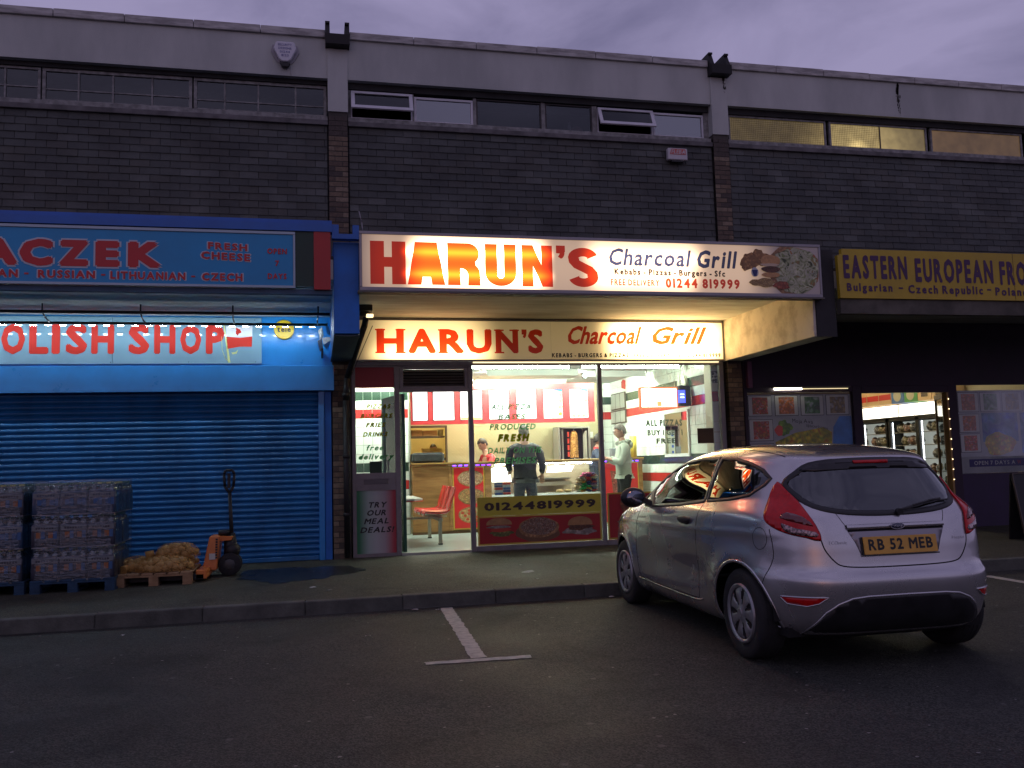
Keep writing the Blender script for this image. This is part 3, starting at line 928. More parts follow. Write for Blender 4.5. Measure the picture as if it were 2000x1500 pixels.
# printed food at the right end
def food_mat(name, cols, scale=30.0, rough=0.4, dark=0.5):
    if name in MATS: return MATS[name]
    m = bpy.data.materials.new(name)
    m.use_nodes = True
    t = m.node_tree
    b = t.nodes['Principled BSDF']
    geo = t.nodes.new('ShaderNodeNewGeometry')
    n = N(t, 'ShaderNodeTexNoise', Scale=scale * .6, Detail=3.0, Distortion=1.5)
    v = N(t, 'ShaderNodeTexVoronoi', Scale=scale)
    t.links.new(geo.outputs['Position'], n.inputs['Vector'])
    t.links.new(geo.outputs['Position'], v.inputs['Vector'])
    c = t.nodes.new('ShaderNodeValToRGB')
    el = c.color_ramp.elements
    while len(el) < len(cols): el.new(0.5)
    for i, q in enumerate(cols):
        el[i].position = 0.32 + 0.36 * i / max(1, len(cols) - 1)
        el[i].color = (*q, 1)
    t.links.new(n.outputs['Fac'], c.inputs['Fac'])
    mr = N(t, 'ShaderNodeMapRange')
    mr.inputs['From Max'].default_value = 0.6
    mr.inputs['To Min'].default_value = 1.15
    mr.inputs['To Max'].default_value = dark
    t.links.new(v.outputs['Distance'], mr.inputs['Value'])
    mu = t.nodes.new('ShaderNodeVectorMath'); mu.operation = 'SCALE'
    t.links.new(c.outputs[0], mu.inputs[0]); t.links.new(mr.outputs[0], mu.inputs['Scale'])
    t.links.new(mu.outputs[0], b.inputs['Base Color'])
    b.inputs['Roughness'].default_value = rough
    MATS[name] = m
    return m
def blob(cx, cz, rx, rz, y, seed=0, n=28, wob=0.06, th=0.002, clip=None):
    rr = random.Random(seed)
    ph = [rr.uniform(0, 6.28) for _ in range(4)]
    pts = []
    for i in range(n):
        a = 2 * math.pi * i / n
        k = 1 + wob * (math.sin(3 * a + ph[0]) + .6 * math.sin(5 * a + ph[1]) + .5 * math.sin(8 * a + ph[2]))
        x, z = cx + rx * k * math.cos(a), cz + rz * k * math.sin(a)
        if clip:
            x = min(max(x, clip[0]), clip[1]); z = min(max(z, clip[2]), clip[3])
        pts.append((x, y, z))
    return pts
def print_blob(parent, m, *a, name='printed_food', **kw):
    th = kw.pop('th', 0.0012)
    return part(name, MB().prism(blob(*a, **kw), (0, -th, 0)), m, parent)
salad = food_mat('print_salad_pizza', [(0.05, 0.06, 0.015), (0.38, 0.42, 0.20), (0.60, 0.58, 0.40), (0.22, 0.28, 0.08), (0.45, 0.10, 0.04)], 15, dark=.75)
crust = food_mat('print_crust', [(0.35, 0.16, 0.06), (0.55, 0.32, 0.14)], 20)
friedm = food_mat('print_fried', [(0.30, 0.11, 0.03), (0.58, 0.30, 0.10), (0.45, 0.20, 0.06)], 28)
meat = food_mat('print_meat', [(0.10, 0.035, 0.015), (0.22, 0.09, 0.04)], 40)
CL = (0.55, 6.25, 3.39, 3.985)
print_blob(us, crust, 5.90, 3.69, .37, .315, SY - .003, seed=1, clip=CL)
print_blob(us, salad, 5.93, 3.69, .345, .295, SY - .005, seed=2, clip=CL)
rr = random.Random(5)
rings_m = mat('print_onion', (0.42, 0.42, 0.30), rough=0.4)
olive_m = mat('print_olive', (0.03, 0.02, 0.02), rough=0.4)
rg = MB()
for i in range(15):
    a, r_2 = rr.uniform(0, 6.28), rr.uniform(.04, .27)
    cx, cz = 5.93 + 1.1 * r_2 * math.cos(a), 3.69 + .9 * r_2 * math.sin(a)
    q = rr.uniform(.02, .04)
    for k in range(12):
        t0, t1 = 6.283 * k / 12, 6.283 * (k + 1) / 12
        if cx + q < 6.25:
            rg.poly([(cx + q * math.cos(t0), SY - .0075, cz + q * math.sin(t0)), (cx + q * math.cos(t1), SY - .0075, cz + q * math.sin(t1)), (cx + .7 * q * math.cos(t1), SY - .0075, cz + .7 * q * math.sin(t1)), (cx + .7 * q * math.cos(t0), SY - .0075, cz + .7 * q * math.sin(t0))])
part('printed_onion_rings', rg, rings_m, us, recalc=False)
for i, (cx, cz, rx, rz) in enumerate(((5.30, 3.79, .12, .10), (5.42, 3.87, .09, .07), (5.50, 3.81, .13, .08), (5.25, 3.72, .07, .05))):
    print_blob(us, friedm, cx, cz, rx, rz, SY - .0075 - i * .0014, seed=10 + i, wob=.12)
print_blob(us, mat('print_bun', (0.52, 0.27, 0.10), rough=0.35, var=0.15, vscale=30), 5.58, 3.80, .135, .075, SY - .014, seed=21, wob=.02)
print_blob(us, mat('print_sesame', (0.60, 0.45, 0.30), rough=0.35), 5.57, 3.745, .125, .022, SY - .016, seed=22, wob=.1)
print_blob(us, meat, 5.58, 3.69, .13, .040, SY - .016, seed=23, wob=.03)
print_blob(us, mat('print_bun', ()), 5.58, 3.62, .125, .035, SY - .014, seed=24, wob=.02)
print_blob(us, mat('print_white_cup', (0.50, 0.50, 0.52), rough=0.4), 5.36, 3.65, .05, .06, SY - .014, seed=25, wob=.02)
part('printed_mark', MB().prism([(5.32, SY - .0155, 3.68), (5.40, SY - .0155, 3.68), (5.38, SY - .0155, 3.60), (5.345, SY - .0155, 3.60)], (0, -.001, 0)), mat('print_blue', (0.02, 0.03, 0.14), rough=0.4), us)
print_blob(us, food_mat('print_chips', [(0.48, 0.27, 0.08), (0.62, 0.42, 0.16)], 60), 5.46, 3.52, .17, .055, SY - .0125, seed=26, wob=.12)
print_blob(us, food_mat('print_red_veg', [(0.35, 0.06, 0.03), (0.50, 0.14, 0.06)], 30), 5.72, 3.49, .11, .05, SY - .0115, seed=27, wob=.1)

# lower sign over the shopfront
LY = FY - 0.06
tubes2 = [(0.98, 2.35, 2.965, 0.15, 6.5), (0.95, 2.3, 3.22, 0.35, 0.9), (4.55, 5.98, 3.03, 0.14, 13.0), (4.5, 5.98, 3.30, 0.14, 13.0), (0.6, 6.2, 3.15, 0.9, 0.24), (4.3, 6.1, 3.15, 0.5, 1.5)]
W2 = (1.0, 0.73, 0.34)
face2 = backlit('lower_sign_face', (0.82, 0.78, 0.70), tubes2, 0.02, 0.45, W2, diffuse=(0.55, 0.50, 0.42))
red2 = backlit('lower_sign_red', (0.46, 0.030, 0.006), tubes2, 0.0, 0.45, (1.0, 0.75, 0.4), diffuse=(0.33, 0.03, 0.02))
ink2 = backlit('lower_sign_ink', (0.012, 0.010, 0.008), tubes2, 0.0, 0.45, W2, diffuse=(0.015, 0.012, 0.012))
ls = thing('shop_sign', (3.4, LY, 2.86), 'lower cream glowing sign with red script, under the canopy over the takeaway windows', 'shop sign')
part('sign_case', MB().box(0.54, 6.215, LY + .004, FY + .04, 2.862, 3.485), white_d, ls)
part('sign_face', MB().box(0.56, 3.43, LY - .002, LY + .003, 2.885, 3.45).box(3.433, 6.195, LY - .002, LY + .003, 2.885, 3.45), face2, ls)
e_ = MB().box(0.54, 6.215, LY - .014, LY + .003, 2.858, 2.885).box(0.54, 6.215, LY - .014, LY + .003, 3.45, 3.487).box(0.54, .56, LY - .014, LY + .003, 2.886, 3.449).box(6.195, 6.215, LY - .014, LY + .003, 2.886, 3.449)
part('sign_trim', e_, white_d, ls, bevel=0.003)
def serifed(parent, s_, boxes, z0, z1, m, y):
    for ch, xa, xb in boxes:
        lettering(parent, ch, xa, y, z0 if ch != "'" else z1 - .14, xb - xa, (z1 - z0) * (1 if ch != "'" else 1), m, off=0.055)
for ch, xa, xb in (('H', .86, 1.32), ('A', 1.41, 1.90), ('R', 2.0, 2.40), ('U', 2.43, 2.78)):
    pass
x_ = [(.86, 1.25, 'H'), (1.31, 1.71, 'A'), (1.76, 2.12, 'R'), (2.16, 2.53, 'U'), (2.59, 2.93, 'N'), (3.08, 3.31, 'S')]
for xa, xb, ch in x_:
    lettering(ls, ch, xa, LY - .0025, 2.975, xb - xa, .355, red2, off=0.048)
    if ch in 'HRN':
        sf = MB()
        for q in ((xa, 2.975), (xa, 3.305)) + (((xb - .10, 2.975), (xb - .10, 3.305)) if ch == 'H' else ()) + (((xb - .11, 3.305),) if ch == 'N' else ()):
            sf.box(q[0] - .018, q[0] + .125, LY - .0048, LY - .0025, q[1], q[1] + .022)
        part('serif', sf, red2, ls)
poly_letters(LET["'"], .075, .13, red2, ls, 2.985, LY - .0025, 3.20)
lettering(ls, 'Charcoal', 3.66, LY - .0025, 3.115, 1.13, .27, red2, off=0.03, shear=0.38, gap=0.035)
lettering(ls, 'Grill', 4.98, LY - .0025, 3.115, .84, .27, red2, off=0.03, shear=0.38, gap=0.08)
lettering(ls, 'KEBABS - BURGERS & PIZZAS', 3.44, LY - .0025, 2.915, 1.20, .062, ink2, off=0.045, gap=0.17)
lettering(ls, 'FREE DELIVERY', 4.73, LY - .0025, 2.915, .58, .062, ink2, off=0.035, gap=0.18)
lettering(ls, 'TEL', 5.40, LY - .0025, 2.915, .13, .062, ink2, off=0.035, gap=0.18)
lettering(ls, '01244 81 9999', 5.60, LY - .0025, 2.915, .55, .062, ink2, off=0.035, gap=0.17)

# flood lamp, its box and the downpipe at the left of the takeaway
fl = thing('security_light', (.66, 11.5, 3.49), 'small black floodlight fixed under the canopy at the left of the takeaway', 'floodlight')
part('lamp_body', MB().box(.55, .745, 11.42, 11.56, 3.40, 3.488).box(.58, .70, 11.44, 11.54, 3.34, 3.40), black, fl, bevel=0.008)
part('lamp_glass', MB().box(.665, .755, 11.40, 11.50, 3.325, 3.36, m=Matrix.Translation((0, 0, 0))), mat('floodlight_glass', (0.8, 0.7, 0.5), emit=(1, 0.75, 0.4), estr=2.2), fl, bevel=0.006)
dp = thing('downpipe', (.45, 12.25, .12), 'black rainwater pipe bending out from the canopy down beside the takeaway door panel', 'drainpipe')
part('pipe', MB().path([(.70, 11.7, 3.47), (.66, 11.8, 3.27), (.44, 12.33, 2.62), (.42, 12.34, 2.30), (.42, 12.34, .14)], 0.042, seg=14), black, dp)
for z in (2.35, 1.5, .7):
    part('pipe_collar', MB().lathe([(.044, 0), (.052, .004), (.052, .05), (.044, .054)], (.42, 12.34, z), 'Z', 16), black, dp)
part('cable', MB().path([(.78, 12.0, 3.30), (.485, 12.36, 2.62), (.475, 12.37, 1.9), (.478, 12.37, .5)], 0.005, seg=6), mat('cable_grey', (0.12, 0.11, 0.11), rough=0.6), dp)

# ------------------------------------------------------------------ left shop: upper sign, lower board, LED bar, shutter
signblue = mat('sign_blue_vinyl', (0.012, 0.27, 0.56), rough=0.45, var=0.07, vscale=2)
edgel = mat('sign_pale_edge', (0.33, 0.42, 0.50), rough=0.4, metal=0.3)
dred = mat('vinyl_dark_red', (0.50, 0.02, 0.025), rough=0.45, var=0.08)
palev = mat('vinyl_pale_outline', (0.50, 0.55, 0.62), rough=0.45)
lu = thing('shop_sign', (-2.2, SY, 3.36), 'unlit blue sign with dark red outlined ACZEK lettering over the closed shop', 'shop sign')
part('sign_case', MB().box(-8.5, -.20, SY + .004, SY + .12, 3.36, 3.985), edgel, lu)
part('sign_face', MB().box(-8.5, -.225, SY, SY + .0035, 3.385, 3.955), signblue, lu)
part('sign_trim', MB().box(-8.5, -.20, SY - .012, SY + .0035, 3.355, 3.383).box(-8.5, -.20, SY - .012, SY + .0035, 3.957, 3.99).box(-.223, -.20, SY - .012, SY + .0035, 3.384, 3.956), edgel, lu, bevel=0.003)
def outlined(parent, s_, x, z, w, h, off, grow, rise=0.0, gap=.14):
    lettering(parent, s_, x - .012, SY - .0005, z - .008, w + .024, h + .016, palev, off=off + grow, rise=rise, gap=gap - .03, name='letter_outline', th=0.002)
    lettering(parent, s_, x, SY - .003, z, w, h, dred, off=off, rise=rise, gap=gap)
for ch, xa, xb in (('A', -3.36, -3.00), ('C', -2.98, -2.66), ('Z', -2.60, -2.32), ('E', -2.25, -2.01), ('K', -1.93, -1.60)):
    lettering(lu, ch, xa - .018, SY - .0005, 3.535, xb - xa + .036, .315, palev, off=.105, name='letter_outline', th=0.002)
    lettering(lu, ch, xa, SY - .003, 3.553, xb - xa, .28, dred, off=.07)
for s_, x, w in (('AN', -3.18, .19), ('-', -2.93, .04), ('RUSSIAN', -2.80, .55), ('-', -2.19, .04), ('LITHUANIAN', -2.10, .75), ('-', -1.29, .04), ('CZECH', -1.18, .42)):
    if s_ == '-':
        bx('lettering', lu, dred, x, x + w, SY - .005, SY - .001, 3.458, 3.475)
    else:
        outlined(lu, s_, x, 3.425, w, .082, .045, .03)
outlined(lu, 'FRESH', -1.12, 3.775, .41, .075, .045, .03, rise=-.04)
outlined(lu, 'CHEESE', -1.19, 3.665, .51, .08, .045, .03, rise=-.04)
for s_, z, w, x in (('OPEN', 3.735, .21, -.50), ('7', 3.60, .04, -.415), ('DAYS', 3.455, .20, -.495)):
    lettering(lu, s_, x, SY - .003, z, w, .062, dred, off=0.04)
flg = thing('flag_panel', (-.01, SY, 3.36), 'dark green and red painted panel standing at the right end of the blue sign', 'painted panel')
part('green_panel', MB().box(-.198, -.002, SY + .002, SY + .11, 3.38, 4.0), mat('dark_green_paint', (0.008, 0.035, 0.022), rough=0.5, var=0.2), flg)
part('red_panel', MB().box(0.0, .182, SY - .01, SY + .11, 3.345, 4.02), mat('red_paint', (0.42, 0.022, 0.020), rough=0.45, var=0.08), flg)
part('canopy_edge', MB().box(-12, .20, 9.84, 9.925, 3.30, 3.352), mat('blue_grey_edge', (0.05, 0.10, 0.17), rough=0.6, var=0.2), bld)

BY = FY - 0.10
part('blue_fascia_panel', MB().box(-8.5, .255, BY + .03, FY + .02, 2.795, 3.485), bluel, bld)
part('shutter_housing', MB().box(-8.5, .262, FY - .185, FY + .02, 2.44, 2.792), bluel, bld, bevel=0.006)
pb = thing('shop_board', (-2.4, BY, 2.83), 'pale blue POLISH SHOP board with red letters under the row of LED lights', 'shop sign')
part('board', MB().box(-6.0, -2.622, BY - .004, BY + .028, 2.825, 3.46).box(-2.618, -.71, BY - .004, BY + .028, 2.825, 3.46), mat('pale_blue_board', (0.17, 0.30, 0.38), rough=0.6, var=0.06, vscale=2, coat=0.9, spec=0.15), pb, bevel=0.002)
redv = mat('vinyl_red', (0.50, 0.03, 0.02), rough=0.6, spec=.15)
for ch, xa, xb in (('P', -4.33, -4.02), ('O', -3.96, -3.68), ('L', -3.63, -3.40), ('I', -3.36, -3.26), ('S', -3.19, -2.93), ('H', -2.88, -2.60), ('S', -2.42, -2.16), ('H', -2.10, -1.83), ('O', -1.77, -1.50), ('P', -1.44, -1.20)):
    lettering(pb, ch, xa, BY - .0045, 2.96, xb - xa, .395, redv, off=.05)
fg = MB().prism([(-1.20 + .02, BY - .0045, 3.345), (-.98, BY - .0045, 3.33), (-.83, BY - .0045, 3.35), (-.835, BY - .0045, 3.205), (-1.0, BY - .0045, 3.185), (-1.17, BY - .0045, 3.20)], (0, -.002, 0))
part('white_flag_half', fg, mat('vinyl_white', (0.55, 0.56, 0.58), rough=0.4), pb)
fg = MB().prism([(-1.17, BY - .0045, 3.198), (-1.0, BY - .0045, 3.183), (-.835, BY - .0045, 3.203), (-.84, BY - .0045, 3.06), (-1.0, BY - .0045, 3.06), (-1.16, BY - .0045, 3.03)], (0, -.002, 0))
part('red_flag_half', fg, redv, pb)
part('flag_emblem', MB().prism(blob(-1.02, 3.27, .035, .045, BY - .0068, seed=3, wob=.2), (0, -.001, 0)), redv, pb)
yl = mat('pale_yellow_print', (0.52, 0.55, 0.20), rough=0.4)
part('flag_pole_print', MB().prism([(-1.215, BY - .0045, 3.38), (-1.20, BY - .0045, 3.38), (-1.12, BY - .0045, 2.84), (-1.15, BY - .0045, 2.84)], (0, -.002, 0)).prism([(-1.11, BY - .005, 2.98), (-1.03, BY - .005, 2.99), (-1.02, BY - .005, 3.02), (-1.04, BY - .005, 2.965), (-1.09, BY - .005, 2.955)], (0, -.002, 0)).path([(-1.235, BY - .005, 3.2), (-1.23, BY - .005, 3.02), (-1.19, BY - .005, 2.90), (-1.15, BY - .005, 2.86)], .004, seg=5), yl, pb)
bs_ = MB()
for (x, z) in ((-2.64, 2.85), (-1.66, 2.85), (-.79, 2.85), (-.80, 3.43)):
    bs_.tube((x, BY - .008, z), (x, BY, z), .006, seg=8)
part('screw', bs_, black, pb)
rs = thing('round_sign', (-.41, BY, 3.20), 'small round yellow sign with black word on the blue fascia', 'round sign')
part('disc', MB().tube((-.41, BY + .028, 3.30), (-.41, BY - .02, 3.30), .135, seg=40), mat('disc_yellow', (0.62, 0.42, 0.01), rough=0.35), rs, bevel=0.004)
lettering(rs, 'tele', -.50, BY - .022, 3.265, .18, .075, ink1 if False else mat('vinyl_black', (0.015, 0.013, 0.012), rough=0.5), off=.03)
rg = thing('torn_plastic', (.12, 12.15, 2.95), 'torn pale plastic wrapping caught on the bracket at the fascia corner', 'plastic scrap')
m_ = MB()
for pts in (((.05, 3.25), (.10, 3.30), (.12, 3.18), (.07, 3.10)), ((.10, 3.15), (.20, 3.16), (.235, 3.12), (.16, 3.00), (.12, 3.05)), ((.04, 3.10), (.09, 3.14), (.11, 3.02), (.07, 2.96)), ((.15, 3.33), (.17, 3.36), (.215, 3.18), (.17, 3.2))):
    m_.prism([(p[0], 12.12 + rnd.uniform(-.03, .03), p[1]) for p in pts], (0.006, .010, 0))
part('plastic', m_, mat('dull_plastic', (0.30, 0.31, 0.30), rough=0.45, var=0.25, vscale=25), rg)
part('bracket', MB().box(.09, .115, 12.1, 12.4, 2.90, 3.0), black, rg)

lb = thing('led_light_bar', (-2, 12.0, 3.29), 'thin hanging bar of bright white LED modules in front of the POLISH SHOP board', 'light bar')
part('bar', MB().box(-8.0, .17, 11.99, 12.03, 3.295, 3.325), black, lb)
part('rail', MB().box(-8.0, .20, 11.585, 11.625, 3.365, 3.40), black, lb)
hm = MB()
for x in (-5.2, -4.3, -3.26, -2.13, -1.02, .05):
    hm.path([(x, 11.60, 3.485), (x, 11.60, 3.38), (x - .01, 11.8, 3.33), (x - .01, 12.01, 3.31)], .010, seg=8)
part('hanger', hm, black, lb)
ledm = mat('led_white', (0.8, 0.85, 0.9), emit=(0.74, 0.88, 1.0), estr=240.0)
led_h = mat('led_module_black', (0.02, 0.02, 0.02), rough=0.5)
x = -7.6
lm = None
while x < .12:
    if lm is None:
        lm = mesh_of(MB().box(-.038, .038, -.010, .012, 0, .008), 'led_module', led_h)
        l3 = MB()
        for dx in (-.024, 0, .024):
            l3.box(dx - .009, dx + .009, -.008, .008, -.007, -.0005)
        l3m = mesh_of(l3, 'led_chips', ledm)
    o = link('led_module', lm, lb)
    o.location = Vector((x, 12.005, 3.284)) - lb.location
    # the modules look down and a little towards the fascia
    o.rotation_euler = (R(30), 0, 0)
    c = link('led_chips', l3m, o)
    x += .172

# roller shutter
sh = thing('roller_shutter', (-2.2, FY, .12), 'closed blue ribbed roller shutter of the shop on the left', 'roller shutter')
slatm = mat('shutter_blue', (0.010, 0.135, 0.35), rough=0.42, var=0.26, vscale=1.6, detail=9, stretch=(1.5, 1, .5), bump=0.03)
prof = [(0.0, 0.0), (-.006, .008), (-.019, .018), (-.023, .034), (-.020, .050), (-.008, .062), (-.002, .068), (0.0, .0745)]
sl = MB()
for (a, b) in zip(prof, prof[1:]):
    f = sl.bm.faces.new([sl.bm.verts.new(p) for p in ((-8.6, a[0], a[1]), (.045, a[0], a[1]), (.045, b[0], b[1]), (-8.6, b[0], b[1]))])
    f.smooth = False
bmesh.ops.remove_doubles(sl.bm, verts=sl.bm.verts, dist=1e-5)
for f in sl.bm.faces: f.smooth = True
slm = mesh_of(sl, 'shutter_slat', slatm, recalc=False)
z = .185
while z < 2.44:
    o = link('shutter_slat', slm, sh)
    o.location = Vector((0, FY - .03 + rnd.uniform(-.0015, .0015), z)) - sh.location
    z += .0755
part('bottom_rail', MB().box(-8.6, .045, FY - .07, FY - .01, PZ + .005, .184), slatm, sh, bevel=0.006)
part('guide_rail', MB().box(.046, .125, FY - .11, FY + .02, PZ, 2.438), bluel, sh, bevel=0.004)
part('side_post', MB().box(.127, .222, FY - .075, FY + .02, PZ, 2.438), bluep, bld, bevel=0.004)
part('wall_behind_shutter', MB().box(-12.4, .20, FY + .03, FY + .06, PZ, 2.8), darkin, bld)

# ------------------------------------------------------------------ right shop: sign and dark front
yv = mat('mustard_vinyl', (0.46, 0.32, 0.02), rough=0.5, var=0.10, vscale=2.5)
pv = mat('vinyl_purple', (0.055, 0.012, 0.070), rough=0.5)
rsn = thing('shop_sign', (8.2, SY, 3.34), 'unlit mustard yellow sign with purple EASTERN EUROPEAN lettering at the right', 'shop sign')
part('sign_face', MB().prism([(6.545, SY, 3.345), (10.5, SY, 3.345), (10.5, SY, 3.985), (6.60, SY, 3.985), (6.60, SY, 3.915), (6.535, SY, 3.90)], (0, .06, 0)), yv, rsn)
bx('panel_joint', rsn, black, 9.175, 9.18, SY - .002, SY + .001, 3.346, 3.984)
lettering(rsn, 'EASTERN', 6.61, SY - .0015, 3.60, .93, .305, pv, off=.045, gap=.16)
lettering(rsn, 'EUROPEAN', 7.66, SY - .0015, 3.57, 1.19, .315, pv, off=.045, gap=.16)
lettering(rsn, 'FRO', 8.955, SY - .0015, 3.555, .42, .32, pv, off=.045, gap=.16)
lettering(rsn, 'Bulgarian', 6.645, SY - .0015, 3.435, .66, .105, pv, off=.04, gap=.2)
lettering(rsn, 'Czech Republic', 7.54, SY - .0015, 3.42, 1.13, .11, pv, off=.04, gap=.2)
lettering(rsn, 'Poland', 8.865, SY - .0015, 3.41, .50, .11, pv, off=.04, gap=.2)
for x in (7.40, 8.74):
    bx('lettering', rsn, pv, x, x + .06, SY - .0045, SY - .001, 3.475, 3.495)
part('canopy_edge', MB().box(6.56, 16.9, 9.83, 9.925, 3.15, 3.34), mat('stained_edge_concrete', (0.10, 0.092, 0.075), rough=0.9, var=0.35, vscale=3), bld)
part('purple_fascia', MB().box(6.52, 16.9, FY - .04, FY + .02, 2.45, 3.487), purp, bld)
part('pink_trim', MB().box(6.57, 6.64, FY - .12, FY - .041, 2.43, 2.84), mat('pink_paint', (0.16, 0.06, 0.12), rough=0.6), bld)

# ------------------------------------------------------------------ takeaway shopfront
FZ = 0.15
sf = thing('shopfront', (3.35, FY, PZ), 'grey aluminium shopfront of the takeaway with two big panes, louvre grille and open door', 'shopfront')
glz = glass_mat('shop_glass', tint=(0.965, 0.985, 0.97), refl=0.8, base=0.0)
A0, A1 = FY - .03, FY + .05
for nm, b in (('jamb', (.50, .557)), ('post', (1.105, 1.178)), ('post', (2.172, 2.24)), ('post', (4.148, 4.212)), ('jamb', (6.132, 6.205))):
    bx(nm, sf, alu, b[0], b[1], A0, A1, PZ, 2.80, bevel=0.004)
bx('head_rail', sf, alu, .50, 6.205, A0 - .002, A1, 2.802, 2.856, bevel=0.004)
bx('cill', sf, alu, 2.242, 4.146, A0 - .002, A1, PZ, .195, bevel=0.004)
bx('cill', sf, alu, 4.214, 6.13, A0 - .002, A1, PZ, .195, bevel=0.004)
bx('threshold', sf, mat('threshold_metal', (0.45, 0.47, 0.45), rough=0.3, metal=0.7), 1.18, 2.17, FY - .05, FY + .05, PZ, .152)
bx('lit_head_strip', sf, mat('strip_lamp_cover', (0.8, 0.7, 0.45), emit=(1.0, 0.82, 0.45), estr=1.6), 2.25, 6.12, FY - .055, FY - .033, 2.835, 2.852)
for a, b in ((2.238, 4.15), (4.21, 6.134)):
    p = bx('pane', sf, glz, a, b, FY + .005, FY + .011, .19, 2.806)
# left fixed panel
for z0, z1 in ((.12, .165), (1.04, 1.115), (1.205, 1.285), (2.78, 2.80)):
    bx('rail', sf, alu, .558, 1.104, A0 + .002, A1 - .002, z0, z1)
lbx = bx('letter_panel', sf, alu, .558, 1.104, A0 + .012, A1 - .01, 1.115, 1.205)
bx('letter_flap', lbx, mat('alu_dark', (0.13, 0.12, 0.125), rough=0.5, metal=0.4), .66, 1.0, A0 + .004, A0 + .011, 1.128, 1.195, bevel=0.003)
bx('pane', sf, glz, .556, 1.106, FY + .005, FY + .011, 1.28, 2.485)
bx('red_panel', sf, mat('panel_deep_red', (0.30, 0.006, 0.010), rough=0.4, var=0.05), .558, 1.104, FY - .012, FY + .01, 2.487, 2.78)
# tricolour printed lower panel
m = bpy.data.materials.new('tricolour_print')
m.use_nodes = True
t = m.node_tree
geo = t.nodes.new('ShaderNodeNewGeometry'); sp = t.nodes.new('ShaderNodeSeparateXYZ')
t.links.new(geo.outputs['Position'], sp.inputs[0])
mr = N(t, 'ShaderNodeMapRange'); mr.inputs['From Min'].default_value = .56; mr.inputs['From Max'].default_value = 1.10
t.links.new(sp.outputs['X'], mr.inputs['Value'])
c = t.nodes.new('ShaderNodeValToRGB')
el = c.color_ramp.elements
for pos, q in ((0.05, (0.01, 0.16, 0.06)), (0.30, (0.33, 0.42, 0.38)), (0.5, (0.40, 0.42, 0.42)), (0.72, (0.36, 0.30, 0.32)), (0.95, (0.38, 0.035, 0.05))):
    e = el.new(pos); e.color = (*q, 1)
el.remove(el[0]); el.remove(el[-1])
t.links.new(mr.outputs[0], c.inputs['Fac'])
t.links.new(c.outputs[0], t.nodes['Principled BSDF'].inputs['Base Color'])
t.nodes['Principled BSDF'].inputs['Roughness'].default_value = 0.4
tp = bx('printed_panel', sf, m, .558, 1.104, FY - .012, FY + .01, .166, 1.04)
inkb = mat('vinyl_ink', (0.012, 0.012, 0.014), rough=0.4)
for s_, z, x, w in (('TRY', .80, .71, .25), ('OUR', .69, .69, .27), ('MEAL', .575, .655, .34), ('DEALS!', .455, .60, .46)):
    lettering(tp, s_, x, FY - .0125, z, w, .078, inkb, off=0.035, shear=0.25)
# louvre grille above the door
gr = bx('grille_frame', sf, alu, 1.18, 2.17, A0 + .002, A1, 2.425, 2.47)
part('grille_frame', MB().box(1.18, 2.17, A0 + .001, A1, 2.775, 2.80).box(1.18, 1.235, A0 + .001, A1, 2.471, 2.774).box(2.12, 2.17, A0 + .001, A1, 2.471, 2.774).box(1.235, 2.12, A0 + .012, A0 + .03, 2.471, 2.505).box(1.235, 2.12, A0 + .012, A0 + .03, 2.75, 2.774), alu, sf, bevel=0.003)
bx('grille_back', sf, mat('grille_black', (0.01, 0.01, 0.009), rough=0.9), 1.236, 2.119, A1 - .01, A1 - .005, 2.506, 2.749)
for i in range(6):
    z = 2.512 + i * .040
    part('louvre', MB().prism([(1.24, A0 + .01, z), (1.24, A0 + .055, z + .026), (1.24, A0 + .058, z + .022), (1.24, A0 + .013, z - .004)], (.876, 0, 0)), alu, sf)
# the open door leaf, dark green edge, folded inwards
hx_, hy_ = 1.235, FY + .03
D_ = Matrix.Translation((hx_, hy_, 0)) @ Matrix.Rotation(R(104), 4, 'Z')
dgreen = mat('door_dark_green', (0.012, 0.075, 0.045), rough=0.4, var=0.1)
dr = thing('glass_door', (hx_, hy_, FZ), 'open glass door with dark green metal frame folded into the takeaway', 'door')
part('door_stile', MB().box(0.0, .07, -.022, .022, .16, 2.40, m=D_), dgreen, dr, bevel=0.003)
part('door_stile', MB().box(.86, .93, -.022, .022, .16, 2.40, m=D_), mat('door_teal_green', (0.03, 0.16, 0.12), rough=0.4), dr, bevel=0.003)
part('door_rail', MB().box(.071, .859, -.02, .02, .16, .30, m=D_).box(.071, .859, -.02, .02, 2.30, 2.40, m=D_), dgreen, dr)
part('door_pane', MB().box(.07, .86, -.003, .003, .30, 2.30, m=D_), glass_mat('door_glass', tint=(0.85, 0.95, 0.9), refl=1.2, base=0.03), dr)
part('door_handle', MB().path([D_ @ Vector(p) for p in ((.89, .023, 1.0), (.89, .07, 1.0), (.89, .07, 1.45), (.89, .023, 1.45))], .012), mat('chrome', (0.6, 0.6, 0.62)), dr)

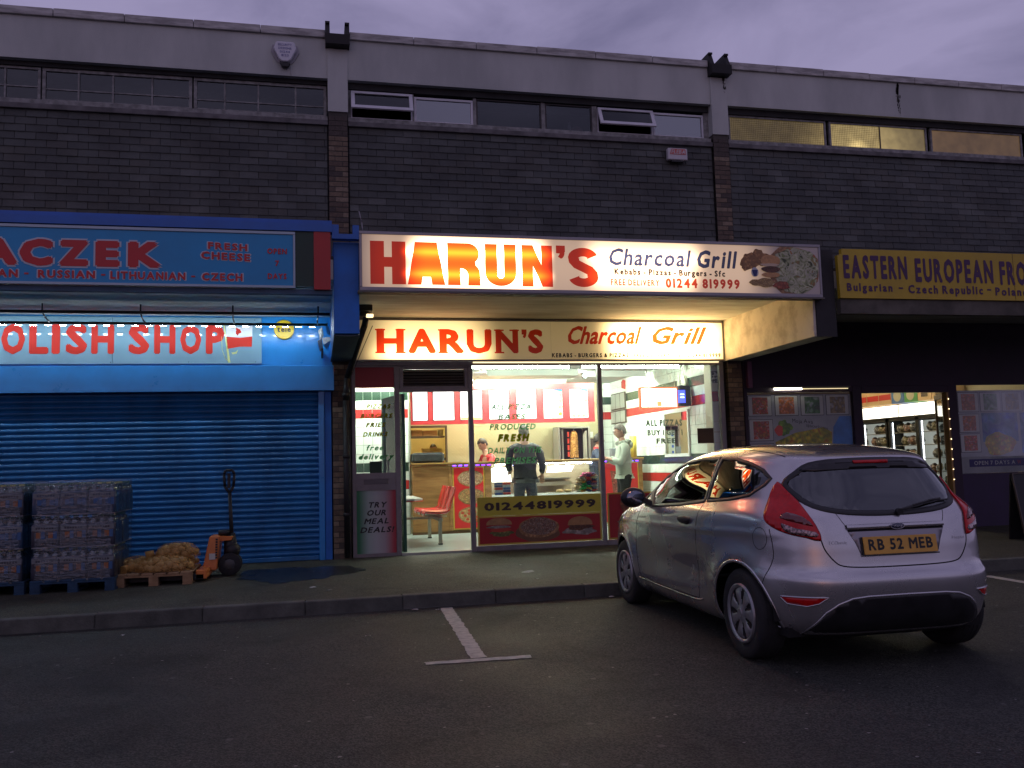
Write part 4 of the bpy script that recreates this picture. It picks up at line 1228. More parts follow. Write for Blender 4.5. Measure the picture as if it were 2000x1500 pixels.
# vinyl on the glass
olive = film('vinyl_olive_green', (0.17, 0.18, 0.008))
vgreen = film('vinyl_green', (0.09, 0.30, 0.13))
vgrey = film('vinyl_grey_green', (0.13, 0.17, 0.13))
gy = FY + .0045
for s_, z, x, w, h, m_, off in (('PIZZAS', 2.19, .71, .33, .068, olive, .06), ('BURGERS', 2.055, .625, .44, .068, olive, .06), ('FRIES', 1.93, .70, .265, .066, olive, .06), ('DRINKS', 1.795, .655, .34, .068, olive, .06), ('free', 1.60, .695, .24, .08, vgreen, .035), ('delivery', 1.475, .585, .49, .08, vgreen, .05)):
    lettering(sf, s_, x, gy, z, w, h, m_, off=off, shear=.3, name='window_lettering', th=0.001)
for s_, z, x, w, h, m_, off in (('ALL PIZZA', 2.15, 2.505, .60, .082, vgreen, .035), ('BASES', 2.005, 2.61, .40, .08, vgreen, .035), ('PRODUCED', 1.855, 2.475, .69, .088, vgreen, .035), ('FRESH', 1.68, 2.595, .46, .115, olive, .085), ('DAILY ON THE', 1.51, 2.44, .80, .09, vgreen, .035), ('PREMISES', 1.36, 2.53, .62, .092, vgreen, .04)):
    lettering(sf, s_, x, gy, z, w, h, m_, off=off, shear=.25, name='window_lettering', th=0.001)
for s_, z, x, w, h in (('ALL PIZZAS', 1.865, 4.90, .59, .10), ('BUY 1 GET 1', 1.725, 4.92, .57, .085), ('FREE', 1.60, 5.06, .31, .08)):
    lettering(sf, s_, x, gy, z, w, h, vgrey, off=.045, name='window_lettering', th=0.001)
bx('card', sf, mat('green_card', (0.015, 0.045, 0.02), rough=0.6), .745, .915, gy - .001, gy + .0005, 1.285, 1.445)
bx('brown_notice', sf, mat('brown_card', (0.085, 0.058, 0.038), rough=0.8, var=0.08), 5.735, 6.0, gy - .001, gy + .0005, 1.59, 1.82)
wg = bx('window_graphic', sf, mat('graphic_yellow', (0.52, 0.46, 0.04), rough=0.5, var=0.05), 2.27, 4.135, FY - .004, FY + .003, .615, .885)
lettering(wg, '01244819999', 2.37, FY - .0045, .69, 1.68, .115, mat('graphic_brown_ink', (0.035, 0.018, 0.012), rough=0.5), off=.045, gap=.10)
yb = mat('graphic_yellow_border', (0.50, 0.36, 0.05), rough=0.5)
redg = mat('graphic_red', (0.33, 0.012, 0.014), rough=0.5, var=0.08, vscale=2)
def red_graphic(xa, xb, z0, z1):
    w = bx('window_graphic', sf, yb, xa, xb, FY - .004, FY + .003, z0, z1)
    bx('red_ground', w, redg, xa + .025, xb - .025, FY - .006, FY - .0042, z0 + .025, z1 - .022)
    return w
wg = red_graphic(2.27, 4.135, .198, .613)
yy = FY - .0065
bun = mat('print_bun_dim', (0.36, 0.19, 0.075), rough=0.5, var=0.2, vscale=14, lo=.3, hi=.7)
lettuce = food_mat('print_lettuce', [(0.10, 0.13, 0.03), (0.30, 0.28, 0.08)], 24)
pale = food_mat('print_pale_sauce', [(0.30, 0.24, 0.20), (0.48, 0.42, 0.36)], 18)
toppings = food_mat('print_pizza_topping', [(0.15, 0.05, 0.02), (0.38, 0.27, 0.18), (0.22, 0.06, 0.03), (0.45, 0.38, 0.30), (0.12, 0.05, 0.03)], 38)
def burger(w, cx, cz, s_=1.0, y=yy):
    print_blob(w, lettuce, cx + .04 * s_, cz - .095 * s_, .17 * s_, .042 * s_, y, seed=31, wob=.12)
    print_blob(w, mat('print_tomato', (0.42, 0.05, 0.025), rough=0.4), cx + .02 * s_, cz - .045 * s_, .15 * s_, .028 * s_, y - .0014, seed=32, wob=.05)
    print_blob(w, pale, cx, cz + .0 * s_, .18 * s_, .020 * s_, y - .0028, seed=33, wob=.06)
    w_ = MB().prism([(cx + .19 * s_ * math.cos(R(a)), y - .0042, cz + .03 * s_ + .10 * s_ * math.sin(R(a)) ** .8) for a in range(0, 181, 12)], (0, -.0012, 0))
    part('printed_food', w_, bun, w)
burger(wg, 2.58, .455)
print_blob(wg, mat('print_board', (0.16, 0.075, 0.035), rough=0.5, var=.2), 3.16, .37, .33, .15, yy, seed=35, wob=.05, clip=(2.8, 3.55, .225, .59))
print_blob(wg, crust, 3.17, .425, .305, .150, yy - .0014, seed=36, wob=.02)
print_blob(wg, toppings, 3.17, .44, .265, .125, yy - .0028, seed=37, wob=.02)
print_blob(wg, pale, 3.80, .36, .24, .07, yy, seed=38, wob=.14, clip=(3.45, 4.1, .23, .59))
print_blob(wg, meat, 3.79, .41, .19, .05, yy - .0014, seed=39, wob=.15)
w_ = MB().prism([(3.80 + .19 * math.cos(R(a)), yy - .003, .435 + .125 * math.sin(R(a)) ** .8) for a in range(0, 181, 12)], (0, -.0012, 0))
part('printed_food', w_, bun, wg)
wg = red_graphic(4.235, 6.11, .198, .885)
chick = food_mat('print_fried_chicken', [(0.18, 0.045, 0.015), (0.42, 0.15, 0.05), (0.28, 0.08, 0.03)], 22)
for i in range(9):
    print_blob(wg, chick, 4.55 + .13 * (i % 4) + rnd.uniform(-.03, .03), .56 + .09 * (i // 4), .10, .085, yy - .0013 * i, seed=50 + i, wob=.1)
print_blob(wg, pale, 4.62, .44, .22, .06, yy - .013, seed=70, wob=.15)
print_blob(wg, crust, 5.5, .5, .33, .20, yy, seed=71, wob=.02)
print_blob(wg, toppings, 5.5, .5, .29, .17, yy - .0014, seed=72, wob=.02)

# ------------------------------------------------------------------ inside the takeaway
IX0, IX1, IY1 = .51, 6.20, 17.75
floorm = mat('shop_lino', (0.30, 0.36, 0.34), rough=0.35, var=0.10, vscale=2.5)
part('shop_floor', MB().box(IX0, IX1 + .01, FY + .05, 19.7, PZ + .001, FZ), floorm, None, kind='structure')
ceil_m = mat('shop_ceiling', (0.66, 0.68, 0.66), rough=0.7, var=0.05, vscale=1.5)
ceil_ = part('shop_ceiling', MB().box(IX0, IX1, FY + .05, 19.7, 3.035, 3.08), mat('ceiling_back', (0.3, .3, .3)), None, kind='structure')
for i in range(9):
    for j in range(9):
        xa, ya = IX0 + i * .633, FY + .055 + j * .60
        if ya < 17.7:
            bx('ceiling_panel', ceil_, ceil_m, xa + .004, xa + .629, ya + .004, ya + .596, 3.024 + rnd.uniform(-.002, .002), 3.034)
tile_w = mat('tile_white', (0.80, 0.86, 0.80), rough=0.18, var=0.03, vscale=3)
tile_r = mat('tile_red', (0.46, 0.035, 0.030), rough=0.2, var=0.08)
tile_g = mat('tile_dark_green', (0.022, 0.050, 0.032), rough=0.2, var=0.2)
grout = mat('grout', (0.40, 0.42, 0.38), rough=0.8)
def tile_mat_i(k):
    return 1 if k in (5, 13) else 2 if k in (7, 15) else 0
TM = [tile_w, tile_r, tile_g]
tw = part('tiled_wall', MB().box(IX1 - .02, IX1 + .015, FY + .06, IY1, FZ, 3.035).box(IX0, 1.66, 15.83, 15.95, FZ, 3.02).box(5.85, IX1 - .021, IY1, IY1 + .1, FZ, 3.02).box(IX0 - .008, IX0, FY + .06, 15.83, FZ, 3.02), grout, None, kind='structure')
tmesh = {}
def tiles(kind, u0, u1, fixed, pitch=.16, limit=298):
    out = MB()
    n = 0
    nu = int(math.ceil((u1 - u0) / pitch))
    order = [(i, k) for k in range(18) for i in range(nu)]
    for i, k in order:
        a, b = u0 + i * pitch, min(u1, u0 + (i + 1) * pitch)
        if b - a < .03: continue
        mi = tile_mat_i(k)
        z0 = .16 + k * .16
        if n < limit and (kind == 'front' or z0 > 0.9):
            key = (kind, mi, round(b - a, 3))
            if key not in tmesh:
                q = MB()
                if kind == 'front': q.box(.003, b - a - .003, -.008, .002, .003, .157)
                else: q.box(-.008, .002, .003, b - a - .003, .003, .157)
                tmesh[key] = mesh_of(q, 'tile', TM[mi], bevel=.0015)
            o = link('tile', tmesh[key], tw)
            o.location = (a, fixed, z0) if kind == 'front' else (fixed, a, z0)
            o.rotation_euler = (0, 0, rnd.uniform(-.004, .004))
            n += 1
        else:
            if kind == 'front': out.box(a + .003, b - .003, fixed - .008, fixed + .002, z0 + .003, z0 + .157, mi)
            else: out.box(fixed - .008, fixed + .002, a + .003, b - .003, z0 + .003, z0 + .157, mi)
    return out
q = tiles('front', .52, 1.655, 15.828)
if len(q.bm.verts): part('tile_field', q, TM, tw, kind='stuff')
q = tiles('side', FY + .36, 17.74, IX1 - .022, limit=170)
part('tile_field', q, TM, tw, kind='stuff')
q = tiles('front', 5.86, 6.175, 17.748, limit=0)
part('tile_field', q, TM, tw, kind='stuff')
q = MB()
for (z0, mi) in ((1.77, 0), (1.93, 0), (2.24, 1), (2.56, 2), (2.72, 0), (2.08, 0), (1.6, 0), (1.44, 0), (2.40, 0)):
    q.box(6.06, 6.17, FY + .10, FY + .108, z0, z0 + .155, mi)
part('pilaster', MB().box(6.05, IX1 - .03, FY + .11, FY + .35, FZ, 3.02), mat('cream_pilaster', (0.62, 0.58, 0.44), rough=0.6), tw)
part('tile_field', q, TM, tw, kind='stuff')

# lighting: fluorescent battens; extra deep tubes added to brighten the room
tube_m = mat('fluorescent_tube', (0.9, 0.95, 0.9), emit=(0.88, 1.0, 0.80), estr=75.0)
tube_d = mat('boosted_deep_tube', (0.9, 0.95, 0.9), emit=(0.90, 1.0, 0.84), estr=410.0)  # strength raised far above the front tubes to fill the room
batten_m = mat('batten_white', (0.7, 0.72, 0.7), rough=0.4)
for i, (xa, xb, y, z, lab) in enumerate(((2.35, 4.08, 13.75, 2.92, 'ceiling light tube behind the left big pane of the takeaway'), (4.30, 6.02, 13.75, 2.92, 'ceiling light tube behind the right big pane of the takeaway'), (3.0, 4.6, 15.1, 2.97, 'added ceiling light tube nearer the menu screens'), (3.1, 4.9, 16.9, 2.97, 'added ceiling light tube over the kitchen behind the counter'), (4.9, 6.0, 15.4, 2.97, 'short ceiling light tube near the notice boards'), (.75, 1.55, 15.1, 2.97, 'short added ceiling light tube over the table corner'))):
    fx = thing('ceiling_light', ((xa + xb) / 2, y, z), 'fluorescent ' + lab, 'ceiling light', group='fluorescent lights in the takeaway')
    bx('batten', fx, batten_m, xa - .03, xb + .03, y - .03, y + .03, z + .03, 3.03)
    part('tube', MB().tube((xa, y, z), (xb, y, z), .022, seg=10), tube_m if i < 2 else tube_d, fx)
    if i >= 2: bx('added_spill_flap', fx, batten_m, xa - .03, xb + .03, y - .075, y - .070, z - .055, z + .06)  # added flap that keeps deep tube light from spilling onto the street
    bx('tube_holder', fx, batten_m, xa - .03, xa - .002, y - .02, y + .02, z - .024, z + .028)
    bx('tube_holder', fx, batten_m, xb + .002, xb + .03, y - .02, y + .02, z - .024, z + .028)

# kitchen wall: quilted steel, hatch at its left
steel = bpy.data.materials.new('quilted_steel')
steel.use_nodes = True
t = steel.node_tree
b = t.nodes['Principled BSDF']
b.inputs['Base Color'].default_value = (0.50, 0.46, 0.28, 1)
b.inputs['Metallic'].default_value = 0.75
b.inputs['Roughness'].default_value = 0.42
geo = t.nodes.new('ShaderNodeNewGeometry')
rt = t.nodes.new('ShaderNodeMapping'); rt.inputs['Rotation'].default_value = (0, R(45), 0); rt.inputs['Scale'].default_value = (1, 0.001, 1)
t.links.new(geo.outputs['Position'], rt.inputs['Vector'])
v = N(t, 'ShaderNodeTexVoronoi', Scale=20.0); v.inputs['Randomness'].default_value = 0.0
v.feature = 'F1'; v.distance = 'CHEBYCHEV'
t.links.new(rt.outputs[0], v.inputs['Vector'])
bp = N(t, 'ShaderNodeBump', Strength=0.8, Distance=0.010); bp.invert = True
t.links.new(v.outputs['Distance'], bp.inputs['Height']); t.links.new(bp.outputs[0], b.inputs['Normal'])
part('kitchen_wall', MB().box(2.61, 5.85, 17.62, 17.7, FZ, 3.02).box(1.66, 2.61, 17.62, 17.7, 2.16, 3.02).box(1.66, 2.61, 17.62, 17.7, FZ, 1.25).box(5.85, 5.87, 17.62, 17.76, FZ, 3.0).box(1.66, 1.70, 15.96, 17.6, FZ, 3.02), steel, None, kind='structure')
warm_w = mat('back_room_wall', (0.62, 0.50, 0.22), rough=0.8, var=0.08)
part('back_room_wall', MB().box(1.2, 3.2, 19.5, 19.6, FZ, 3.0).box(1.2, 1.25, 17.72, 19.5, FZ, 3.0).box(3.15, 3.2, 17.72, 19.5, FZ, 3.0), warm_w, None, kind='structure')
br = thing('ceiling_light', (2.3, 18.6, 2.85), 'warm lamp lighting the back room behind the hatch', 'ceiling light')
bx('lamp_cover', br, mat('warm_lamp', (0.9, 0.8, 0.5), emit=(1.0, 0.80, 0.42), estr=40.0), 2.0, 2.6, 18.45, 18.7, 2.86, 2.90)
bx('lamp_base', br, batten_m, 2.05, 2.55, 18.48, 18.67, 2.901, 3.03)
hf = thing('hatch_frame', (2.15, 17.6, 1.2), 'dark brown frame of the serving hatch in the kitchen wall', 'hatch')
part('frame', MB().box(1.70, 1.76, 17.58, 17.66, 1.25, 2.16).box(2.575, 2.61, 17.58, 17.66, 1.25, 2.16).box(1.70, 2.61, 17.58, 17.66, 2.13, 2.17), mat('brown_wood', (0.07, 0.045, 0.025), rough=0.6), hf)
bx('shelf', hf, mat('brown_wood', ()), 1.765, 2.57, 17.66, 17.95, 1.93, 1.965)
cardb = mat('carton_board', (0.40, 0.23, 0.09), rough=0.8, var=0.15)
for i, (xa, xb, zh) in enumerate(((1.90, 2.12, .125), (2.13, 2.42, .115))):
    single('carton', MB().box(xa, xb, 17.70, 17.92, 1.966, 1.966 + zh), cardb, ((xa + xb) / 2, 17.8, 1.966), ('narrower' if i == 0 else 'wider') + ' brown carton on the shelf in the kitchen hatch', 'carton', bevel=.006)
single('round_tub', MB().lathe([(0, 0), (.055, 0), (.06, .13), (0, .13)], (2.50, 17.80, 1.966), 'Z', 18), mat('tub_cream', (0.5, 0.42, 0.22), rough=0.5), (2.50, 17.8, 1.966), 'cream tub at the right end of the hatch shelf', 'tub')
for i in range(4):
    single('folded_box', MB().box(2.18, 2.58, 18.2, 18.45, 1.53 + i * .052, 1.575 + i * .052), mat('folded_carton_yellow', (0.55, 0.42, 0.17), rough=0.7), (2.38, 18.3, 1.53 + i * .052), ['lowest', 'second', 'third', 'topmost'][i] + ' flat yellow pizza box in the pile seen through the hatch', 'pizza box', group='flat pizza boxes in the back room')
bx('box_table', None, mat('brown_wood', ()), 1.9, 2.9, 18.15, 18.6, 1.47, 1.528, label='brown shelf board carrying the flat boxes in the back room', cat='shelf')

# menu screens
mf = thing('menu_board', (3.45, 16.0, 2.13), 'long red menu housing with glowing white screens above the counter', 'menu board')
redf = mat('menu_red', (0.45, 0.030, 0.035), rough=0.35, var=0.06)
scr = [(1.74, 2.03), (2.115, 2.525), (2.62, 3.05), (3.165, 3.565), (3.69, 4.095), (4.215, 4.61), (4.73, 5.12)]
prev = 1.68
hb = MB().box(1.68, 5.235, 15.99, 16.10, 2.755, 2.865).box(1.68, 5.235, 15.99, 16.10, 2.12, 2.185)
for a, b in scr:
    hb.box(prev, a, 15.99, 16.10, 2.1855, 2.7545)
    prev = b
hb.box(prev, 5.235, 15.99, 16.10, 2.1855, 2.7545)
hb.box(1.68, 5.235, 16.05, 16.10, 2.186, 2.754)
part('housing', hb, redf, mf)
scrm = mat('screen_glow', (0.12, 0.12, 0.12), emit=(1.0, 1.0, 0.98), estr=2.2)
sy_ = mat('screen_food_yellow', (0.6, 0.45, 0.1), emit=(1.0, 0.72, 0.16), estr=1.0)
sb_ = mat('screen_blue', (0.02, 0.15, 0.5), emit=(0.03, 0.28, 0.85), estr=0.8)
so_ = mat('screen_faint_print', (0.6, 0.5, 0.4), emit=(1.0, 0.88, 0.70), estr=1.15)
for i, (a, b) in enumerate(scr):
    s_ = bx('screen', mf, scrm, a + .012, b - .012, 16.005, 16.03, 2.197, 2.743)
    part('screen_bezel', MB().box(a, a + .011, 15.985, 16.02, 2.186, 2.754).box(b - .011, b, 15.985, 16.02, 2.186, 2.754).box(a + .0115, b - .0115, 15.985, 16.02, 2.186, 2.196).box(a + .0115, b - .0115, 15.985, 16.02, 2.744, 2.754), black, s_)
    if i >= 5:
        part('printed_corner', MB().prism([(b - .20, 16.003, 2.742), (b - .014, 16.003, 2.742), (b - .014, 16.003, 2.705), (b - .08, 16.003, 2.712)], (0, -.002, 0)), sb_, s_)
        for k in range(4 if i == 5 else 2):
            print_blob(s_, sy_, b - .055, 2.64 - .115 * k, .038, .028, 16.003, seed=80 + 7 * i + k, wob=.1, name='menu_picture')
        for k in range(3):
            print_blob(s_, sy_, a + .09 + .10 * k if i == 6 else b - .06, 2.235 if i == 6 else 2.27, .035, .025, 16.003, seed=95 + k, wob=.1, name='menu_picture')
    elif i in (3, 4):
        for k in range(2):
            print_blob(s_, so_, a + .12 + .15 * k, 2.54, .055, .02, 16.003, seed=60 + k + i, wob=.15, name='menu_picture')
        print_blob(s_, so_, a + .12, 2.24, .08, .02, 16.003, seed=66 + i, wob=.1, name='menu_picture')
    elif i == 0:
        for k in range(2): print_blob(s_, so_, a + .08, 2.66 - .1 * k, .04, .025, 16.003, seed=40 + k, name='menu_picture')
    elif i == 2:
        part('menu_picture', MB().box(a + .02, b - .02, 16.001, 16.004, 2.20, 2.24), sy_, s_)
bx('strip_light', mf, mat('strip_warm', (0.9, 0.8, 0.5), emit=(1.0, 0.80, 0.42), estr=40.0), 1.9, 4.2, 16.35, 16.40, 2.155, 2.175)
cam_ = thing('dome_camera', (4.93, 15.6, 2.93), 'small grey dome camera under the ceiling above the menu screens', 'camera')
part('dome', MB().ball((4.93, 15.6, 2.955), .06, 2).tube((4.93, 15.6, 2.98), (4.93, 15.6, 3.025), .06, seg=18), mat('camera_grey', (0.10, 0.12, 0.12), rough=0.3), cam_)

# counter
ct = thing('counter', (3.8, 15.6, FZ), 'long wood-trimmed serving counter with red pizza and kebab posters', 'counter')
wood = mat('counter_wood', (0.20, 0.095, 0.028), rough=0.45, col2=(0.32, 0.165, 0.055), vscale=4, stretch=(0.6, 1, 6))
woodl = mat('counter_wood_top', (0.24, 0.13, 0.05), rough=0.35, var=0.2, vscale=5, stretch=(.4, 1, 1))
goldt = mat('gold_edge', (0.65, 0.42, 0.12), rough=0.3, metal=0.5)
part('worktop', MB().box(1.66, 3.08, 15.55, 16.2, 1.365, 1.415).box(3.08, 6.02, 15.55, 15.95, 1.365, 1.415), woodl, ct, bevel=.006)
bx('gold_strip', ct, goldt, 1.66, 6.02, 15.535, 15.549, 1.395, 1.412)
bx('front_panel', ct, wood, 1.67, 2.375, 15.60, 15.66, .20, 1.36)
bx('plinth', ct, mat('plinth_wood', (0.14, 0.07, 0.03), rough=0.5), 1.67, 3.1, 15.62, 15.68, FZ, .199)
part('panel_frame', MB().box(1.67, 1.72, 15.585, 15.599, .20, 1.36).box(2.33, 2.375, 15.585, 15.599, .20, 1.36).box(1.721, 2.329, 15.585, 15.599, 1.30, 1.36), wood, ct, bevel=.003)
def poster(xa, xb, z0, z1, label):
    p = bx('poster', ct, yb, xa, xb, 15.592, 15.60, z0, z1, label=label)
    bx('poster_ground', p, mat('poster_red', (0.52, 0.020, 0.022), rough=0.35), xa + .022, xb - .022, 15.589, 15.5915, z0 + .022, z1 - .022)
    return p
bx('post', ct, wood, 2.376, 2.392, 15.59, 15.66, .2, 1.36)
p = poster(2.394, 2.975, .215, 1.335, 'red poster of three pizzas')
pz = [food_mat('poster_pizza_white', [(0.55, 0.30, 0.14), (0.65, 0.50, 0.33), (0.38, 0.12, 0.06), (0.6, 0.45, 0.25)], 34), food_mat('poster_pizza_veg', [(0.20, 0.16, 0.04), (0.58, 0.42, 0.18), (0.45, 0.14, 0.05), (0.5, 0.42, 0.2)], 34), food_mat('poster_pizza_pepperoni', [(0.58, 0.40, 0.16), (0.62, 0.45, 0.22)], 30)]
for k, (cz, mm) in enumerate(((1.12, pz[0]), (.80, pz[1]), (.47, pz[2]))):
    print_blob(p, crust, 2.72, cz, .235, .145, 15.588, seed=k, wob=.015, clip=(2.42, 2.95, .24, 1.31))
    print_blob(p, mm, 2.72, cz, .215, .125, 15.5865, seed=k, wob=.015, clip=(2.42, 2.95, .24, 1.31))
pep = MB()
for k in range(11):
    a, r3 = k * 2.4, .05 * math.sqrt(k)
    pep.prism(blob(2.72 + r3 * 1.15 * math.cos(a), .47 + r3 * .66 * math.sin(a), .030, .024, 15.585, seed=k, n=12, wob=.02), (0, -.001, 0))
part('pepperoni', pep, mat('print_pepperoni', (0.42, 0.05, 0.02), rough=0.4), p)
bx('post', ct, wood, 2.98, 3.10, 15.585, 15.66, .2, 1.36)
bx('cabinet', ct, mat('cabinet_white', (0.55, 0.56, 0.55), rough=0.4), 3.101, 5.19, 15.60, 16.25, FZ, .74)
bx('post', ct, wood, 5.165, 5.235, 15.585, 15.66, .2, 1.36)
p = poster(5.24, 5.925, .215, 1.335, 'red poster of a kebab cone')
part('printed_food', MB().prism([(5.36, 15.588, 1.18), (5.66, 15.588, 1.14), (5.60, 15.588, .35), (5.46, 15.588, .30)], (0, -.0012, 0)), food_mat('poster_doner', [(0.22, 0.05, 0.035), (0.42, 0.12, 0.09), (0.30, 0.08, 0.06)], 20), p)
bx('post', ct, wood, 5.93, 6.0, 15.58, 16.2, FZ, 1.36)
bx('counter_back', ct, wood, 1.70, 3.08, 15.665, 15.69, FZ, 1.36)
violet = mat('violet_led', (0.1, 0.02, 0.5), emit=(0.16, 0.03, 1.0), estr=9.0)
vl = MB()
x = 2.40
while x < 5.92:
    if not 3.10 < x < 5.17:
        vl.box(x, x + .06, 15.575, 15.583, 1.345, 1.36)
    x += .105
part('violet_led_strip', vl, violet, ct)
vw = mat('violet_white_led', (0.3, 0.3, 0.9), emit=(0.35, 0.40, 1.0), estr=16.0)
vl = MB()
for i in range(9):
    x = 3.25 + i * .215
    for k in range(3):
        vl.box(x + k * .03, x + k * .03 + .016, 15.70, 15.708, 1.325, 1.345)
part('display_led_strip', vl, vw, ct)
# chilled display inside the counter
dc = thing('display_case', (4.1, 15.65, .745), 'bright glass-fronted chilled display set in the counter', 'display case')
steelb = mat('brushed_steel', (0.42, 0.40, 0.36), rough=0.35, metal=0.7, var=0.1)
bx('display_floor', dc, mat('display_white', (0.70, 0.72, 0.70), rough=0.3), 3.101, 5.163, 15.60, 16.25, .745, .80)
bx('display_glass', dc, glz, 3.101, 5.163, 15.602, 15.606, .801, 1.36)
bx('rear_shelf', dc, steelb, 3.60, 4.70, 16.02, 16.25, 1.045, 1.075)
bx('rear_rail', dc, mat('steel_light', (0.66, 0.62, 0.52), rough=0.3, metal=0.5), 3.60, 4.72, 16.0, 16.018, .93, 1.0)
bx('display_back', dc, mat('display_back_tan', (0.42, 0.33, 0.24), rough=0.5), 3.102, 5.162, 16.255, 16.28, .8, 1.36)
bx('display_side', dc, steelb, 3.102, 3.106, 15.61, 16.25, .8, 1.36)
bx('display_lamp', dc, mat('display_lamp', (0.9, 0.9, 0.8), emit=(1.0, 0.93, 0.75), estr=40.0), 3.2, 5.05, 15.72, 15.735, 1.345, 1.355)
pl = MB().prism([(4.19, 15.80, 1.175), (4.67, 15.80, 1.185), (4.75, 15.86, 1.30), (4.24, 15.86, 1.295)], (0, .006, 0))
single('price_panel', pl, mat('price_panel_glow', (0.9, 0.9, 0.85), emit=(1, 1, .95), estr=2.0), (4.45, 15.83, 1.18), 'glowing white slanted price panel inside the display case', 'price panel')
pl = MB().prism([(3.13, 15.80, 1.03), (3.52, 15.80, 1.03), (3.50, 15.86, 1.28), (3.25, 15.86, 1.32), (3.14, 15.86, 1.27)], (0, .006, 0))
single('price_panel', pl, mat('price_panel_glow', ()), (3.33, 15.83, 1.03), 'glowing white panel at the left end of the display case', 'price panel')
bnm = mat('burger_bun', (0.60, 0.46, 0.24), rough=0.7, var=0.12, vscale=20)
for i, x in enumerate((3.82, 4.44, 4.60)):
    q = MB().ball((x, 15.82, .832), .075, 2, sc=(1, .9, .42))
    single('bread_bun', q, bnm, (x, 15.82, .80), ['pale bun alone in the middle of the display case', 'pale bun left of its neighbour near the crisps', 'pale bun nearest the crisp packets'][i], 'bun', group='buns in the display case')
tubc = [('blue', (0.02, 0.09, 0.36)), ('white and blue', (0.45, 0.55, 0.65)), ('red', (0.5, 0.03, 0.02)), ('dark blue', (0.015, 0.05, 0.22))]
for i in range(5):
    for j in range(2):
        nm, cc = (tubc[i % 4] if j == 0 else tubc[(i + 2) % 4])
        q = MB().box(3.19 + j * .15, 3.325 + j * .15, 15.68, 15.80, .802 + i * .045, .842 + i * .045)
        single('snack_box', q, mat('snack_' + nm.replace(' ', '_'), cc, rough=0.4, var=.15, vscale=30), (3.26 + j * .15, 15.74, .802 + i * .045), '%s snack box, %s in the %s pile of the display case' % (nm, ['lowest', 'second', 'middle', 'fourth', 'topmost'][i], ['left', 'right'][j]), 'snack box', group='snack boxes in the display case', bevel=.006)
packc = [('green', (0.03, 0.36, 0.09)), ('red', (0.52, 0.04, 0.06)), ('pink', (0.55, 0.10, 0.28)), ('cream', (0.58, 0.45, 0.28)), ('dark blue', (0.05, 0.06, 0.20)), ('silver', (0.45, 0.42, 0.40)), ('orange', (0.58, 0.24, 0.05)), ('purple', (0.22, 0.06, 0.36))]
pk = {}
def packet(x, z, ci, sx=.065, y=15.74):
    nm, cc = packc[ci]
    if (ci) not in pk:
        q = MB()
        g = [[None] * 7 for _ in range(5)]
        for s in (1, -1):
            for i in range(5):
                for j in range(7):
                    u, v_ = i / 4 * 2 - 1, j / 6 * 2 - 1
                    h = .024 * (1 - abs(v_) ** 3) * (1 - u ** 4) * s
                    g[i][j] = q.bm.verts.new((v_ * .07, u * .055, h + .004 * math.sin(i * 3 + j * 5)))
            for i in range(4):
                for j in range(6):
                    q.bm.faces.new((g[i][j], g[i + 1][j], g[i + 1][j + 1], g[i][j + 1])).smooth = True
        pk[ci] = mesh_of(q, 'crisp_packet', mat('packet_' + nm.replace(' ', '_'), cc, rough=0.25, var=.5, vscale=45, coat=.6, lo=.4, hi=.6))
    o = link('crisp_packet', pk[ci], None, nm + ' crisp packet in the heap at the right of the display case', 'crisp packet', 'crisp packets heaped in the display case')
    o.location = (x, y, z)
    o.rotation_euler = (R(rnd.uniform(-12, 12)), R(rnd.uniform(-14, 14)), R(rnd.uniform(-25, 25)))
rows_ = [(4.76, 5.08, .825), (4.75, 5.09, .865), (4.76, 5.09, .905), (4.78, 5.09, .945), (4.80, 5.08, .985), (4.80, 5.08, 1.025), (4.84, 5.07, 1.065), (4.88, 5.07, 1.10), (4.91, 5.06, 1.14)]
cols_ = [(5, 6, 4, 1), (3, 0, 6, 4), (3, 0, 0, 5), (5, 0, 4, 7), (3, 6, 4, 1), (3, 5, 1, 4), (5, 1, 3, 7), (2, 7, 1, 2), (2, 2, 7, 7)]
for (a, b, z), cs in zip(rows_, cols_):
    n = 4 if b - a > .26 else 3
    for i in range(n):
        packet(a + (b - a) * i / (n - 1), z, cs[i % 4], y=15.74 + rnd.uniform(-.02, .02))

# thermal bag, boxes, charity boxes on the counter
tb = MB().box(1.69, 2.26, 15.62, 16.05, 1.417, 1.60)
single('delivery_bag', tb, mat('black_nylon', (0.014, 0.017, 0.019), rough=0.6, var=0.3, bump=0.5, bscale=14), (1.97, 15.8, 1.417), 'flat black padded delivery bag on the left end of the counter', 'bag', bevel=.035)
for i, (xa, xb, za, cc, nm) in enumerate(((5.56, 5.70, .50, (0.62, 0.66, 0.58), 'tall white charity box standing at the right end of the counter'), (5.44, 5.55, .18, (0.16, 0.18, 0.20), 'small grey card stand on the counter in front of the man in the hoodie'))):
    o = thing('charity_box' if i == 0 else 'card_stand', ((xa + xb) / 2, 15.75, 1.417), nm, 'box' if i == 0 else 'stand')
    bx('box_body', o, mat('box_col_%d' % i, cc, rough=.5), xa, xb, 15.70, 15.82, 1.417, 1.417 + za, bevel=.005)
    if i == 0:
        for k in range(4):
            bx('blue_print', o, mat('print_blue_bright', (0.03, 0.10, 0.45)), xa + .03, xa + .07, 15.696, 15.699, 1.47 + k * .11, 1.52 + k * .11)
single('yellow_tub', MB().lathe([(0, 0), (.06, 0), (.065, .40), (0, .40)], (5.90, 15.75, 1.417), 'Z', 18), mat('yellow_plastic', (0.55, 0.42, 0.05), rough=.5), (5.90, 15.75, 1.417), 'tall yellow tub standing at the far right end of the counter', 'tub')

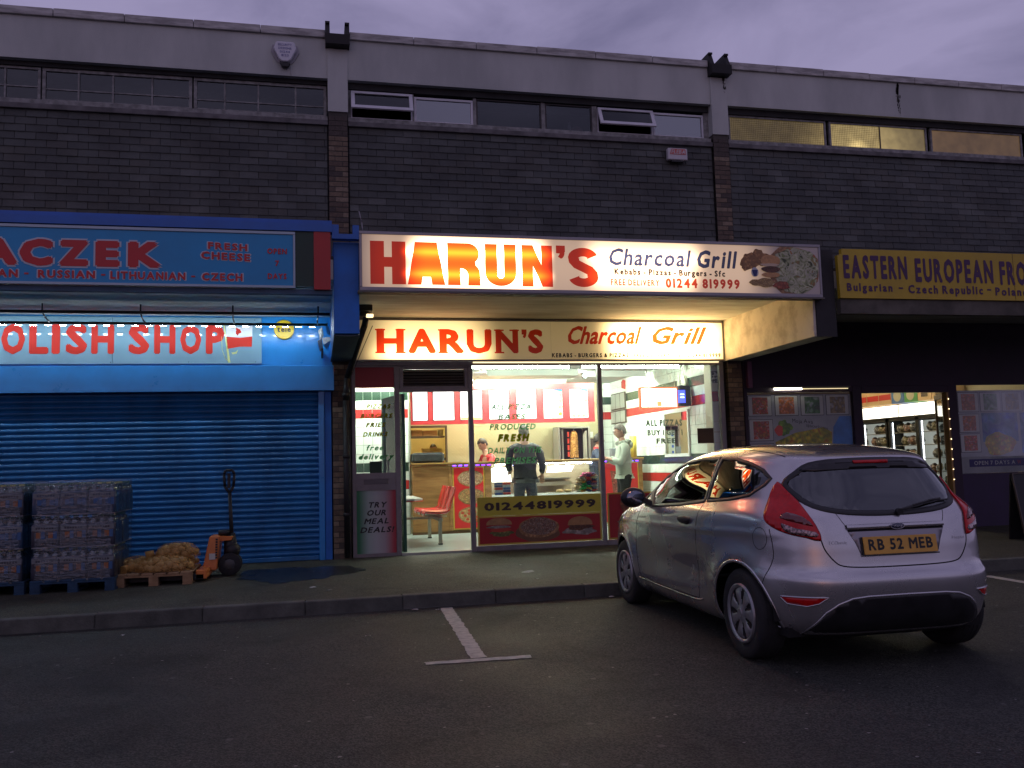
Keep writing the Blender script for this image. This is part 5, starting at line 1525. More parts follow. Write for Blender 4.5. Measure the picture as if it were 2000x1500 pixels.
# kebab grill
kg = thing('kebab_grill', (5.15, 17.25, 1.40), 'upright steel kebab grill with glowing plates and an orange meat cone', 'kebab grill')
part('grill_frame', MB().box(4.82, 4.86, 17.15, 17.55, 1.40, 2.05).box(4.93, 4.97, 17.3, 17.55, 1.40, 2.04).box(5.46, 5.50, 17.15, 17.55, 1.40, 2.05).box(4.82, 5.50, 17.15, 17.55, 2.05, 2.08).box(4.82, 5.50, 17.1, 17.58, 1.36, 1.40), steelb, kg)
bx('grill_back', kg, mat('sooty_steel', (0.045, 0.032, 0.022), rough=.5, metal=.5), 4.86, 5.46, 17.56, 17.59, 1.40, 2.05)
part('grill_wing', MB().prism([(5.36, 17.2, 1.42), (5.44, 17.2, 1.42), (5.44, 17.2, 2.0), (5.40, 17.2, 1.98), (5.36, 17.2, 1.9)], (0, .01, 0)), mat('steel_light', ()), kg)
for k in range(4):
    bx('heater_plate', kg, mat('glowing_plate', (0.5, 0.05, 0.02), emit=(1.0, 0.07, 0.03), estr=.5), 5.045, 5.075, 17.24, 17.28, 1.47 + k * .135, 1.57 + k * .135)
kb = MB()
rr = random.Random(3)
ringsK = []
for j in range(26):
    z = 1.45 + .54 * j / 25
    rad = .082 * (1 - .22 * (j / 25) ** 3) if j < 24 else .05
    ringsK.append([kb.bm.verts.new((5.17 + (rad + rr.uniform(-.007, .007)) * math.cos(6.283 * i / 22), 17.22 + (rad + rr.uniform(-.007, .007)) * math.sin(6.283 * i / 22), z + rr.uniform(-.006, .006))) for i in range(22)])
for a, b in zip(ringsK, ringsK[1:]):
    for i in range(22):
        kb.bm.faces.new((a[i], a[(i + 1) % 22], b[(i + 1) % 22], b[i]))
kb.bm.faces.new(ringsK[-1])
part('meat_cone', kb, mat('kebab_meat', (0.32, 0.11, 0.02), rough=.55, col2=(0.68, 0.36, 0.08), vscale=38, bump=.5, bscale=60), kg)
part('spit', MB().tube((5.17, 17.22, 1.41), (5.17, 17.22, 2.09), .009), steelb, kg)
sk = MB().box(5.56, 5.70, 17.585, 17.61, 1.86, 1.98)
single('wall_socket', sk, batten_m, (5.63, 17.6, 1.92), 'small white socket on the dark kitchen wall right of the kebab grill', 'socket', bevel=.004)
bx('dark_door', None, mat('brown_door', (0.07, 0.04, 0.028), rough=.5), 5.55, 5.84, 17.59, 17.615, 1.2, 1.84, label='dark brown cupboard door on the kitchen wall right of the kebab grill', cat='cupboard door')

# things on the right-hand wall and in the window
ck = thing('wall_clock', (6.16, 13.87, 2.61), 'round cream wall clock high on the tiled right-hand wall', 'clock')
q = MB().tube((6.168, 13.87, 2.61), (6.105, 13.87, 2.61), .175, seg=40)
part('clock_case', q, mat('clock_cream', (0.60, 0.58, 0.44), rough=.4), ck, bevel=.006)
part('clock_face', MB().tube((6.104, 13.87, 2.61), (6.100, 13.87, 2.61), .150, seg=40), mat('clock_white', (0.68, 0.70, 0.62), rough=.4), ck)
part('clock_hands', MB().box(6.094, 6.099, 13.862, 13.878, 2.60, 2.70).box(6.094, 6.099, 13.80, 13.87, 2.60, 2.612), black, ck)
mrw = thing('wall_mirror', (6.16, 14.26, 1.46), 'white-framed mirror on the right-hand tiled wall', 'mirror')
part('mirror_frame', MB().box(6.135, 6.168, 13.73, 14.80, 1.40, 1.455).box(6.135, 6.168, 13.73, 14.80, 2.165, 2.20).box(6.135, 6.168, 13.73, 13.775, 1.456, 2.164).box(6.135, 6.168, 14.755, 14.80, 1.456, 2.164), batten_m, mrw)
bx('mirror_glass', mrw, mat('mirror', (0.78, 0.80, 0.76), rough=0.015, metal=1.0), 6.145, 6.150, 13.776, 14.754, 1.456, 2.164)
for i, (ya, yb_, z0, z1, lab) in enumerate(((16.78, 17.62, 2.42, 2.76, 'upper'), (16.78, 17.66, 2.13, 2.40, 'lower'))):
    nb = thing('notice_board', (6.16, (ya + yb_) / 2, z0), lab + ' framed board of three printed notices on the right-hand tiled wall', 'notice board')
    bx('board_frame', nb, mat('brown_wood', ()), 6.14, 6.168, ya, yb_, z0, z1)
    for k in range(3):
        w3 = (yb_ - ya) / 3
        bx('notice', nb, mat('paper_grey', (0.42, 0.43, 0.38), rough=.7, var=.06), 6.132, 6.139, ya + w3 * k + .02, ya + w3 * (k + 1) - .02, z0 + .02, z1 - .02)
single('red_pennant', MB().prism([(6.14, 16.95, 2.84), (6.14, 16.74, 2.80), (6.14, 16.72, 2.98), (6.14, 16.84, 3.01), (6.14, 16.95, 2.97)], (.01, 0, 0)), tile_r, (6.14, 16.85, 2.84), 'small red paper shape stuck above the notice boards', 'paper decoration')
hs = thing('hanging_sign', (5.46, 13.3, 2.19), 'glowing white rectangular sign with red edge hanging inside the right-hand pane', 'lit sign')
part('sign_box', MB().box(5.13, 5.79, 13.31, 13.37, 2.185, 2.535), mat('orange_red_case', (0.5, 0.08, 0.03), rough=.4, emit=(1.0, 0.25, 0.08), estr=.9), hs, bevel=.004)
bx('lit_face', hs, mat('lit_sign_face', (0.9, 0.9, 0.85), emit=(1.0, 0.95, 0.82), estr=3.4), 5.155, 5.765, 13.303, 13.309, 2.21, 2.51)
bx('printed_word', hs, mat('lit_orange_print', (0.8, 0.4, 0.1), emit=(1.0, 0.62, 0.22), estr=1.1), 5.42, 5.50, 13.299, 13.302, 2.22, 2.30)
part('hanging_wire', MB().path([(5.20, 13.34, 2.535), (5.28, 13.34, 2.80), (5.25, 13.34, 2.86), (5.3, 13.34, 3.02)], .007, seg=6).path([(5.75, 13.34, 2.535), (5.75, 13.34, 3.02)], .003, seg=5), batten_m, hs)
bl = thing('insect_killer', (5.98, 13.6, 2.24), 'small box glowing bright blue hanging beside the clock', 'insect killer')
bx('box_body', bl, black, 5.93, 6.13, 13.55, 13.72, 2.24, 2.58, bevel=.01)
bx('blue_lamp', bl, mat('uv_blue', (0.05, 0.05, 0.6), emit=(0.06, 0.09, 1.0), estr=2.6), 5.90, 6.02, 13.535, 13.549, 2.29, 2.50)
bx('white_tube', bl, mat('uv_white', (0.7, 0.8, 1.0), emit=(0.55, 0.70, 1.0), estr=3.5), 5.93, 6.00, 13.530, 13.534, 2.37, 2.39)
bx('white_tube', bl, mat('uv_white', ()), 5.93, 6.00, 13.530, 13.534, 2.42, 2.44)
part('wire', MB().path([(5.95, 13.6, 2.58), (6.0, 13.6, 3.02)], .003, seg=5).path([(6.08, 13.6, 2.58), (6.0, 13.6, 3.02)], .003, seg=5), black, bl)
single('picture', MB().box(6.06, 6.155, FY + .085, FY + .098, 2.53, 2.70), mat('picture_black_white', (0.02, 0.03, 0.02), rough=.4, col2=(0.5, 0.55, 0.5), vscale=22, lo=.5, hi=.53), (6.11, FY + .09, 2.53), 'small black and white picture in the top right corner of the takeaway window', 'picture')

# seats and table by the door
rp = mat('red_moulded_plastic', (0.60, 0.035, 0.030), rough=0.22, coat=.4, var=.04)
leg_m = mat('cream_steel_leg', (0.42, 0.40, 0.32), rough=.45)
bench = thing('seat_row', (1.95, 14.2, FZ), 'row of three red bucket seats on one cream steel beam inside the door', 'seats')
def seat_bm(cx, cy):
    bm = bmesh.new()
    prof = [(-.25, .43), (-.23, .462), (-.12, .452), (0, .447), (.10, .455), (.15, .49), (.19, .58), (.225, .70), (.262, .82), (.275, .855), (.262, .875)]
    rows = []
    for i, (px, pz) in enumerate(prof):
        row = []
        for j in range(11):
            v_ = j / 10 * 2 - 1
            w_ = .205 - .03 * max(0, (i - 5) / 5) ** 2
            row.append(bm.verts.new((cx + px - .03 * v_ * v_ * (1 if i > 5 else 0), cy + v_ * w_, FZ + pz + .045 * abs(v_) ** 3 * (1 if i < 6 else .2))))
        rows.append(row)
    for a, b in zip(rows, rows[1:]):
        for j in range(10):
            bm.faces.new((a[j], a[j + 1], b[j + 1], b[j])).smooth = True
    bmesh.ops.recalc_face_normals(bm, faces=bm.faces)
    bmesh.ops.solidify(bm, geom=bm.faces[:], thickness=.014)
    return bm
for cy in (13.72, 14.22, 14.74):
    part('seat', seat_bm(1.88, cy), rp, bench)
part('beam', MB().box(1.84, 1.90, 13.45, 14.98, FZ + .36, FZ + .41).box(1.72, 2.0, 13.70, 13.74, FZ + .41, FZ + .435).box(1.72, 2.0, 14.20, 14.24, FZ + .41, FZ + .435).box(1.72, 2.0, 14.72, 14.76, FZ + .41, FZ + .435), leg_m, bench)
for cy in (13.55, 14.85):
    bx('leg', bench, leg_m, 1.845, 1.895, cy - .025, cy + .025, FZ + .02, FZ + .36)
    bx('foot', bench, black, 1.84, 1.90, cy - .04, cy + .04, FZ + .001, FZ + .02)
tb = thing('table', (1.2, 14.2, FZ), 'white table with red edge between the door and the red seats', 'table')
part('tabletop', MB().prism([(.80, 13.35, .84), (1.46, 13.35, .84), (1.60, 13.50, .84), (1.60, 14.9, .84), (.80, 14.9, .84)], (0, 0, .03)), mat('table_white', (0.62, 0.64, 0.60), rough=.3), tb)
part('table_edge', MB().prism([(.795, 13.34, .825), (1.465, 13.34, .825), (1.61, 13.495, .825), (1.61, 14.91, .825), (.795, 14.91, .825)], (0, 0, .0145)), rp, tb)
bx('table_leg', tb, leg_m, 1.15, 1.21, 13.8, 13.86, FZ, .824)
bx('table_leg', tb, leg_m, 1.15, 1.21, 14.5, 14.56, FZ, .824)
bx('brace', tb, leg_m, 1.21, 1.84, 14.18, 14.22, FZ + .36, FZ + .40)

# ------------------------------------------------------------------ right-hand shop
RZ = .13
part('neighbour_floor', MB().box(6.52, 16.6, FY - .0, 19.8, PZ + .001, RZ), mat('shop_floor_grey', (0.25, 0.24, 0.21), rough=.5), None, kind='structure')
part('neighbour_ceiling', MB().box(6.52, 12.6, FY + .06, 19.8, 3.0, 3.05), mat('ceiling_cream', (0.6, 0.55, 0.42), rough=.8), None, kind='structure')
part('neighbour_wall', MB().box(12.55, 12.7, FY + .06, 19.8, RZ, 3.0).box(8.0, 12.55, 18.6, 18.7, RZ, 3.0), mat('wall_cream', (0.55, 0.48, 0.34), rough=.8), None, kind='structure')
part('purple_stall_riser', MB().box(10.36, 16.9, FY - .03, FY + .05, PZ, .98).box(6.54, 8.42, FY - .03, FY + .05, PZ, .98), mat('purple_panel', (0.026, 0.010, 0.050), rough=.5, var=.2), bld)
part('purple_frame', MB().box(8.425, 8.585, FY - .05, FY + .06, PZ, 2.449).box(10.20, 10.36, FY - .05, FY + .06, PZ, 2.449).box(6.52, 6.58, FY - .045, FY + .05, .981, 2.449).box(8.586, 10.199, FY - .05, FY + .05, 2.335, 2.449).box(6.581, 8.424, FY - .045, FY + .04, 2.36, 2.449), purp, bld, bevel=.004)
def posterwin(name, xa, xb, z0, z1, label):
    w = thing(name, ((xa + xb) / 2, FY, z0), label, 'window display')
    bx('backing_print', w, mat('poster_sheet', (0.26, 0.29, 0.28), rough=.5, col2=(0.40, 0.43, 0.42), vscale=1.7), xa, xb, FY + .012, FY + .018, z0, z1)
    bx('glass', w, glass_mat('dark_shop_glass', tint=(0.97, 0.97, 0.98), refl=.2), xa, xb, FY - .004, FY, z0, z1)
    return w
pw = posterwin('window_display', 6.585, 8.42, .985, 2.355, 'left window of the dark shop covered with framed food pictures and a pasta-salad poster')
fr_m = mat('poster_black_line', (0.02, 0.02, 0.022))
wh = mat('poster_white', (0.50, 0.53, 0.47), rough=.4)
pics = [food_mat('poster_pic_a', [(0.117, 0.097, 0.030), (0.512, 0.251, 0.032), (0.780, 0.038, 0.010), (0.663, 0.576, 0.402)], 22), food_mat('poster_pic_b', [(0.498, 0.410, 0.323), (0.744, 0.177, 0.010), (0.374, 0.243, 0.025)], 22),
        food_mat('poster_pic_c', [(0.501, 0.588, 0.501), (0.104, 0.322, 0.061), (0.077, 0.121, 0.033)], 12), food_mat('poster_pic_d', [(0.519, 0.519, 0.475), (0.304, 0.217, 0.043), (0.711, 0.537, 0.188)], 16)]
def pic(w, xa, xb, z0, z1, m_):
    f = bx('framed_picture', w, fr_m, xa, xb, FY + .008, FY + .0115, z0, z1)
    bx('picture_mount', f, wh, xa + .008, xb - .008, FY + .0055, FY + .0078, z0 + .008, z1 - .008)
    bx('picture_print', f, m_, xa + .07, xb - .07, FY + .003, FY + .0053, z0 + .03, z1 - .03)
bx('yellow_header', pw, mat('header_ochre', (0.22, 0.15, 0.03), rough=.5), 6.59, 8.41, FY + .006, FY + .0115, 2.325, 2.353)
for i, x in enumerate((6.61, 7.07, 7.52, 7.97)):
    pic(pw, x, x + .405, 1.99, 2.315, pics[i])
for i, z in enumerate((1.60, 1.22)):
    pic(pw, 6.61, 7.02, z, z + .34, [pics[0], pics[2]][i])
orange_p = food_mat('poster_pasta', [(0.800, 0.278, 0.010), (0.800, 0.712, 0.010), (0.488, 0.488, 0.010), (0.286, 0.374, 0.010)], 13)
part('printed_bowl', MB().prism([(7.05, FY + .011, 1.30), (8.02, FY + .011, 1.30), (8.05, FY + .011, 1.72), (7.9, FY + .011, 1.80), (7.4, FY + .011, 1.72), (7.05, FY + .011, 1.58)], (0, -.001, 0)), orange_p, pw)
part('printed_blue_bowl', MB().prism([(8.03, FY + .0108, 1.25), (8.41, FY + .0108, 1.25), (8.41, FY + .0108, 1.97), (8.2, FY + .0108, 1.97), (8.08, FY + .0108, 1.8)], (0, -.001, 0)), mat('poster_blue', (0.04, 0.20, 0.50), rough=.4, var=.3), pw)
print_blob(pw, food_mat('poster_herbs', [(0.091, 0.265, 0.010), (0.320, 0.581, 0.010)], 16), 7.22, 1.80, .12, .12, FY + .0098, seed=4, wob=.15)
print_blob(pw, mat('poster_pepper', (0.65, 0.06, 0.02), rough=.4), 7.12, 1.76, .07, .085, FY + .0088, seed=6, wob=.08)
lettering(pw, 'Moja', 7.36, FY + .0095, 1.885, .17, .06, fr_m, off=.0, rise=-.1, th=.001)
lettering(pw, 'Ava', 7.56, FY + .0095, 1.875, .16, .06, fr_m, off=.0, rise=-.12, th=.001)
lettering(pw, 'spacerkowe', 7.60, FY + .0095, 1.815, .38, .05, fr_m, off=.0, rise=-.15, th=.001)
# the lamp caught by the poster: a tube glowing along the head of the window
tl = thing('window_light', (7.7, FY + .05, 2.40), 'bright slim tube light glowing above the left poster window of the dark shop', 'tube light')
part('lamp_batten', MB().box(6.98, 8.35, FY - .12, FY - .055, 2.425, 2.448), mat('batten_bronze', (0.1, 0.09, 0.06), rough=.5), tl)
part('tube', MB().tube((7.02, FY - .085, 2.408), (7.50, FY - .085, 2.408), .015, seg=10), mat('tube_warm_bright', (1, .95, .8), emit=(1.0, .95, .78), estr=9.0), tl)
part('tube_far_end', MB().tube((7.50, FY - .085, 2.408), (8.32, FY - .085, 2.408), .006, seg=8), mat('tube_warm_dim', (1, .9, .6), emit=(1.0, .80, .45), estr=1.1), tl)
pw = posterwin('window_display', 10.365, 14.5, .985, 2.36, 'right window of the dark shop with framed food pictures and an OPEN 7 DAYS strip')
for i, x in enumerate((10.41, 10.84, 11.27, 11.72, 12.2, 12.7)):
    pic(pw, x, x + .40, 2.0, 2.33, pics[(i + 1) % 4])
for i, z in enumerate((1.66, 1.33)):
    pic(pw, 10.41, 10.80, z, z + .31, [pics[1], pics[0]][i])
part('printed_blue_ground', MB().prism([(10.85, FY + .0108, 1.5), (11.55, FY + .0108, 1.5), (11.55, FY + .0108, 1.98), (10.85, FY + .0108, 1.98)], (0, -.001, 0)).prism([(11.6, FY + .0108, 1.3), (12.4, FY + .0108, 1.3), (12.4, FY + .0108, 1.98), (11.6, FY + .0108, 1.98)], (0, -.001, 0)), food_mat('poster_blue_scene', [(0.010, 0.080, 0.560), (0.173, 0.347, 0.609), (0.010, 0.211, 0.386)], 6), pw)
print_blob(pw, food_mat('poster_veg_heap', [(0.362, 0.405, 0.010), (0.800, 0.637, 0.010), (0.800, 0.224, 0.010)], 14), 11.17, 1.46, .30, .19, FY + .0092, seed=8, wob=.07)
lp = bx('lettered_strip', pw, mat('strip_navy', (0.03, 0.025, 0.14), rough=.4), 10.55, 12.2, FY + .0085, FY + .0112, 1.09, 1.215)
lettering(lp, 'OPEN 7 DAYS A', 10.64, FY + .0083, 1.12, .80, .065, mat('poster_white', ()), off=.02, th=.001)
lettering(lp, 'W', 11.48, FY + .0083, 1.12, .08, .065, mat('strip_red', (0.4, 0.04, 0.05)), off=.02, th=.001)

# fridges along the far side wall, boxes above them
fhd = mat('fridge_header', (0.9, 0.9, 0.85), emit=(1.0, 0.95, 0.80), estr=2.3)
fin = mat('fridge_inside_glow', (0.45, 0.46, 0.42), rough=.5, emit=(0.75, 0.80, 0.72), estr=.30)  # lining given a glow of its own to brighten the shelves
fbk = mat('fridge_black', (0.012, 0.011, 0.010), rough=.4)
prodm = [food_mat('fridge_goods_a', [(0.20, 0.18, 0.15), (0.5, 0.48, 0.42), (0.12, 0.10, 0.08), (0.45, 0.42, 0.38)], 14), food_mat('fridge_goods_b', [(0.30, 0.05, 0.03), (0.5, 0.40, 0.32), (0.35, 0.12, 0.05), (0.5, 0.45, 0.4)], 12), food_mat('fridge_goods_c', [(0.25, 0.20, 0.10), (0.45, 0.38, 0.22), (0.15, 0.12, 0.08)], 14)]
for fi, (ya, yb_, lab) in enumerate(((16.60, 18.45, 'farther upright fridge with glowing header seen through the dark shop doorway'), (14.70, 16.55, 'nearer upright fridge with glowing header beside the dark shop doorway edge'))):
    f = thing('fridge', (12.3, (ya + yb_) / 2, RZ), lab, 'fridge', group='upright fridges in the right-hand shop')
    bx('cabinet', f, fbk, 12.33, 12.54, ya, yb_, RZ, 2.40)
    bx('interior', f, fin, 12.325, 12.329, ya + .06, yb_ - .06, .35, 2.02)
    bx('header', f, fhd, 12.27, 12.329, ya + .03, yb_ - .03, 2.12, 2.385)
    mid = (ya + yb_) / 2
    part('door_frame', MB().box(12.0, 12.05, ya, ya + .05, .3, 2.10).box(12.0, 12.05, yb_ - .05, yb_, .3, 2.10).box(12.0, 12.05, mid - .05, mid + .05, .3, 2.10).box(12.0, 12.05, ya, yb_, 2.03, 2.11).box(12.0, 12.05, ya, yb_, RZ, .3).box(12.05, 12.33, ya, ya + .012, RZ, 2.11).box(12.05, 12.33, yb_ - .012, yb_, RZ, 2.11).box(12.0, 12.33, ya, yb_, 2.112, 2.118), fbk, f)
    for z in (.62, .92, 1.22, 1.50, 1.77):
        bx('shelf', f, steelb, 12.06, 12.32, ya + .02, yb_ - .02, z, z + .015)
    bx('tube_light', f, mat('fridge_tube', (.9, .95, 1), emit=(.85, .93, 1), estr=6.0), 12.06, 12.075, yb_ - .075, yb_ - .06, .4, 2.0)
    bx('tube_light', f, mat('fridge_tube', ()), 12.06, 12.075, mid - .075, mid - .06, .4, 2.0)
    k = 0
    for z in (.635, .935, 1.235, 1.515, 1.785):
        y = ya + .12
        while y < yb_ - .25:
            w_ = rnd.uniform(.12, .22)
            if abs(y + w_ / 2 - mid) > .16 and rnd.random() < .95:
                q = MB().ball((12.20, y + w_ / 2, z + .095), .1, 3, sc=(.9, w_ * 5.6, 1.0))
                for v in q.bm.verts:
                    v.co += Vector((rnd.uniform(-.012, .012), rnd.uniform(-.012, .012), rnd.uniform(-.014, .014)))
                single('bagged_goods', q, prodm[(k + fi) % 3], (12.2, y + w_ / 2, z), 'frosty bag of frozen goods on a shelf of the %s fridge' % ('farther' if fi == 0 else 'nearer'), 'frozen goods', group='frozen goods in the %s fridge' % ('farther' if fi == 0 else 'nearer'))
            y += w_ + .012
            k += 1
y = 14.8
k = 0
bxm = [mat('carton_cream_red', (0.62, 0.40, 0.18), rough=.6, emit=(1, .7, .35), estr=.05), mat('carton_green', (0.12, 0.35, 0.10), rough=.6), mat('carton_blue', (0.10, 0.20, 0.40), rough=.6)]
while y < 18.2:
    near = y < 16.2
    o = thing('product_box', (12.25, y + .2, 2.405), ('printed cream box with barcode' if near and k < 2 else 'round-labelled green and blue box' if near else 'cream box with a red printed band') + ' on top of the fridges, number %d from the doorway side' % (k + 1), 'box', group='boxes stacked on the fridges')
    o['label'] = ['cream box with barcode print on the fridge nearest the doorway', 'cream box beside the barcode box on top of the nearer fridge', 'green box with pale round label on top of the nearer fridge', 'blue box with pale round label on top of the nearer fridge', 'cream box with red band over the joint of the two fridges', 'cream box with red band in the middle of the farther fridge top', 'cream box with red band near the far end of the fridge row', 'cream box with red band at the far end of the fridge row'][min(k, 7)]
    m0 = bxm[1] if k == 2 else bxm[2] if k == 3 else bxm[0]
    bx('box_body', o, m0, 12.06, 12.5, y, y + .40, 2.405, 2.405 + .36, bevel=.004)
    if k >= 4: bx('red_band', o, mat('band_red', (0.55, 0.03, 0.02), rough=.5), 12.052, 12.058, y + .005, y + .395, 2.50, 2.62)
    elif k in (2, 3): part('round_label', MB().tube((12.058, y + .2, 2.56), (12.05, y + .2, 2.56), .12, seg=20), mat('label_cream', (0.55, 0.48, 0.3)), o)
    else:
        q = MB()
        for j in range(9): q.box(12.052, 12.057, y + .10 + j * .022, y + .108 + j * .022, 2.48, 2.66)
        part('barcode', q, fbk, o)
    y += .42
    k += 1
for (xa, y, lab, xw) in ((10.6, 15.0, 'long tube light over the aisle of the right-hand shop', 1.5), (10.6, 17.2, 'tube light at the back of the right-hand shop', 1.5)):
    o = thing('ceiling_light', (xa, y, 2.9), lab, 'ceiling light')
    bx('batten', o, batten_m, xa - .03, xa + .03, y - .75, y + .75, 2.95, 3.0)
    part('tube', MB().tube((xa, y - .7, 2.93), (xa, y + .7, 2.93), .018, seg=10), mat('tube_cream', (1, .9, .7), emit=(1.0, .88, .62), estr=90.0), o)
# opened door with stickers and a strip of fairy lights at the right of the doorway
od = thing('shop_door', (10.18, FY + .1, RZ), 'opened timber-edged door with yellow stickers at the right of the lit doorway', 'door')
tim = mat('ochre_timber', (0.30, 0.18, 0.06), rough=.5, var=.2, vscale=8)
DM = Matrix.Translation((10.19, FY + .07, 0)) @ Matrix.Rotation(R(60), 4, 'Z')
part('door_leaf', MB().box(0, .05, -.02, .02, RZ, 2.33, m=DM).box(.75, .80, -.02, .02, RZ, 2.33, m=DM).box(.05, .75, -.02, .02, 2.25, 2.33, m=DM).box(.05, .75, -.02, .02, RZ, .35, m=DM), tim, od)
part('door_glass', MB().box(.05, .75, -.003, .003, .35, 2.25, m=DM), glass_mat('door_glass', tint=(0.85, 0.95, 0.9)), od)
for k in range(4):
    part('sticker', MB().box(.01, .045, -.024, -.021, .9 + k * .24, 1.06 + k * .24, m=DM), mat('sticker_yellow', (0.6, 0.45, 0.03), rough=.5), od)
q = MB()
for k in range(9):
    q.ball((10.185, FY - .055, .9 + k * .165), .008, 1)
part('bead_light', q, mat('bead_glow', (1, .9, .6), emit=(1, .85, .5), estr=5.0), od)
bx('frame_edge', bld, tim, 10.165, 10.198, FY - .045, FY + .05, PZ, 2.333)

# A-board at the right edge
ab = thing('pavement_board', (9.6, 10.3, PZ), 'dark pavement sign board standing at the far right edge', 'A-board')
part('board_panel', MB().prism([(9.38, 10.15, PZ), (10.0, 10.15, PZ), (10.0, 10.32, 1.02), (9.38, 10.32, 1.02)], (0, .02, 0)), black, ab, bevel=.004)
part('rear_panel', MB().prism([(9.38, 10.46, PZ), (10.0, 10.46, PZ), (10.0, 10.36, 1.02), (9.38, 10.36, 1.02)], (0, .02, 0)), black, ab)
part('edge_trim', MB().prism([(9.365, 10.145, PZ), (9.38, 10.145, PZ), (9.38, 10.315, 1.03), (9.365, 10.315, 1.03)], (0, .03, 0)).prism([(9.365, 10.31, 1.02), (10.0, 10.31, 1.02), (10.0, 10.31, 1.035), (9.365, 10.31, 1.035)], (0, .03, 0)), mat('trim_bronze', (0.10, 0.08, 0.07), rough=.5, metal=.4), ab)
# ------------------------------------------------------------------ the parked hatchback (own frame: x forward, y left, rear axle at 0)
paint = mat('silver_paint', (0.52, 0.51, 0.52), rough=0.27, metal=0.8, coat=1.0, var=0.03, vscale=2.2, bump=0.0)
blackp = mat('black_plastic', (0.012, 0.012, 0.013), rough=0.45, var=0.3, vscale=9)
rubber = mat('tyre_rubber', (0.014, 0.014, 0.015), rough=0.8, var=0.25, vscale=20, bump=0.3, bscale=90)
carglass = glass_mat('car_glass', tint=(0.52, 0.58, 0.56), refl=1.3, base=0.03)
privacy = glass_mat('rear_quarter_glass', tint=(0.07, 0.075, 0.09), refl=1.7, base=0.05)
redlens = mat('tail_lamp_red', (0.50, 0.003, 0.005), rough=0.16, coat=0.0, var=0.12, vscale=38, spec=0.45, emit=(1, 0.02, 0.01), estr=0.0)
LEV = [  # z, rear x, front x, half width
    (0.17, -0.34, 3.12, 0.740), (0.21, -0.50, 3.20, 0.785), (0.28, -0.585, 3.26, 0.825), (0.36, -0.620, 3.295, 0.846), (0.46, -0.645, 3.31, 0.858),
    (0.54, -0.655, 3.31, 0.861), (0.585, -0.652, 3.30, 0.862), (0.625, -0.612, 3.28, 0.862), (0.70, -0.598, 3.24, 0.861), (0.78, -0.590, 3.18, 0.858), (0.84, -0.578, 3.08, 0.853),
    (0.885, -0.565, 2.94, 0.846), (0.92, -0.552, 2.80, 0.836), (0.955, -0.537, 2.66, 0.816), (0.995, -0.513, 2.58, 0.789), (1.06, -0.475, 2.46, 0.762),
    (1.14, -0.425, 2.30, 0.730), (1.22, -0.375, 2.11, 0.693), (1.29, -0.335, 1.91, 0.655), (1.335, -0.310, 1.76, 0.622), (1.365, -0.20, 1.62, 0.592),
    (1.388, -0.06, 1.50, 0.555), (1.410, 0.12, 1.37, 0.500), (1.430, 0.30, 1.23, 0.425), (1.445, 0.50, 1.05, 0.30), (1.451, 0.65, 0.90, 0.16)]
def lev(z):
    z = max(LEV[0][0], min(LEV[-1][0], z))
    for i in range(len(LEV) - 1):
        if LEV[i][0] <= z <= LEV[i + 1][0]:
            a = LEV[max(0, i - 1)]; b = LEV[i]; c = LEV[i + 1]; d = LEV[min(len(LEV) - 1, i + 2)]
            t = (z - b[0]) / (c[0] - b[0])
            out = []
            for k in (1, 2, 3):
                m0 = (c[k] - a[k]) / max(1e-6, c[0] - a[0]) * (c[0] - b[0])
                m1 = (d[k] - b[k]) / max(1e-6, d[0] - b[0]) * (c[0] - b[0])
                # keep the curve free of overshoot
                dl = c[k] - b[k]
                m0 = math.copysign(min(abs(m0), 3 * abs(dl)), dl) if m0 * dl > 0 else 0
                m1 = math.copysign(min(abs(m1), 3 * abs(dl)), dl) if m1 * dl > 0 else 0
                h = (2 * t**3 - 3 * t**2 + 1) * b[k] + (t**3 - 2 * t**2 + t) * m0 + (-2 * t**3 + 3 * t**2) * c[k] + (t**3 - t**2) * m1
                out.append(h)
            return out
def car_point(z, s):
    xr, xf, w = lev(z)
    green = max(0, min(1, (z - 0.95) / 0.12))
    n = 5.0 - 1.0 * green
    th = s * 2 * math.pi
    c, sn = math.cos(th), math.sin(th)
    nn = n if c < 0 else (3.4 - 0.4 * green)
    mid = (xr + xf) / 2
    ex = math.copysign(abs(c) ** (2 / nn), c)
    ey = math.copysign(abs(sn) ** (2 / n), sn)
    x = mid + (xf - xr) / 2 * ex
    # belt rises to the rear
    rise = 0.075 * max(0, min(1, (1.6 - x) / 1.9)) if z > 0.75 else 0.075 * max(0, min(1, (1.6 - x) / 1.9)) * max(0, (z - 0.6) / 0.15)
    if z < 1.28:
        w = lev(z - rise * (1 if z < 1.12 else max(0, (1.28 - z) / 0.16)))[2]
    y = w * ey
    # slight waist in the doors, flared arches
    side = abs(ey) ** 6
    if z < 0.82:
        k = 0
        for hx in (0.0, 2.489):
            r = math.hypot(x - hx, (z - 0.30) * 1.0)
            k += 0.022 * math.exp(-((r - 0.37) / 0.085) ** 2)
        y += math.copysign(k * side, ey)
    y -= math.copysign(0.030 * side * math.exp(-((z - 0.50) / 0.13) ** 2) * max(0, 1 - ((x - 1.25) / 0.85) ** 4), ey) if abs(x - 1.25) < 0.85 else 0
    # crease under the shoulder
    y += math.copysign(0.007 * side * math.exp(-((z - 0.80 - 0.05 * max(0, min(1, (2 - x) / 2.2))) / 0.018) ** 2), ey)
    return Vector((x, y, z))
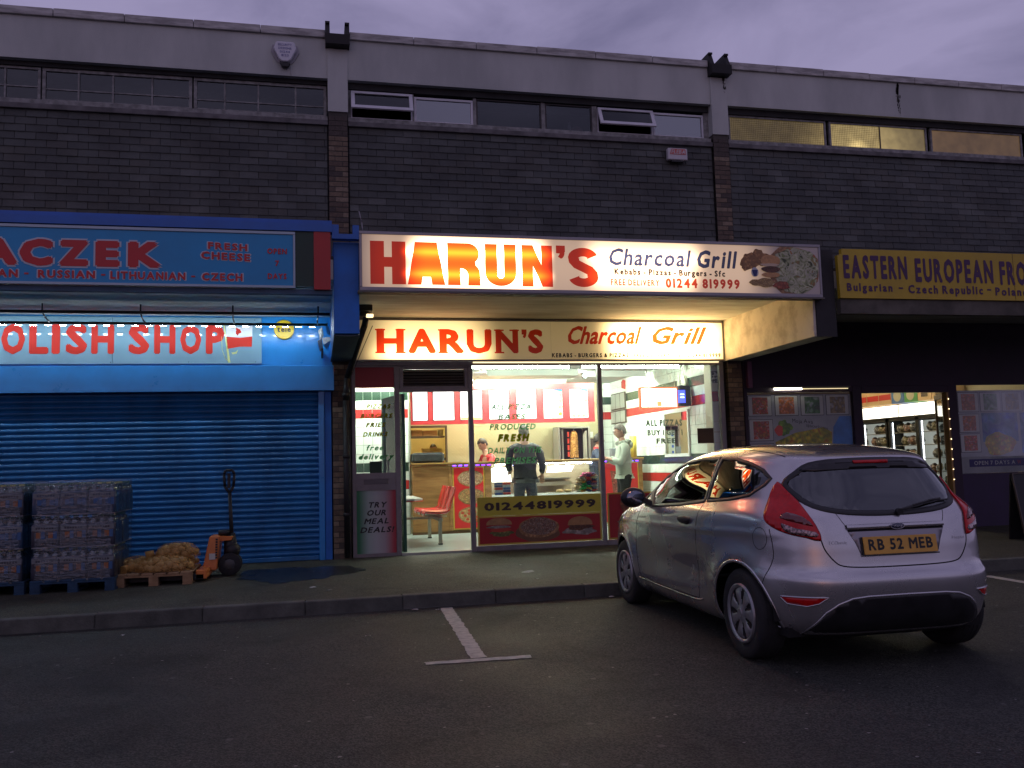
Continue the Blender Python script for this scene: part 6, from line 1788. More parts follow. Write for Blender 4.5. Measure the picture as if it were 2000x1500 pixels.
def car_surface():
    bm = bmesh.new()
    zs = []
    for a, b in zip(LEV, LEV[1:]):
        n = max(2, int(round((b[0] - a[0]) / 0.011))) if b[0] < 1.38 else 4
        zs += [a[0] + (b[0] - a[0]) * i / n for i in range(n)]
    zs.append(LEV[-1][0])
    NS = 360
    rings = []
    for z in zs:
        # points spread evenly by arc length
        fine = [car_point(z, i / 1440) for i in range(1440)]
        L = [0]
        for i in range(1440):
            L.append(L[-1] + (fine[(i + 1) % 1440] - fine[i]).length)
        ring = []
        j = 0
        for k in range(NS):
            t = L[-1] * k / NS
            while L[j + 1] < t: j += 1
            f = (t - L[j]) / max(1e-9, L[j + 1] - L[j])
            ring.append(bm.verts.new(fine[j].lerp(fine[(j + 1) % 1440], f)))
        rings.append(ring)
    for a, b in zip(rings, rings[1:]):
        for i in range(NS):
            bm.faces.new((a[i], a[(i + 1) % NS], b[(i + 1) % NS], b[i])).smooth = True
    top = bm.faces.new(rings[-1])
    top.smooth = True
    inner = [v for v in bm.verts if 0.2 < v.co.z < 1.44]
    for _ in range(5):
        bmesh.ops.smooth_vert(bm, verts=inner, factor=0.5, use_axis_x=True, use_axis_y=True, use_axis_z=False)
    bmesh.ops.recalc_face_normals(bm, faces=bm.faces)
    return bm

def cr_closed(pts, n=4):
    """rounded closed polygon through 2d points (Catmull-Rom)"""
    out = []
    L = len(pts)
    for i in range(L):
        p0, p1, p2, p3 = (Vector(pts[(i + k) % L]) for k in (-1, 0, 1, 2))
        for j in range(n):
            t = j / n
            out.append(0.5 * ((2 * p1) + (p2 - p0) * t + (2 * p0 - 5 * p1 + 4 * p2 - p3) * t * t + (3 * p1 - p0 - 3 * p2 + p3) * t**3))
    return out

def inside(p, poly):
    c = False
    j = len(poly) - 1
    for i in range(len(poly)):
        a, b = poly[i], poly[j]
        if (a[1] > p[1]) != (b[1] > p[1]) and p[0] < (b[0] - a[0]) * (p[1] - a[1]) / (b[1] - a[1]) + a[0]:
            c = not c
        j = i
    return c

class Surf:
    """the body shell: carries panels, seams and openings laid exactly on it"""
    def __init__(s, bm):
        s.bm = bm
        t = bm.copy()
        bmesh.ops.triangulate(t, faces=t.faces[:])
        s.bvh = BVHTree.FromBMesh(t)
        t.free()
        s.holes = []
    def frame(s, d):
        d = Vector(d).normalized()
        u = Vector((0, 0, 1)).cross(d)
        u = u.normalized() if u.length > 0.1 else Vector((0, 1, 0))
        return d, u, d.cross(u)
    def hit(s, p, d):
        h = s.bvh.ray_cast(p - d * 3, d)
        if h[0] is None or (h[0] - p).dot(d) > 1.0:
            h = s.bvh.find_nearest(p)
        n = h[1]
        if n.dot(d) > 0: n = -n
        return h[0], n
    def poly2(s, pts, d, smooth):
        d, u, v = s.frame(d)
        q = [(Vector(p).dot(u), Vector(p).dot(v)) for p in pts]
        return [tuple(x) for x in (cr_closed(q, smooth) if smooth else q)]
    def panel(s, pts, d, off=0.004, th=0.006, g=0.025, smooth=0, depth=None):
        P = s.poly2(pts, d, smooth)
        d, u, v = s.frame(d)
        B = []
        for a, b in zip(P, P[1:] + P[:1]):
            a, b = Vector(a), Vector(b)
            n = max(1, int((b - a).length / g))
            B += [a.lerp(b, k / n) for k in range(n)]
        nb = len(B)
        xs = [p.x for p in B]; ys = [p.y for p in B]
        I = []
        x = min(xs) + g * 0.6
        while x < max(xs):
            y = min(ys) + g * 0.6
            while y < max(ys):
                if inside((x, y), P) and min((Vector((x, y)) - b).length for b in B) > g * 0.45:
                    I.append(Vector((x, y)))
                y += g
            x += g
        V, E, F, *_ = delaunay_2d_cdt(B + I, [], [list(range(nb))], 1, 1e-6)
        bm = bmesh.new()
        top, bot = [], []
        for q in V:
            base = u * q.x + v * q.y + d * (Vector(pts[0]).dot(d))
            h, n = s.hit(base, d)
            o = off + (depth(h) if depth else 0)
            top.append(bm.verts.new(h + n * o))
            bot.append(bm.verts.new(h + n * (o - th)))
        for f in F:
            bm.faces.new([top[i] for i in f]).smooth = True
            bm.faces.new([bot[i] for i in reversed(f)]).smooth = True
        for e in [e for e in bm.edges if len(e.link_faces) == 1]:
            pass
        idx = {}
        cnt = {}
        for f in F:
            for a, b in zip(f, f[1:] + f[:1]):
                k = (min(a, b), max(a, b))
                cnt[k] = cnt.get(k, 0) + 1
        for (a, b), c in cnt.items():
            if c == 1:
                bm.faces.new((top[a], top[b], bot[b], bot[a]))
        bmesh.ops.recalc_face_normals(bm, faces=bm.faces)
        return bm
    def strip(s, pts, w, h=0.002, closed=False, smooth=0, g=0.02, d=None):
        P = [Vector(p) for p in pts]
        if smooth:
            if closed:
                P = cr_closed(P, smooth)
            else:
                Q = [P[0] + (P[0] - P[1])] + P + [P[-1] + (P[-1] - P[-2])]
                o = []
                for i in range(1, len(Q) - 2):
                    p0, p1, p2, p3 = Q[i - 1:i + 3]
                    for j in range(smooth):
                        t = j / smooth
                        o.append(0.5 * ((2 * p1) + (p2 - p0) * t + (2 * p0 - 5 * p1 + 4 * p2 - p3) * t * t + (3 * p1 - p0 - 3 * p2 + p3) * t**3))
                P = o + [P[-1]]
        if closed: P = P + [P[0]]
        S = []
        for a, b in zip(P, P[1:]):
            n = max(1, int((b - a).length / g))
            S += [a.lerp(b, k / n) for k in range(n)]
        if not closed: S.append(P[-1])
        if d is not None:
            dd = Vector(d).normalized()
            S = [s.hit(p, dd) for p in S]
        else:
            S = [s.bvh.find_nearest(p)[:2] for p in S]
        n = len(S)
        bm = bmesh.new()
        rows = []
        for i in range(n):
            p, nn = S[i]
            a = S[(i - 1) % n][0] if (closed or i) else p
            b = S[(i + 1) % n][0] if (closed or i < n - 1) else p
            t = (b - a).normalized()
            if d is not None and nn.dot(dd) > 0: nn = -nn
            sd = t.cross(nn).normalized()
            row = []
            for k, hh in ((-1, -0.004), (-1, h * 0.7), (0, h), (1, h * 0.7), (1, -0.004)):
                row.append(bm.verts.new(p + sd * (w / 2 * k) + nn * hh))
            rows.append(row)
        rng = range(n if closed else n - 1)
        for i in rng:
            A, Bq = rows[i], rows[(i + 1) % n]
            for k in range(4):
                bm.faces.new((A[k], A[k + 1], Bq[k + 1], Bq[k])).smooth = True
        bmesh.ops.recalc_face_normals(bm, faces=bm.faces)
        return bm
    def hole(s, pts, d, smooth=0):
        P = s.poly2(pts, d, smooth)
        d, u, v = s.frame(d)
        s.holes.append((P, d, u, v))
    def cut(s, bm, shrink=0.0):
        kill = []
        for f in bm.faces:
            c = f.calc_center_median()
            for P, d, u, v in s.holes:
                if f.normal.dot(d) < 0.25 and inside((c.dot(u), c.dot(v)), P) and (c.dot(d) < 0.15):
                    kill.append(f)
                    break
        bmesh.ops.delete(bm, geom=kill, context='FACES')

def flip(pts):
    return [(x, -y, z) for (x, y, z) in pts]

def wheel(root, hx, sy):
    """steel wheel with a seven-spoke cover"""
    c = (hx, sy * 0.735, 0.300)
    mb = MB()
    mb.lathe([(0.195, -0.085), (0.24, -0.098), (0.285, -0.092), (0.298, -0.075), (0.301, 0), (0.298, 0.075), (0.285, 0.092), (0.24, 0.098), (0.195, 0.085)], c, 'Y', 48)
    for k in (-0.05, -0.017, 0.017, 0.05):
        mb.lathe([(0.302, k - 0.004), (0.3035, k), (0.302, k + 0.004)], c, 'Y', 48)
    w = part('wheel', mb, rubber, root)
    sil = mat('wheel_cover_silver', (0.33, 0.33, 0.34), rough=0.38, metal=0.6, var=0.2, vscale=12)
    dark = mat('wheel_well_black', (0.006, 0.006, 0.006), rough=0.9)
    rim = MB()
    s = sy
    rim.lathe([(0.200, 0.06 * s), (0.200, 0.100 * s), (0.186, 0.104 * s), (0.172, 0.090 * s)], c, 'Y', 48)
    # disc with dished spokes: radial sectors raised between dark slots
    rings = [(0.172, 0.084), (0.150, 0.094), (0.125, 0.098), (0.095, 0.096), (0.062, 0.090), (0.040, 0.097), (0.022, 0.102), (0.0, 0.103)]
    SEG = 112
    V = []
    for (r, h) in rings:
        row = []
        for i in range(SEG):
            t = 2 * math.pi * i / SEG
            k = (math.cos(7 * t) + 1) / 2         # 1 on a slot centre
            r01 = max(0, 1 - abs(r - 0.118) / 0.055)
            dip = 0.020 * r01 * max(0, (k - 0.45) / 0.55)
            row.append(rim.bm.verts.new((c[0] + r * math.cos(t), c[1] + s * (h - dip), c[2] + r * math.sin(t))))
        V.append(row)
    for j, (a, b) in enumerate(zip(V, V[1:])):
        if rings[j + 1][0] == 0:
            continue
        for i in range(SEG):
            t = 2 * math.pi * (i + 0.5) / SEG
            k = (math.cos(7 * t) + 1) / 2
            slot = (j in (1, 2) and k > 0.62) or (j == 0 and k > 0.80) or (j == 3 and k > 0.85)
            f = rim.bm.faces.new((a[i], a[(i + 1) % SEG], b[(i + 1) % SEG], b[i]))
            f.material_index = 1 if slot else 0
            f.smooth = True
    rim.tube((c[0], c[1] + s * 0.09, c[2]), (c[0], c[1] + s * 0.105, c[2]), 0.031, 0.028, seg=24)
    part('wheel_cover', rim, [sil, dark], w)
    return w

def build_car():
    car = thing('parked_car', (3.653, 5.575, 0), 'silver three-door hatchback parked nose-in towards the takeaway, seen from behind', 'car', local=True, rz=R(90 - 1.65))
    S = Surf(car_surface())
    L = (0, -1, 0)
    Rr = (0, 1, 0)
    door_win = [(1.70, .8, 0.958), (1.97, .7, 1.075), (1.84, .66, 1.165), (1.62, .62, 1.262), (1.34, .6, 1.328), (1.02, .6, 1.352), (0.705, .6, 1.352), (0.62, .75, 1.20), (0.615, .79, 1.035), (1.10, .8, 0.99)]
    tri = [(2.16, .75, 1.005), (2.02, .7, 1.068), (1.76, .8, 0.965), (1.90, .8, 0.955)]
    quarter = [(0.655, .6, 1.352), (0.40, .6, 1.345), (0.15, .62, 1.312), (-0.03, .62, 1.262), (-0.135, .62, 1.205), (-0.115, .66, 1.165), (-0.01, .72, 1.095), (0.20, .77, 1.062), (0.565, .79, 1.037), (0.60, .75, 1.20)]
    rear = [(-.25, .588, 1.172), (-.262, .508, 1.242), (-.28, .42, 1.292), (-.322, .25, 1.313), (-.329, 0, 1.318), (-.322, -.25, 1.313), (-.28, -.42, 1.292), (-.262, -.508, 1.242),
            (-.25, -.588, 1.172), (-.36, -.562, 1.095), (-.452, -.500, 1.030), (-.506, -.365, 0.993), (-.524, -.17, 0.976), (-.526, 0, 0.973), (-.524, .17, 0.976), (-.506, .365, 0.993), (-.452, .500, 1.030), (-.36, .562, 1.095)]
    shield = [(2.55, .70, .985), (2.3, .66, 1.13), (2.0, .60, 1.26), (1.70, .53, 1.355), (1.66, 0, 1.375), (1.70, -.53, 1.355), (2.0, -.60, 1.26), (2.3, -.66, 1.13), (2.55, -.70, .985), (2.62, 0, .975)]
    FD = (-0.75, 0, -0.66)
    for p in (door_win, tri, quarter):
        S.hole(p, L)
        S.hole(flip(p), Rr)
    S.hole(rear, (1, 0, 0), 3)
    dd, uu, vv = S.frame(FD)
    S.holes.append((S.poly2(shield, FD, 0), dd, uu, vv))
    arches = []
    for hx in (0.0, 2.489):
        arc = [(hx + 0.352 * math.cos(t), 0.85, 0.300 + 0.352 * math.sin(t)) for t in [R(a) for a in range(-26, 207, 8)]]
        arches.append(arc)
        S.hole(arc, L)
        S.hole(flip(arc), Rr)
    body = S.bm.copy()
    # holes for the windscreen reach d < .15 in its own frame, so test it by itself
    kill = []
    for f in body.faces:
        c = f.calc_center_median()
        for k, (P, d, u, v) in enumerate(S.holes):
            lim = -1.0 if d.x < -0.5 else (-0.15 if abs(d.x) < 0.5 else 0.1)
            if f.normal.dot(d) < -0.05 and inside((c.dot(u), c.dot(v)), P) and (d.x < -0.5 or c.dot(d) < lim):
                kill.append(f)
                break
    bmesh.ops.delete(body, geom=kill, context='FACES')
    liner = body.copy()
    for v in liner.verts:
        v.co -= v.normal * 0.03
    kill = []
    for f in liner.faces:
        c = f.calc_center_median()
        for k, (P, d, u, v) in enumerate(S.holes):
            if f.normal.dot(d) < -0.05 and (d.x < -0.5 or c.dot(d) < (-0.15 if abs(d.x) < 0.5 else 0.1)):
                cx, cz = sum(p[0] for p in P) / len(P), sum(p[1] for p in P) / len(P)
                if inside((cx + (c.dot(u) - cx) / 1.13, cz + (c.dot(v) - cz) / 1.13), P):
                    kill.append(f)
                    break
    bmesh.ops.delete(liner, geom=kill, context='FACES')
    part('body', body, paint, car, recalc=False)
    for f in liner.faces: f.normal_flip()
    cabin = mat('cabin_trim', (0.03, 0.03, 0.034), rough=0.85, var=0.2, vscale=8)
    part('cabin_lining', liner, cabin, car, recalc=False)
    # glass and its rubber seals
    for pts, nm, gm, o in ((door_win, 'door_window', carglass, 0), (tri, 'front_quarter_window', carglass, 0), (quarter, 'rear_quarter_window', privacy, 0)):
        for d, P in ((L, pts), (Rr, flip(pts))):
            g = part(nm, S.panel(P, d, off=-0.001, th=0.004, g=0.05), gm, car, recalc=False)
            part('window_seal', S.strip(P, 0.034 if nm != 'rear_quarter_window' else 0.026, 0.004, closed=True, d=d), blackp, g, recalc=False)
    rw_glass = glass_mat('rear_window_glass', tint=(0.06, 0.07, 0.08), refl=1.7, base=0.06)
    rw = part('rear_window', S.panel(rear, (1, 0, 0), off=0.001, th=0.004, g=0.035, smooth=3), rw_glass, car, recalc=False)
    part('window_seal', S.strip(rear, 0.04, 0.003, closed=True, smooth=3, d=(1, 0, 0)), blackp, rw, recalc=False)
    band = [(-.27, .49, 1.255), (-.285, .415, 1.296), (-.322, .25, 1.318), (-.329, 0, 1.323), (-.322, -.25, 1.318), (-.285, -.415, 1.296), (-.27, -.49, 1.255), (-.30, -.40, 1.248), (-.33, -.2, 1.257), (-.335, 0, 1.259), (-.33, .2, 1.257), (-.30, .40, 1.248)]
    part('window_print_band', S.panel(band, (1, 0, 0), off=0.0055, th=0.002, g=0.03), mat('black_glass_band', (0.01, 0.009, 0.01), rough=0.15), rw, recalc=False)
    part('high_brake_lamp', S.panel([(-.33, .13, 1.312), (-.33, -.13, 1.312), (-.33, -.125, 1.292), (-.33, .125, 1.292)], (1, 0, 0), off=0.012, th=0.01, g=0.03), redlens, car, recalc=False)
    ws = part('windscreen', S.panel(shield, FD, off=-0.001, th=0.004, g=0.06), carglass, car, recalc=False)
    part('window_seal', S.strip(shield, 0.04, 0.003, closed=True, d=FD), blackp, ws, recalc=False)
    # tail lamps wrap the corners
    tail = [(-.205, .612, 1.182), (-.285, .597, 1.130), (-.378, .570, 1.058), (-.470, .556, .980), (-.520, .534, .910), (-.553, .520, .818), (-.515, .60, .838), (-.460, .668, .855), (-.380, .724, .884), (-.305, .757, .925), (-.262, .748, .965), (-.238, .722, 1.015), (-.205, .670, 1.105)]
    lens_i = [(-.395, .70, .925), (-.462, .64, .893), (-.535, .545, .868), (-.540, .545, .838), (-.50, .625, .848), (-.43, .69, .870)]
    glow = [(-.40, .66, .985), (-.475, .585, .955), (-.52, .555, .905), (-.47, .63, .925), (-.38, .70, .955)]
    for sgn in (1, -1):
        fl = (lambda p: p) if sgn > 0 else flip
        D = (0.72, -0.69 * sgn, 0)
        tl = part('tail_lamp', S.panel(fl(tail), D, off=0.012, th=0.03, g=0.022, smooth=2), redlens, car, recalc=False)
        part('lamp_bezel', S.strip(fl(tail), 0.010, 0.003, closed=True, smooth=2, d=D), blackp, tl, recalc=False)
        part('clear_lens', S.panel(fl(lens_i), D, off=0.0145, th=0.006, g=0.02, smooth=2), mat('lamp_clear', (0.25, 0.16, 0.16), rough=0.15, metal=0.5, var=0.7, vscale=70, coat=1.0, lo=0.45, hi=0.55), tl, recalc=False)
        part('brake_lens', S.panel(fl(glow), D, off=0.015, th=0.006, g=0.02, smooth=2), mat('lamp_dark_red', (0.12, 0.002, 0.003), rough=0.2, coat=1.0), tl, recalc=False)
        refl = [(-.40, .745, .468), (-.50, .66, .470), (-.606, .520, .472), (-.580, .575, .432), (-.535, .63, .414), (-.44, .715, .424)]
        rf = part('bumper_reflector', S.panel(fl(refl), D, off=0.005, th=0.01, g=0.02), redlens, car, recalc=False)
        part('reflector_rim', S.strip(fl(refl), 0.008, 0.010, closed=True, d=D), paint, rf, recalc=False)
    # lower valance
    low = []
    pr = [(.63, .185), (.600, .262), (.53, .372), (.46, .425), (.375, .458), (.27, .468), (0, .470)]
    low = [(-.6, y, z) for y, z in pr] + [(-.6, -y, z) for y, z in pr[:-1][::-1]]
    part('lower_valance', S.panel(low, (1, 0, 0), off=0.003, th=0.02, g=0.04), blackp, car, recalc=False)
    part('valance_lip', S.strip(low, 0.014, 0.004, d=(1, 0, 0)), paint, car, recalc=False)
    # tailgate: seam, moulding, recess, plate
    seam = [(-.549, .520, .822), (-.566, .503, .758), (-.583, .455, .690), (-.596, .40, .657), (-.608, .26, .645), (-.611, 0, .642), (-.608, -.26, .645), (-.596, -.40, .657), (-.583, -.455, .690), (-.566, -.503, .758), (-.549, -.520, .822)]
    gap = mat('panel_gap', (0.004, 0.004, 0.004), rough=0.9)
    part('tailgate_seam', S.strip(seam, 0.008, 0.0012, smooth=4, d=(1, 0, 0)), gap, car, recalc=False)
    for sgn in (1, -1):
        fl = (lambda p: p) if sgn > 0 else flip
        part('tailgate_crease', S.strip(fl([(-.50, .39, .992), (-.553, .36, .925), (-.575, .32, .86)]), 0.004, 0.001, smooth=3, d=(1, 0, 0)), gap, car, recalc=False)
    rec = [(-.56, .350, .883), (-.57, .305, .800), (-.585, .275, .722), (-.585, -.275, .722), (-.57, -.305, .800), (-.56, -.350, .883)]
    part('plate_recess', S.panel(rec, (1, 0, 0), off=0.0015, th=0.004, g=0.04), mat('recess_shade_paint', (0.30, 0.285, 0.31), rough=0.4, metal=0.7), car, recalc=False)  # flat panel; the shade of the recess is painted as darker silver
    mbar = MB()
    bar = S.strip([(-.56, .345, .893), (-.57, .2, .893), (-.57, -.2, .893), (-.56, -.345, .893)], 0.030, 0.016, smooth=3, d=(1, 0, 0))
    part('tailgate_bar', bar, paint, car, recalc=False)
    part('bar_painted_shadow', S.strip([(-.56, .34, .872), (-.57, .2, .872), (-.57, -.2, .872), (-.56, -.34, .872)], 0.014, 0.003, smooth=3, d=(1, 0, 0)), gap, car, recalc=False)  # black strip paints the shade under the bar
    bd = MB().lathe([(0.0, 0.0), (1.0, 0.0), (0.94, 0.008), (0.0, 0.010)], (0, 0, 0), 'X', 32)
    for v in bd.bm.verts:
        v.co = Vector((-0.583 - v.co.x, v.co.y * 0.048, 0.893 + v.co.z * 0.019))
    badge = part('oval_badge', bd, mat('badge_blue', (0.012, 0.02, 0.06), rough=0.15, coat=1.0), car)
    rg = MB()
    for i in range(32):
        a, b = 2 * math.pi * i / 32, 2 * math.pi * (i + 1) / 32
        rg.tube((-.590, .0475 * math.cos(a), .893 + .0188 * math.sin(a)), (-.590, .0475 * math.cos(b), .893 + .0188 * math.sin(b)), 0.0016, seg=5, caps=False)
    part('badge_ring', rg, mat('chrome', (0.6, 0.6, 0.62), rough=0.15, metal=1.0), badge)
    bmt = text_bm('Ford', 0.052, 0.013, 0.0, 0.35)
    for v in bmt.verts:
        v.co = Vector((-0.5945, 0.026 - v.co.x, 0.887 + v.co.z))
    part('lettering', bmt, mat('chrome', (0.6, 0.6, 0.62)), badge)
    # number plate, leaning with the recess
    pm = Matrix.Translation((-0.606, 0, 0.777)) @ Matrix.Rotation(R(8), 4, 'Y')
    mb = MB().box(-0.004, 0.004, -0.260, 0.260, -0.0555, 0.0555, m=pm)
    plate = part('number_plate', mb, mat('plate_yellow', (0.62, 0.33, 0.045), rough=0.35, var=0.1, vscale=14), car, bevel=0.002)
    ink = mat('plate_black', (0.01, 0.01, 0.01), rough=0.5)
    t = text_bm('RB 52 MEB', 0.455, 0.070, 0.035, 0.0, 0.12, 0.34)
    for v in t.verts:
        v.co = pm @ Vector((-0.0052, 0.2275 - v.co.x, -0.030 + v.co.z))
    part('lettering', t, ink, plate)
    mb = MB().box(-0.012, 0.004, -0.262, 0.262, -0.066, -0.0575, m=pm).box(0.005, 0.010, -0.262, 0.270, -0.056, 0.056, m=pm)
    part('plate_holder', mb, blackp, car)
    t = text_bm('THE BEST', 0.10, 0.006, 0.01)
    for v in t.verts:
        v.co = pm @ Vector((-0.0135, 0.05 - v.co.x, -0.065 + v.co.z))
    t.free()
    for (s_, y0, w_) in (('ECOnetic', .475, .115), ('Fiesta', -.395, .105)):
        t = text_bm(s_, w_, 0.020, 0.0, 0.15)
        for v in t.verts:
            p = Vector((-0.8, y0 - v.co.x, 0.792 + v.co.z))
            h, n = S.hit(p, Vector((1, 0, 0)))
            v.co = h + n * 0.003
        part('badge_lettering', t, mat('chrome', (0.6, 0.6, 0.62)), car)
    # rear wiper
    mb = MB().path([(-.535, -.05, .985), (-.523, -.16, 1.012), (-.50, -.30, 1.040), (-.478, -.40, 1.050)], 0.008).tube((-.53, -.05, .98), (-.555, -.05, .978), 0.022, seg=14)
    mb.path([(-.532, -.10, .992), (-.515, -.24, 1.018), (-.492, -.36, 1.036), (-.47, -.46, 1.042)], 0.006)
    part('rear_wiper', mb, blackp, car)
    # side seams, handles, fuel flap, mirrors, arches, sills
    for sgn in (1, -1):
        fl = (lambda p: p) if sgn > 0 else flip
        D = (0, -sgn, 0)
        ds = [(.60, .8, 1.018), (.640, .84, .93), (.655, .85, .82), (.662, .86, .70), (.68, .85, .45), (.695, .83, .325), (.80, .83, .300), (1.40, .83, .298), (1.93, .83, .302), (2.02, .84, .36), (2.06, .85, .60), (2.03, .85, .80), (1.98, .83, .93)]
        dr = part('door_seam', S.strip(fl(ds), 0.007, 0.001, smooth=3, d=D), gap, car, recalc=False)
        part('sill_moulding', S.strip(fl([(2.06, .83, .292), (1.4, .83, .282), (.78, .83, .282), (.62, .83, .31)]), 0.014, 0.004, smooth=3, d=D), paint, car, recalc=False)
        part('bumper_seam', S.strip(fl([(-.32, .75, .885), (-.36, .79, .80), (-.37, .80, .70), (-.31, .81, .58), (-.27, .82, .50)]), 0.006, 0.001, smooth=3, d=(0.4, -sgn, 0)), gap, car, recalc=False)
        part('roof_seam', S.strip(fl([(1.45, .51, 1.375), (1.10, .50, 1.402), (.75, .49, 1.408), (.40, .50, 1.397), (.10, .505, 1.372), (-.12, .50, 1.348)]), 0.010, 0.001, smooth=3, d=(0, 0, -1)), gap, car, recalc=False)
        # door handle
        hb = MB().ball((.875, .868 * sgn, .885), 0.115, 3, sc=(1.0, 0.14, 0.27))
        hd = part('door_handle', hb, blackp, car)
        part('handle_cup', MB().ball((.84, .842 * sgn, .868), 0.075, 2, sc=(0.9, 0.28, 0.42)), gap, hd)
        if sgn > 0:
            fu = [(-.242 + .062 * math.cos(R(a)), .78, .820 + .072 * math.sin(R(a))) for a in range(0, 360, 20)]
            part('fuel_flap', S.strip(fu, 0.004, 0.001, closed=True, d=D), gap, car, recalc=False)
        for arc in arches:
            part('wheel_arch', S.strip(fl(arc), 0.022, 0.003, smooth=0, d=D), paint, car, recalc=False)
        # wheel wells
        for hx in (0.0, 2.489):
            mb = MB()
            segs = [R(a) for a in range(0, 181, 12)]
            prev = None
            for t_ in segs:
                o_ = Vector((hx + 0.362 * math.cos(t_), 0.775 * sgn, 0.30 + 0.362 * math.sin(t_)))
                i_ = Vector((o_.x, 0.54 * sgn, o_.z))
                if prev:
                    mb.poly([prev[0], o_, i_, prev[1]])
                prev = (o_, i_)
            mb.poly([(hx + 0.362 * math.cos(t_), 0.54 * sgn, 0.30 + 0.362 * math.sin(t_)) for t_ in segs])
            part('wheel_arch_liner', mb, mat('wheel_well_black', (0.006, 0.006, 0.006), rough=0.9), car)
            wheel(car, hx, sgn)
        # mirror
        mb = MB().ball((1.80, .955 * sgn, 1.03), 0.115, 3, sc=(0.62, 1.0, 0.78))
        mb.prism([(1.86, .80 * sgn, .945), (1.74, .80 * sgn, .945), (1.76, .90 * sgn, 1.0), (1.84, .90 * sgn, 1.0)], (0, 0, 0.05))
        mr = part('door_mirror', mb, blackp, car)
        mg = MB().ball((1.742, .955 * sgn, 1.03), 0.09, 2, sc=(0.16, 0.95, 0.70))
        part('mirror_glass', mg, mat('wing_mirror', (0.22, 0.24, 0.28), rough=0.05, metal=1.0), mr)
        # headlamp
        hl = [(3.0, .70, .80), (2.75, .80, .84), (2.62, .82, .83), (2.80, .83, .76), (3.05, .78, .68), (3.2, .62, .66)]
        part('headlamp', S.panel(fl(hl), (-0.7, -0.7 * sgn, 0), off=0.006, th=0.02, g=0.03, smooth=2), mat('headlamp_clear', (0.35, 0.37, 0.4), rough=0.08, metal=0.4, coat=1.0), car, recalc=False)
    # floor, bulkhead, seats, dash, steering wheel
    mb = MB().box(-0.40, 2.9, -0.70, 0.70, 0.20, 0.26).box(-0.45, 2.95, -0.5, 0.5, 0.26, 0.34)
    part('floor_pan', mb, mat('wheel_well_black', (0.006, 0.006, 0.006)), car)
    seatm = mat('seat_cloth', (0.02, 0.021, 0.025), rough=0.95, var=0.3, vscale=30)
    for sy in (0.36, -0.36):
        mb = MB()
        mb.box(1.05, 1.55, sy - .24, sy + .24, 0.42, 0.58)
        mb.prism([(1.10, sy - .23, .56), (0.98, sy - .23, .56), (0.80, sy - .21, 1.08), (0.90, sy - .21, 1.10)], (0, .45, 0))
        mb.prism([(0.86, sy - .12, 1.13), (0.79, sy - .12, 1.13), (0.75, sy - .12, 1.28), (0.83, sy - .12, 1.29)], (0, .24, 0))
        part('front_seat', mb, seatm, car, bevel=0.03)
    mb = MB().box(0.02, 0.45, -.60, .60, 0.45, 0.60)
    mb.prism([(0.10, -.60, .58), (-0.02, -.60, .58), (-0.18, -.60, 1.02), (-0.08, -.60, 1.04)], (0, 1.2, 0))
    part('rear_seat', mb, seatm, car, bevel=0.03)
    part('dashboard', MB().box(1.98, 2.5, -.70, .70, 0.70, 0.93), cabin, car, bevel=0.04)
    mb = MB()
    for i in range(24):
        a, b = 2 * math.pi * i / 24, 2 * math.pi * (i + 1) / 24
        f = lambda t: (1.78 + 0.06 * math.sin(t), -.36 + .18 * math.cos(t), .90 + .17 * math.sin(t))
        mb.tube(f(a), f(b), 0.014, seg=6, caps=False)
    mb.tube((1.78, -.36, .90), (2.0, -.36, .82), 0.03)
    mb.box(1.77, 1.79, -.53, -.19, .89, .91)
    part('steering_wheel', mb, blackp, car)
    return car

# ------------------------------------------------------------------ goods in front of the shutter
def pallet(name, x0, x1, y0, y1, m_, label, z0=PZ):
    p = thing(name, ((x0 + x1) / 2, (y0 + y1) / 2, z0), label, 'pallet')
    w = x1 - x0
    for i in range(3):          # bearers run front to back, blocks between
        xa = (x0, x0 + w / 2 - .05, x1 - .10)[i]
        bx('runner', p, m_, xa, xa + .10, y0, y1, z0, z0 + .018)
        for ya in (y0, (y0 + y1) / 2 - .05, y1 - .10):
            bx('block', p, m_, xa, xa + .10, ya, ya + .10, z0 + .0185, z0 + .098, bevel=.004)
    for ya in (y0, (y0 + y1) / 2 - .05, y1 - .10):
        bx('stringer', p, m_, x0, x1, ya, ya + .10, z0 + .0985, z0 + .118)
    n = 6
    for i in range(n):
        xa = x0 + (w - .12) * i / (n - 1)
        part('deck_board', MB().box(xa, xa + .12, y0 - .004, y1 + .004, z0 + .1185, z0 + .138 + rnd.uniform(-.001, .002)), m_, p, bevel=.003)
    return p
bluew = mat('pallet_blue', (0.014, 0.045, 0.09), rough=.85, var=.3, vscale=9)
rawood = mat('pallet_wood', (0.23, 0.135, 0.062), rough=.85, col2=(0.36, 0.23, 0.12), vscale=7, stretch=(1, .3, 1), bump=.3, bscale=50)
pallet('blue_pallet', -2.97, -2.13, 10.33, 11.30, bluew, 'blue painted pallet under the right-hand stack of wrapped water')
pallet('blue_pallet', -3.90, -3.03, 10.36, 11.33, bluew, 'blue painted pallet under the stack of wrapped water at the left edge')
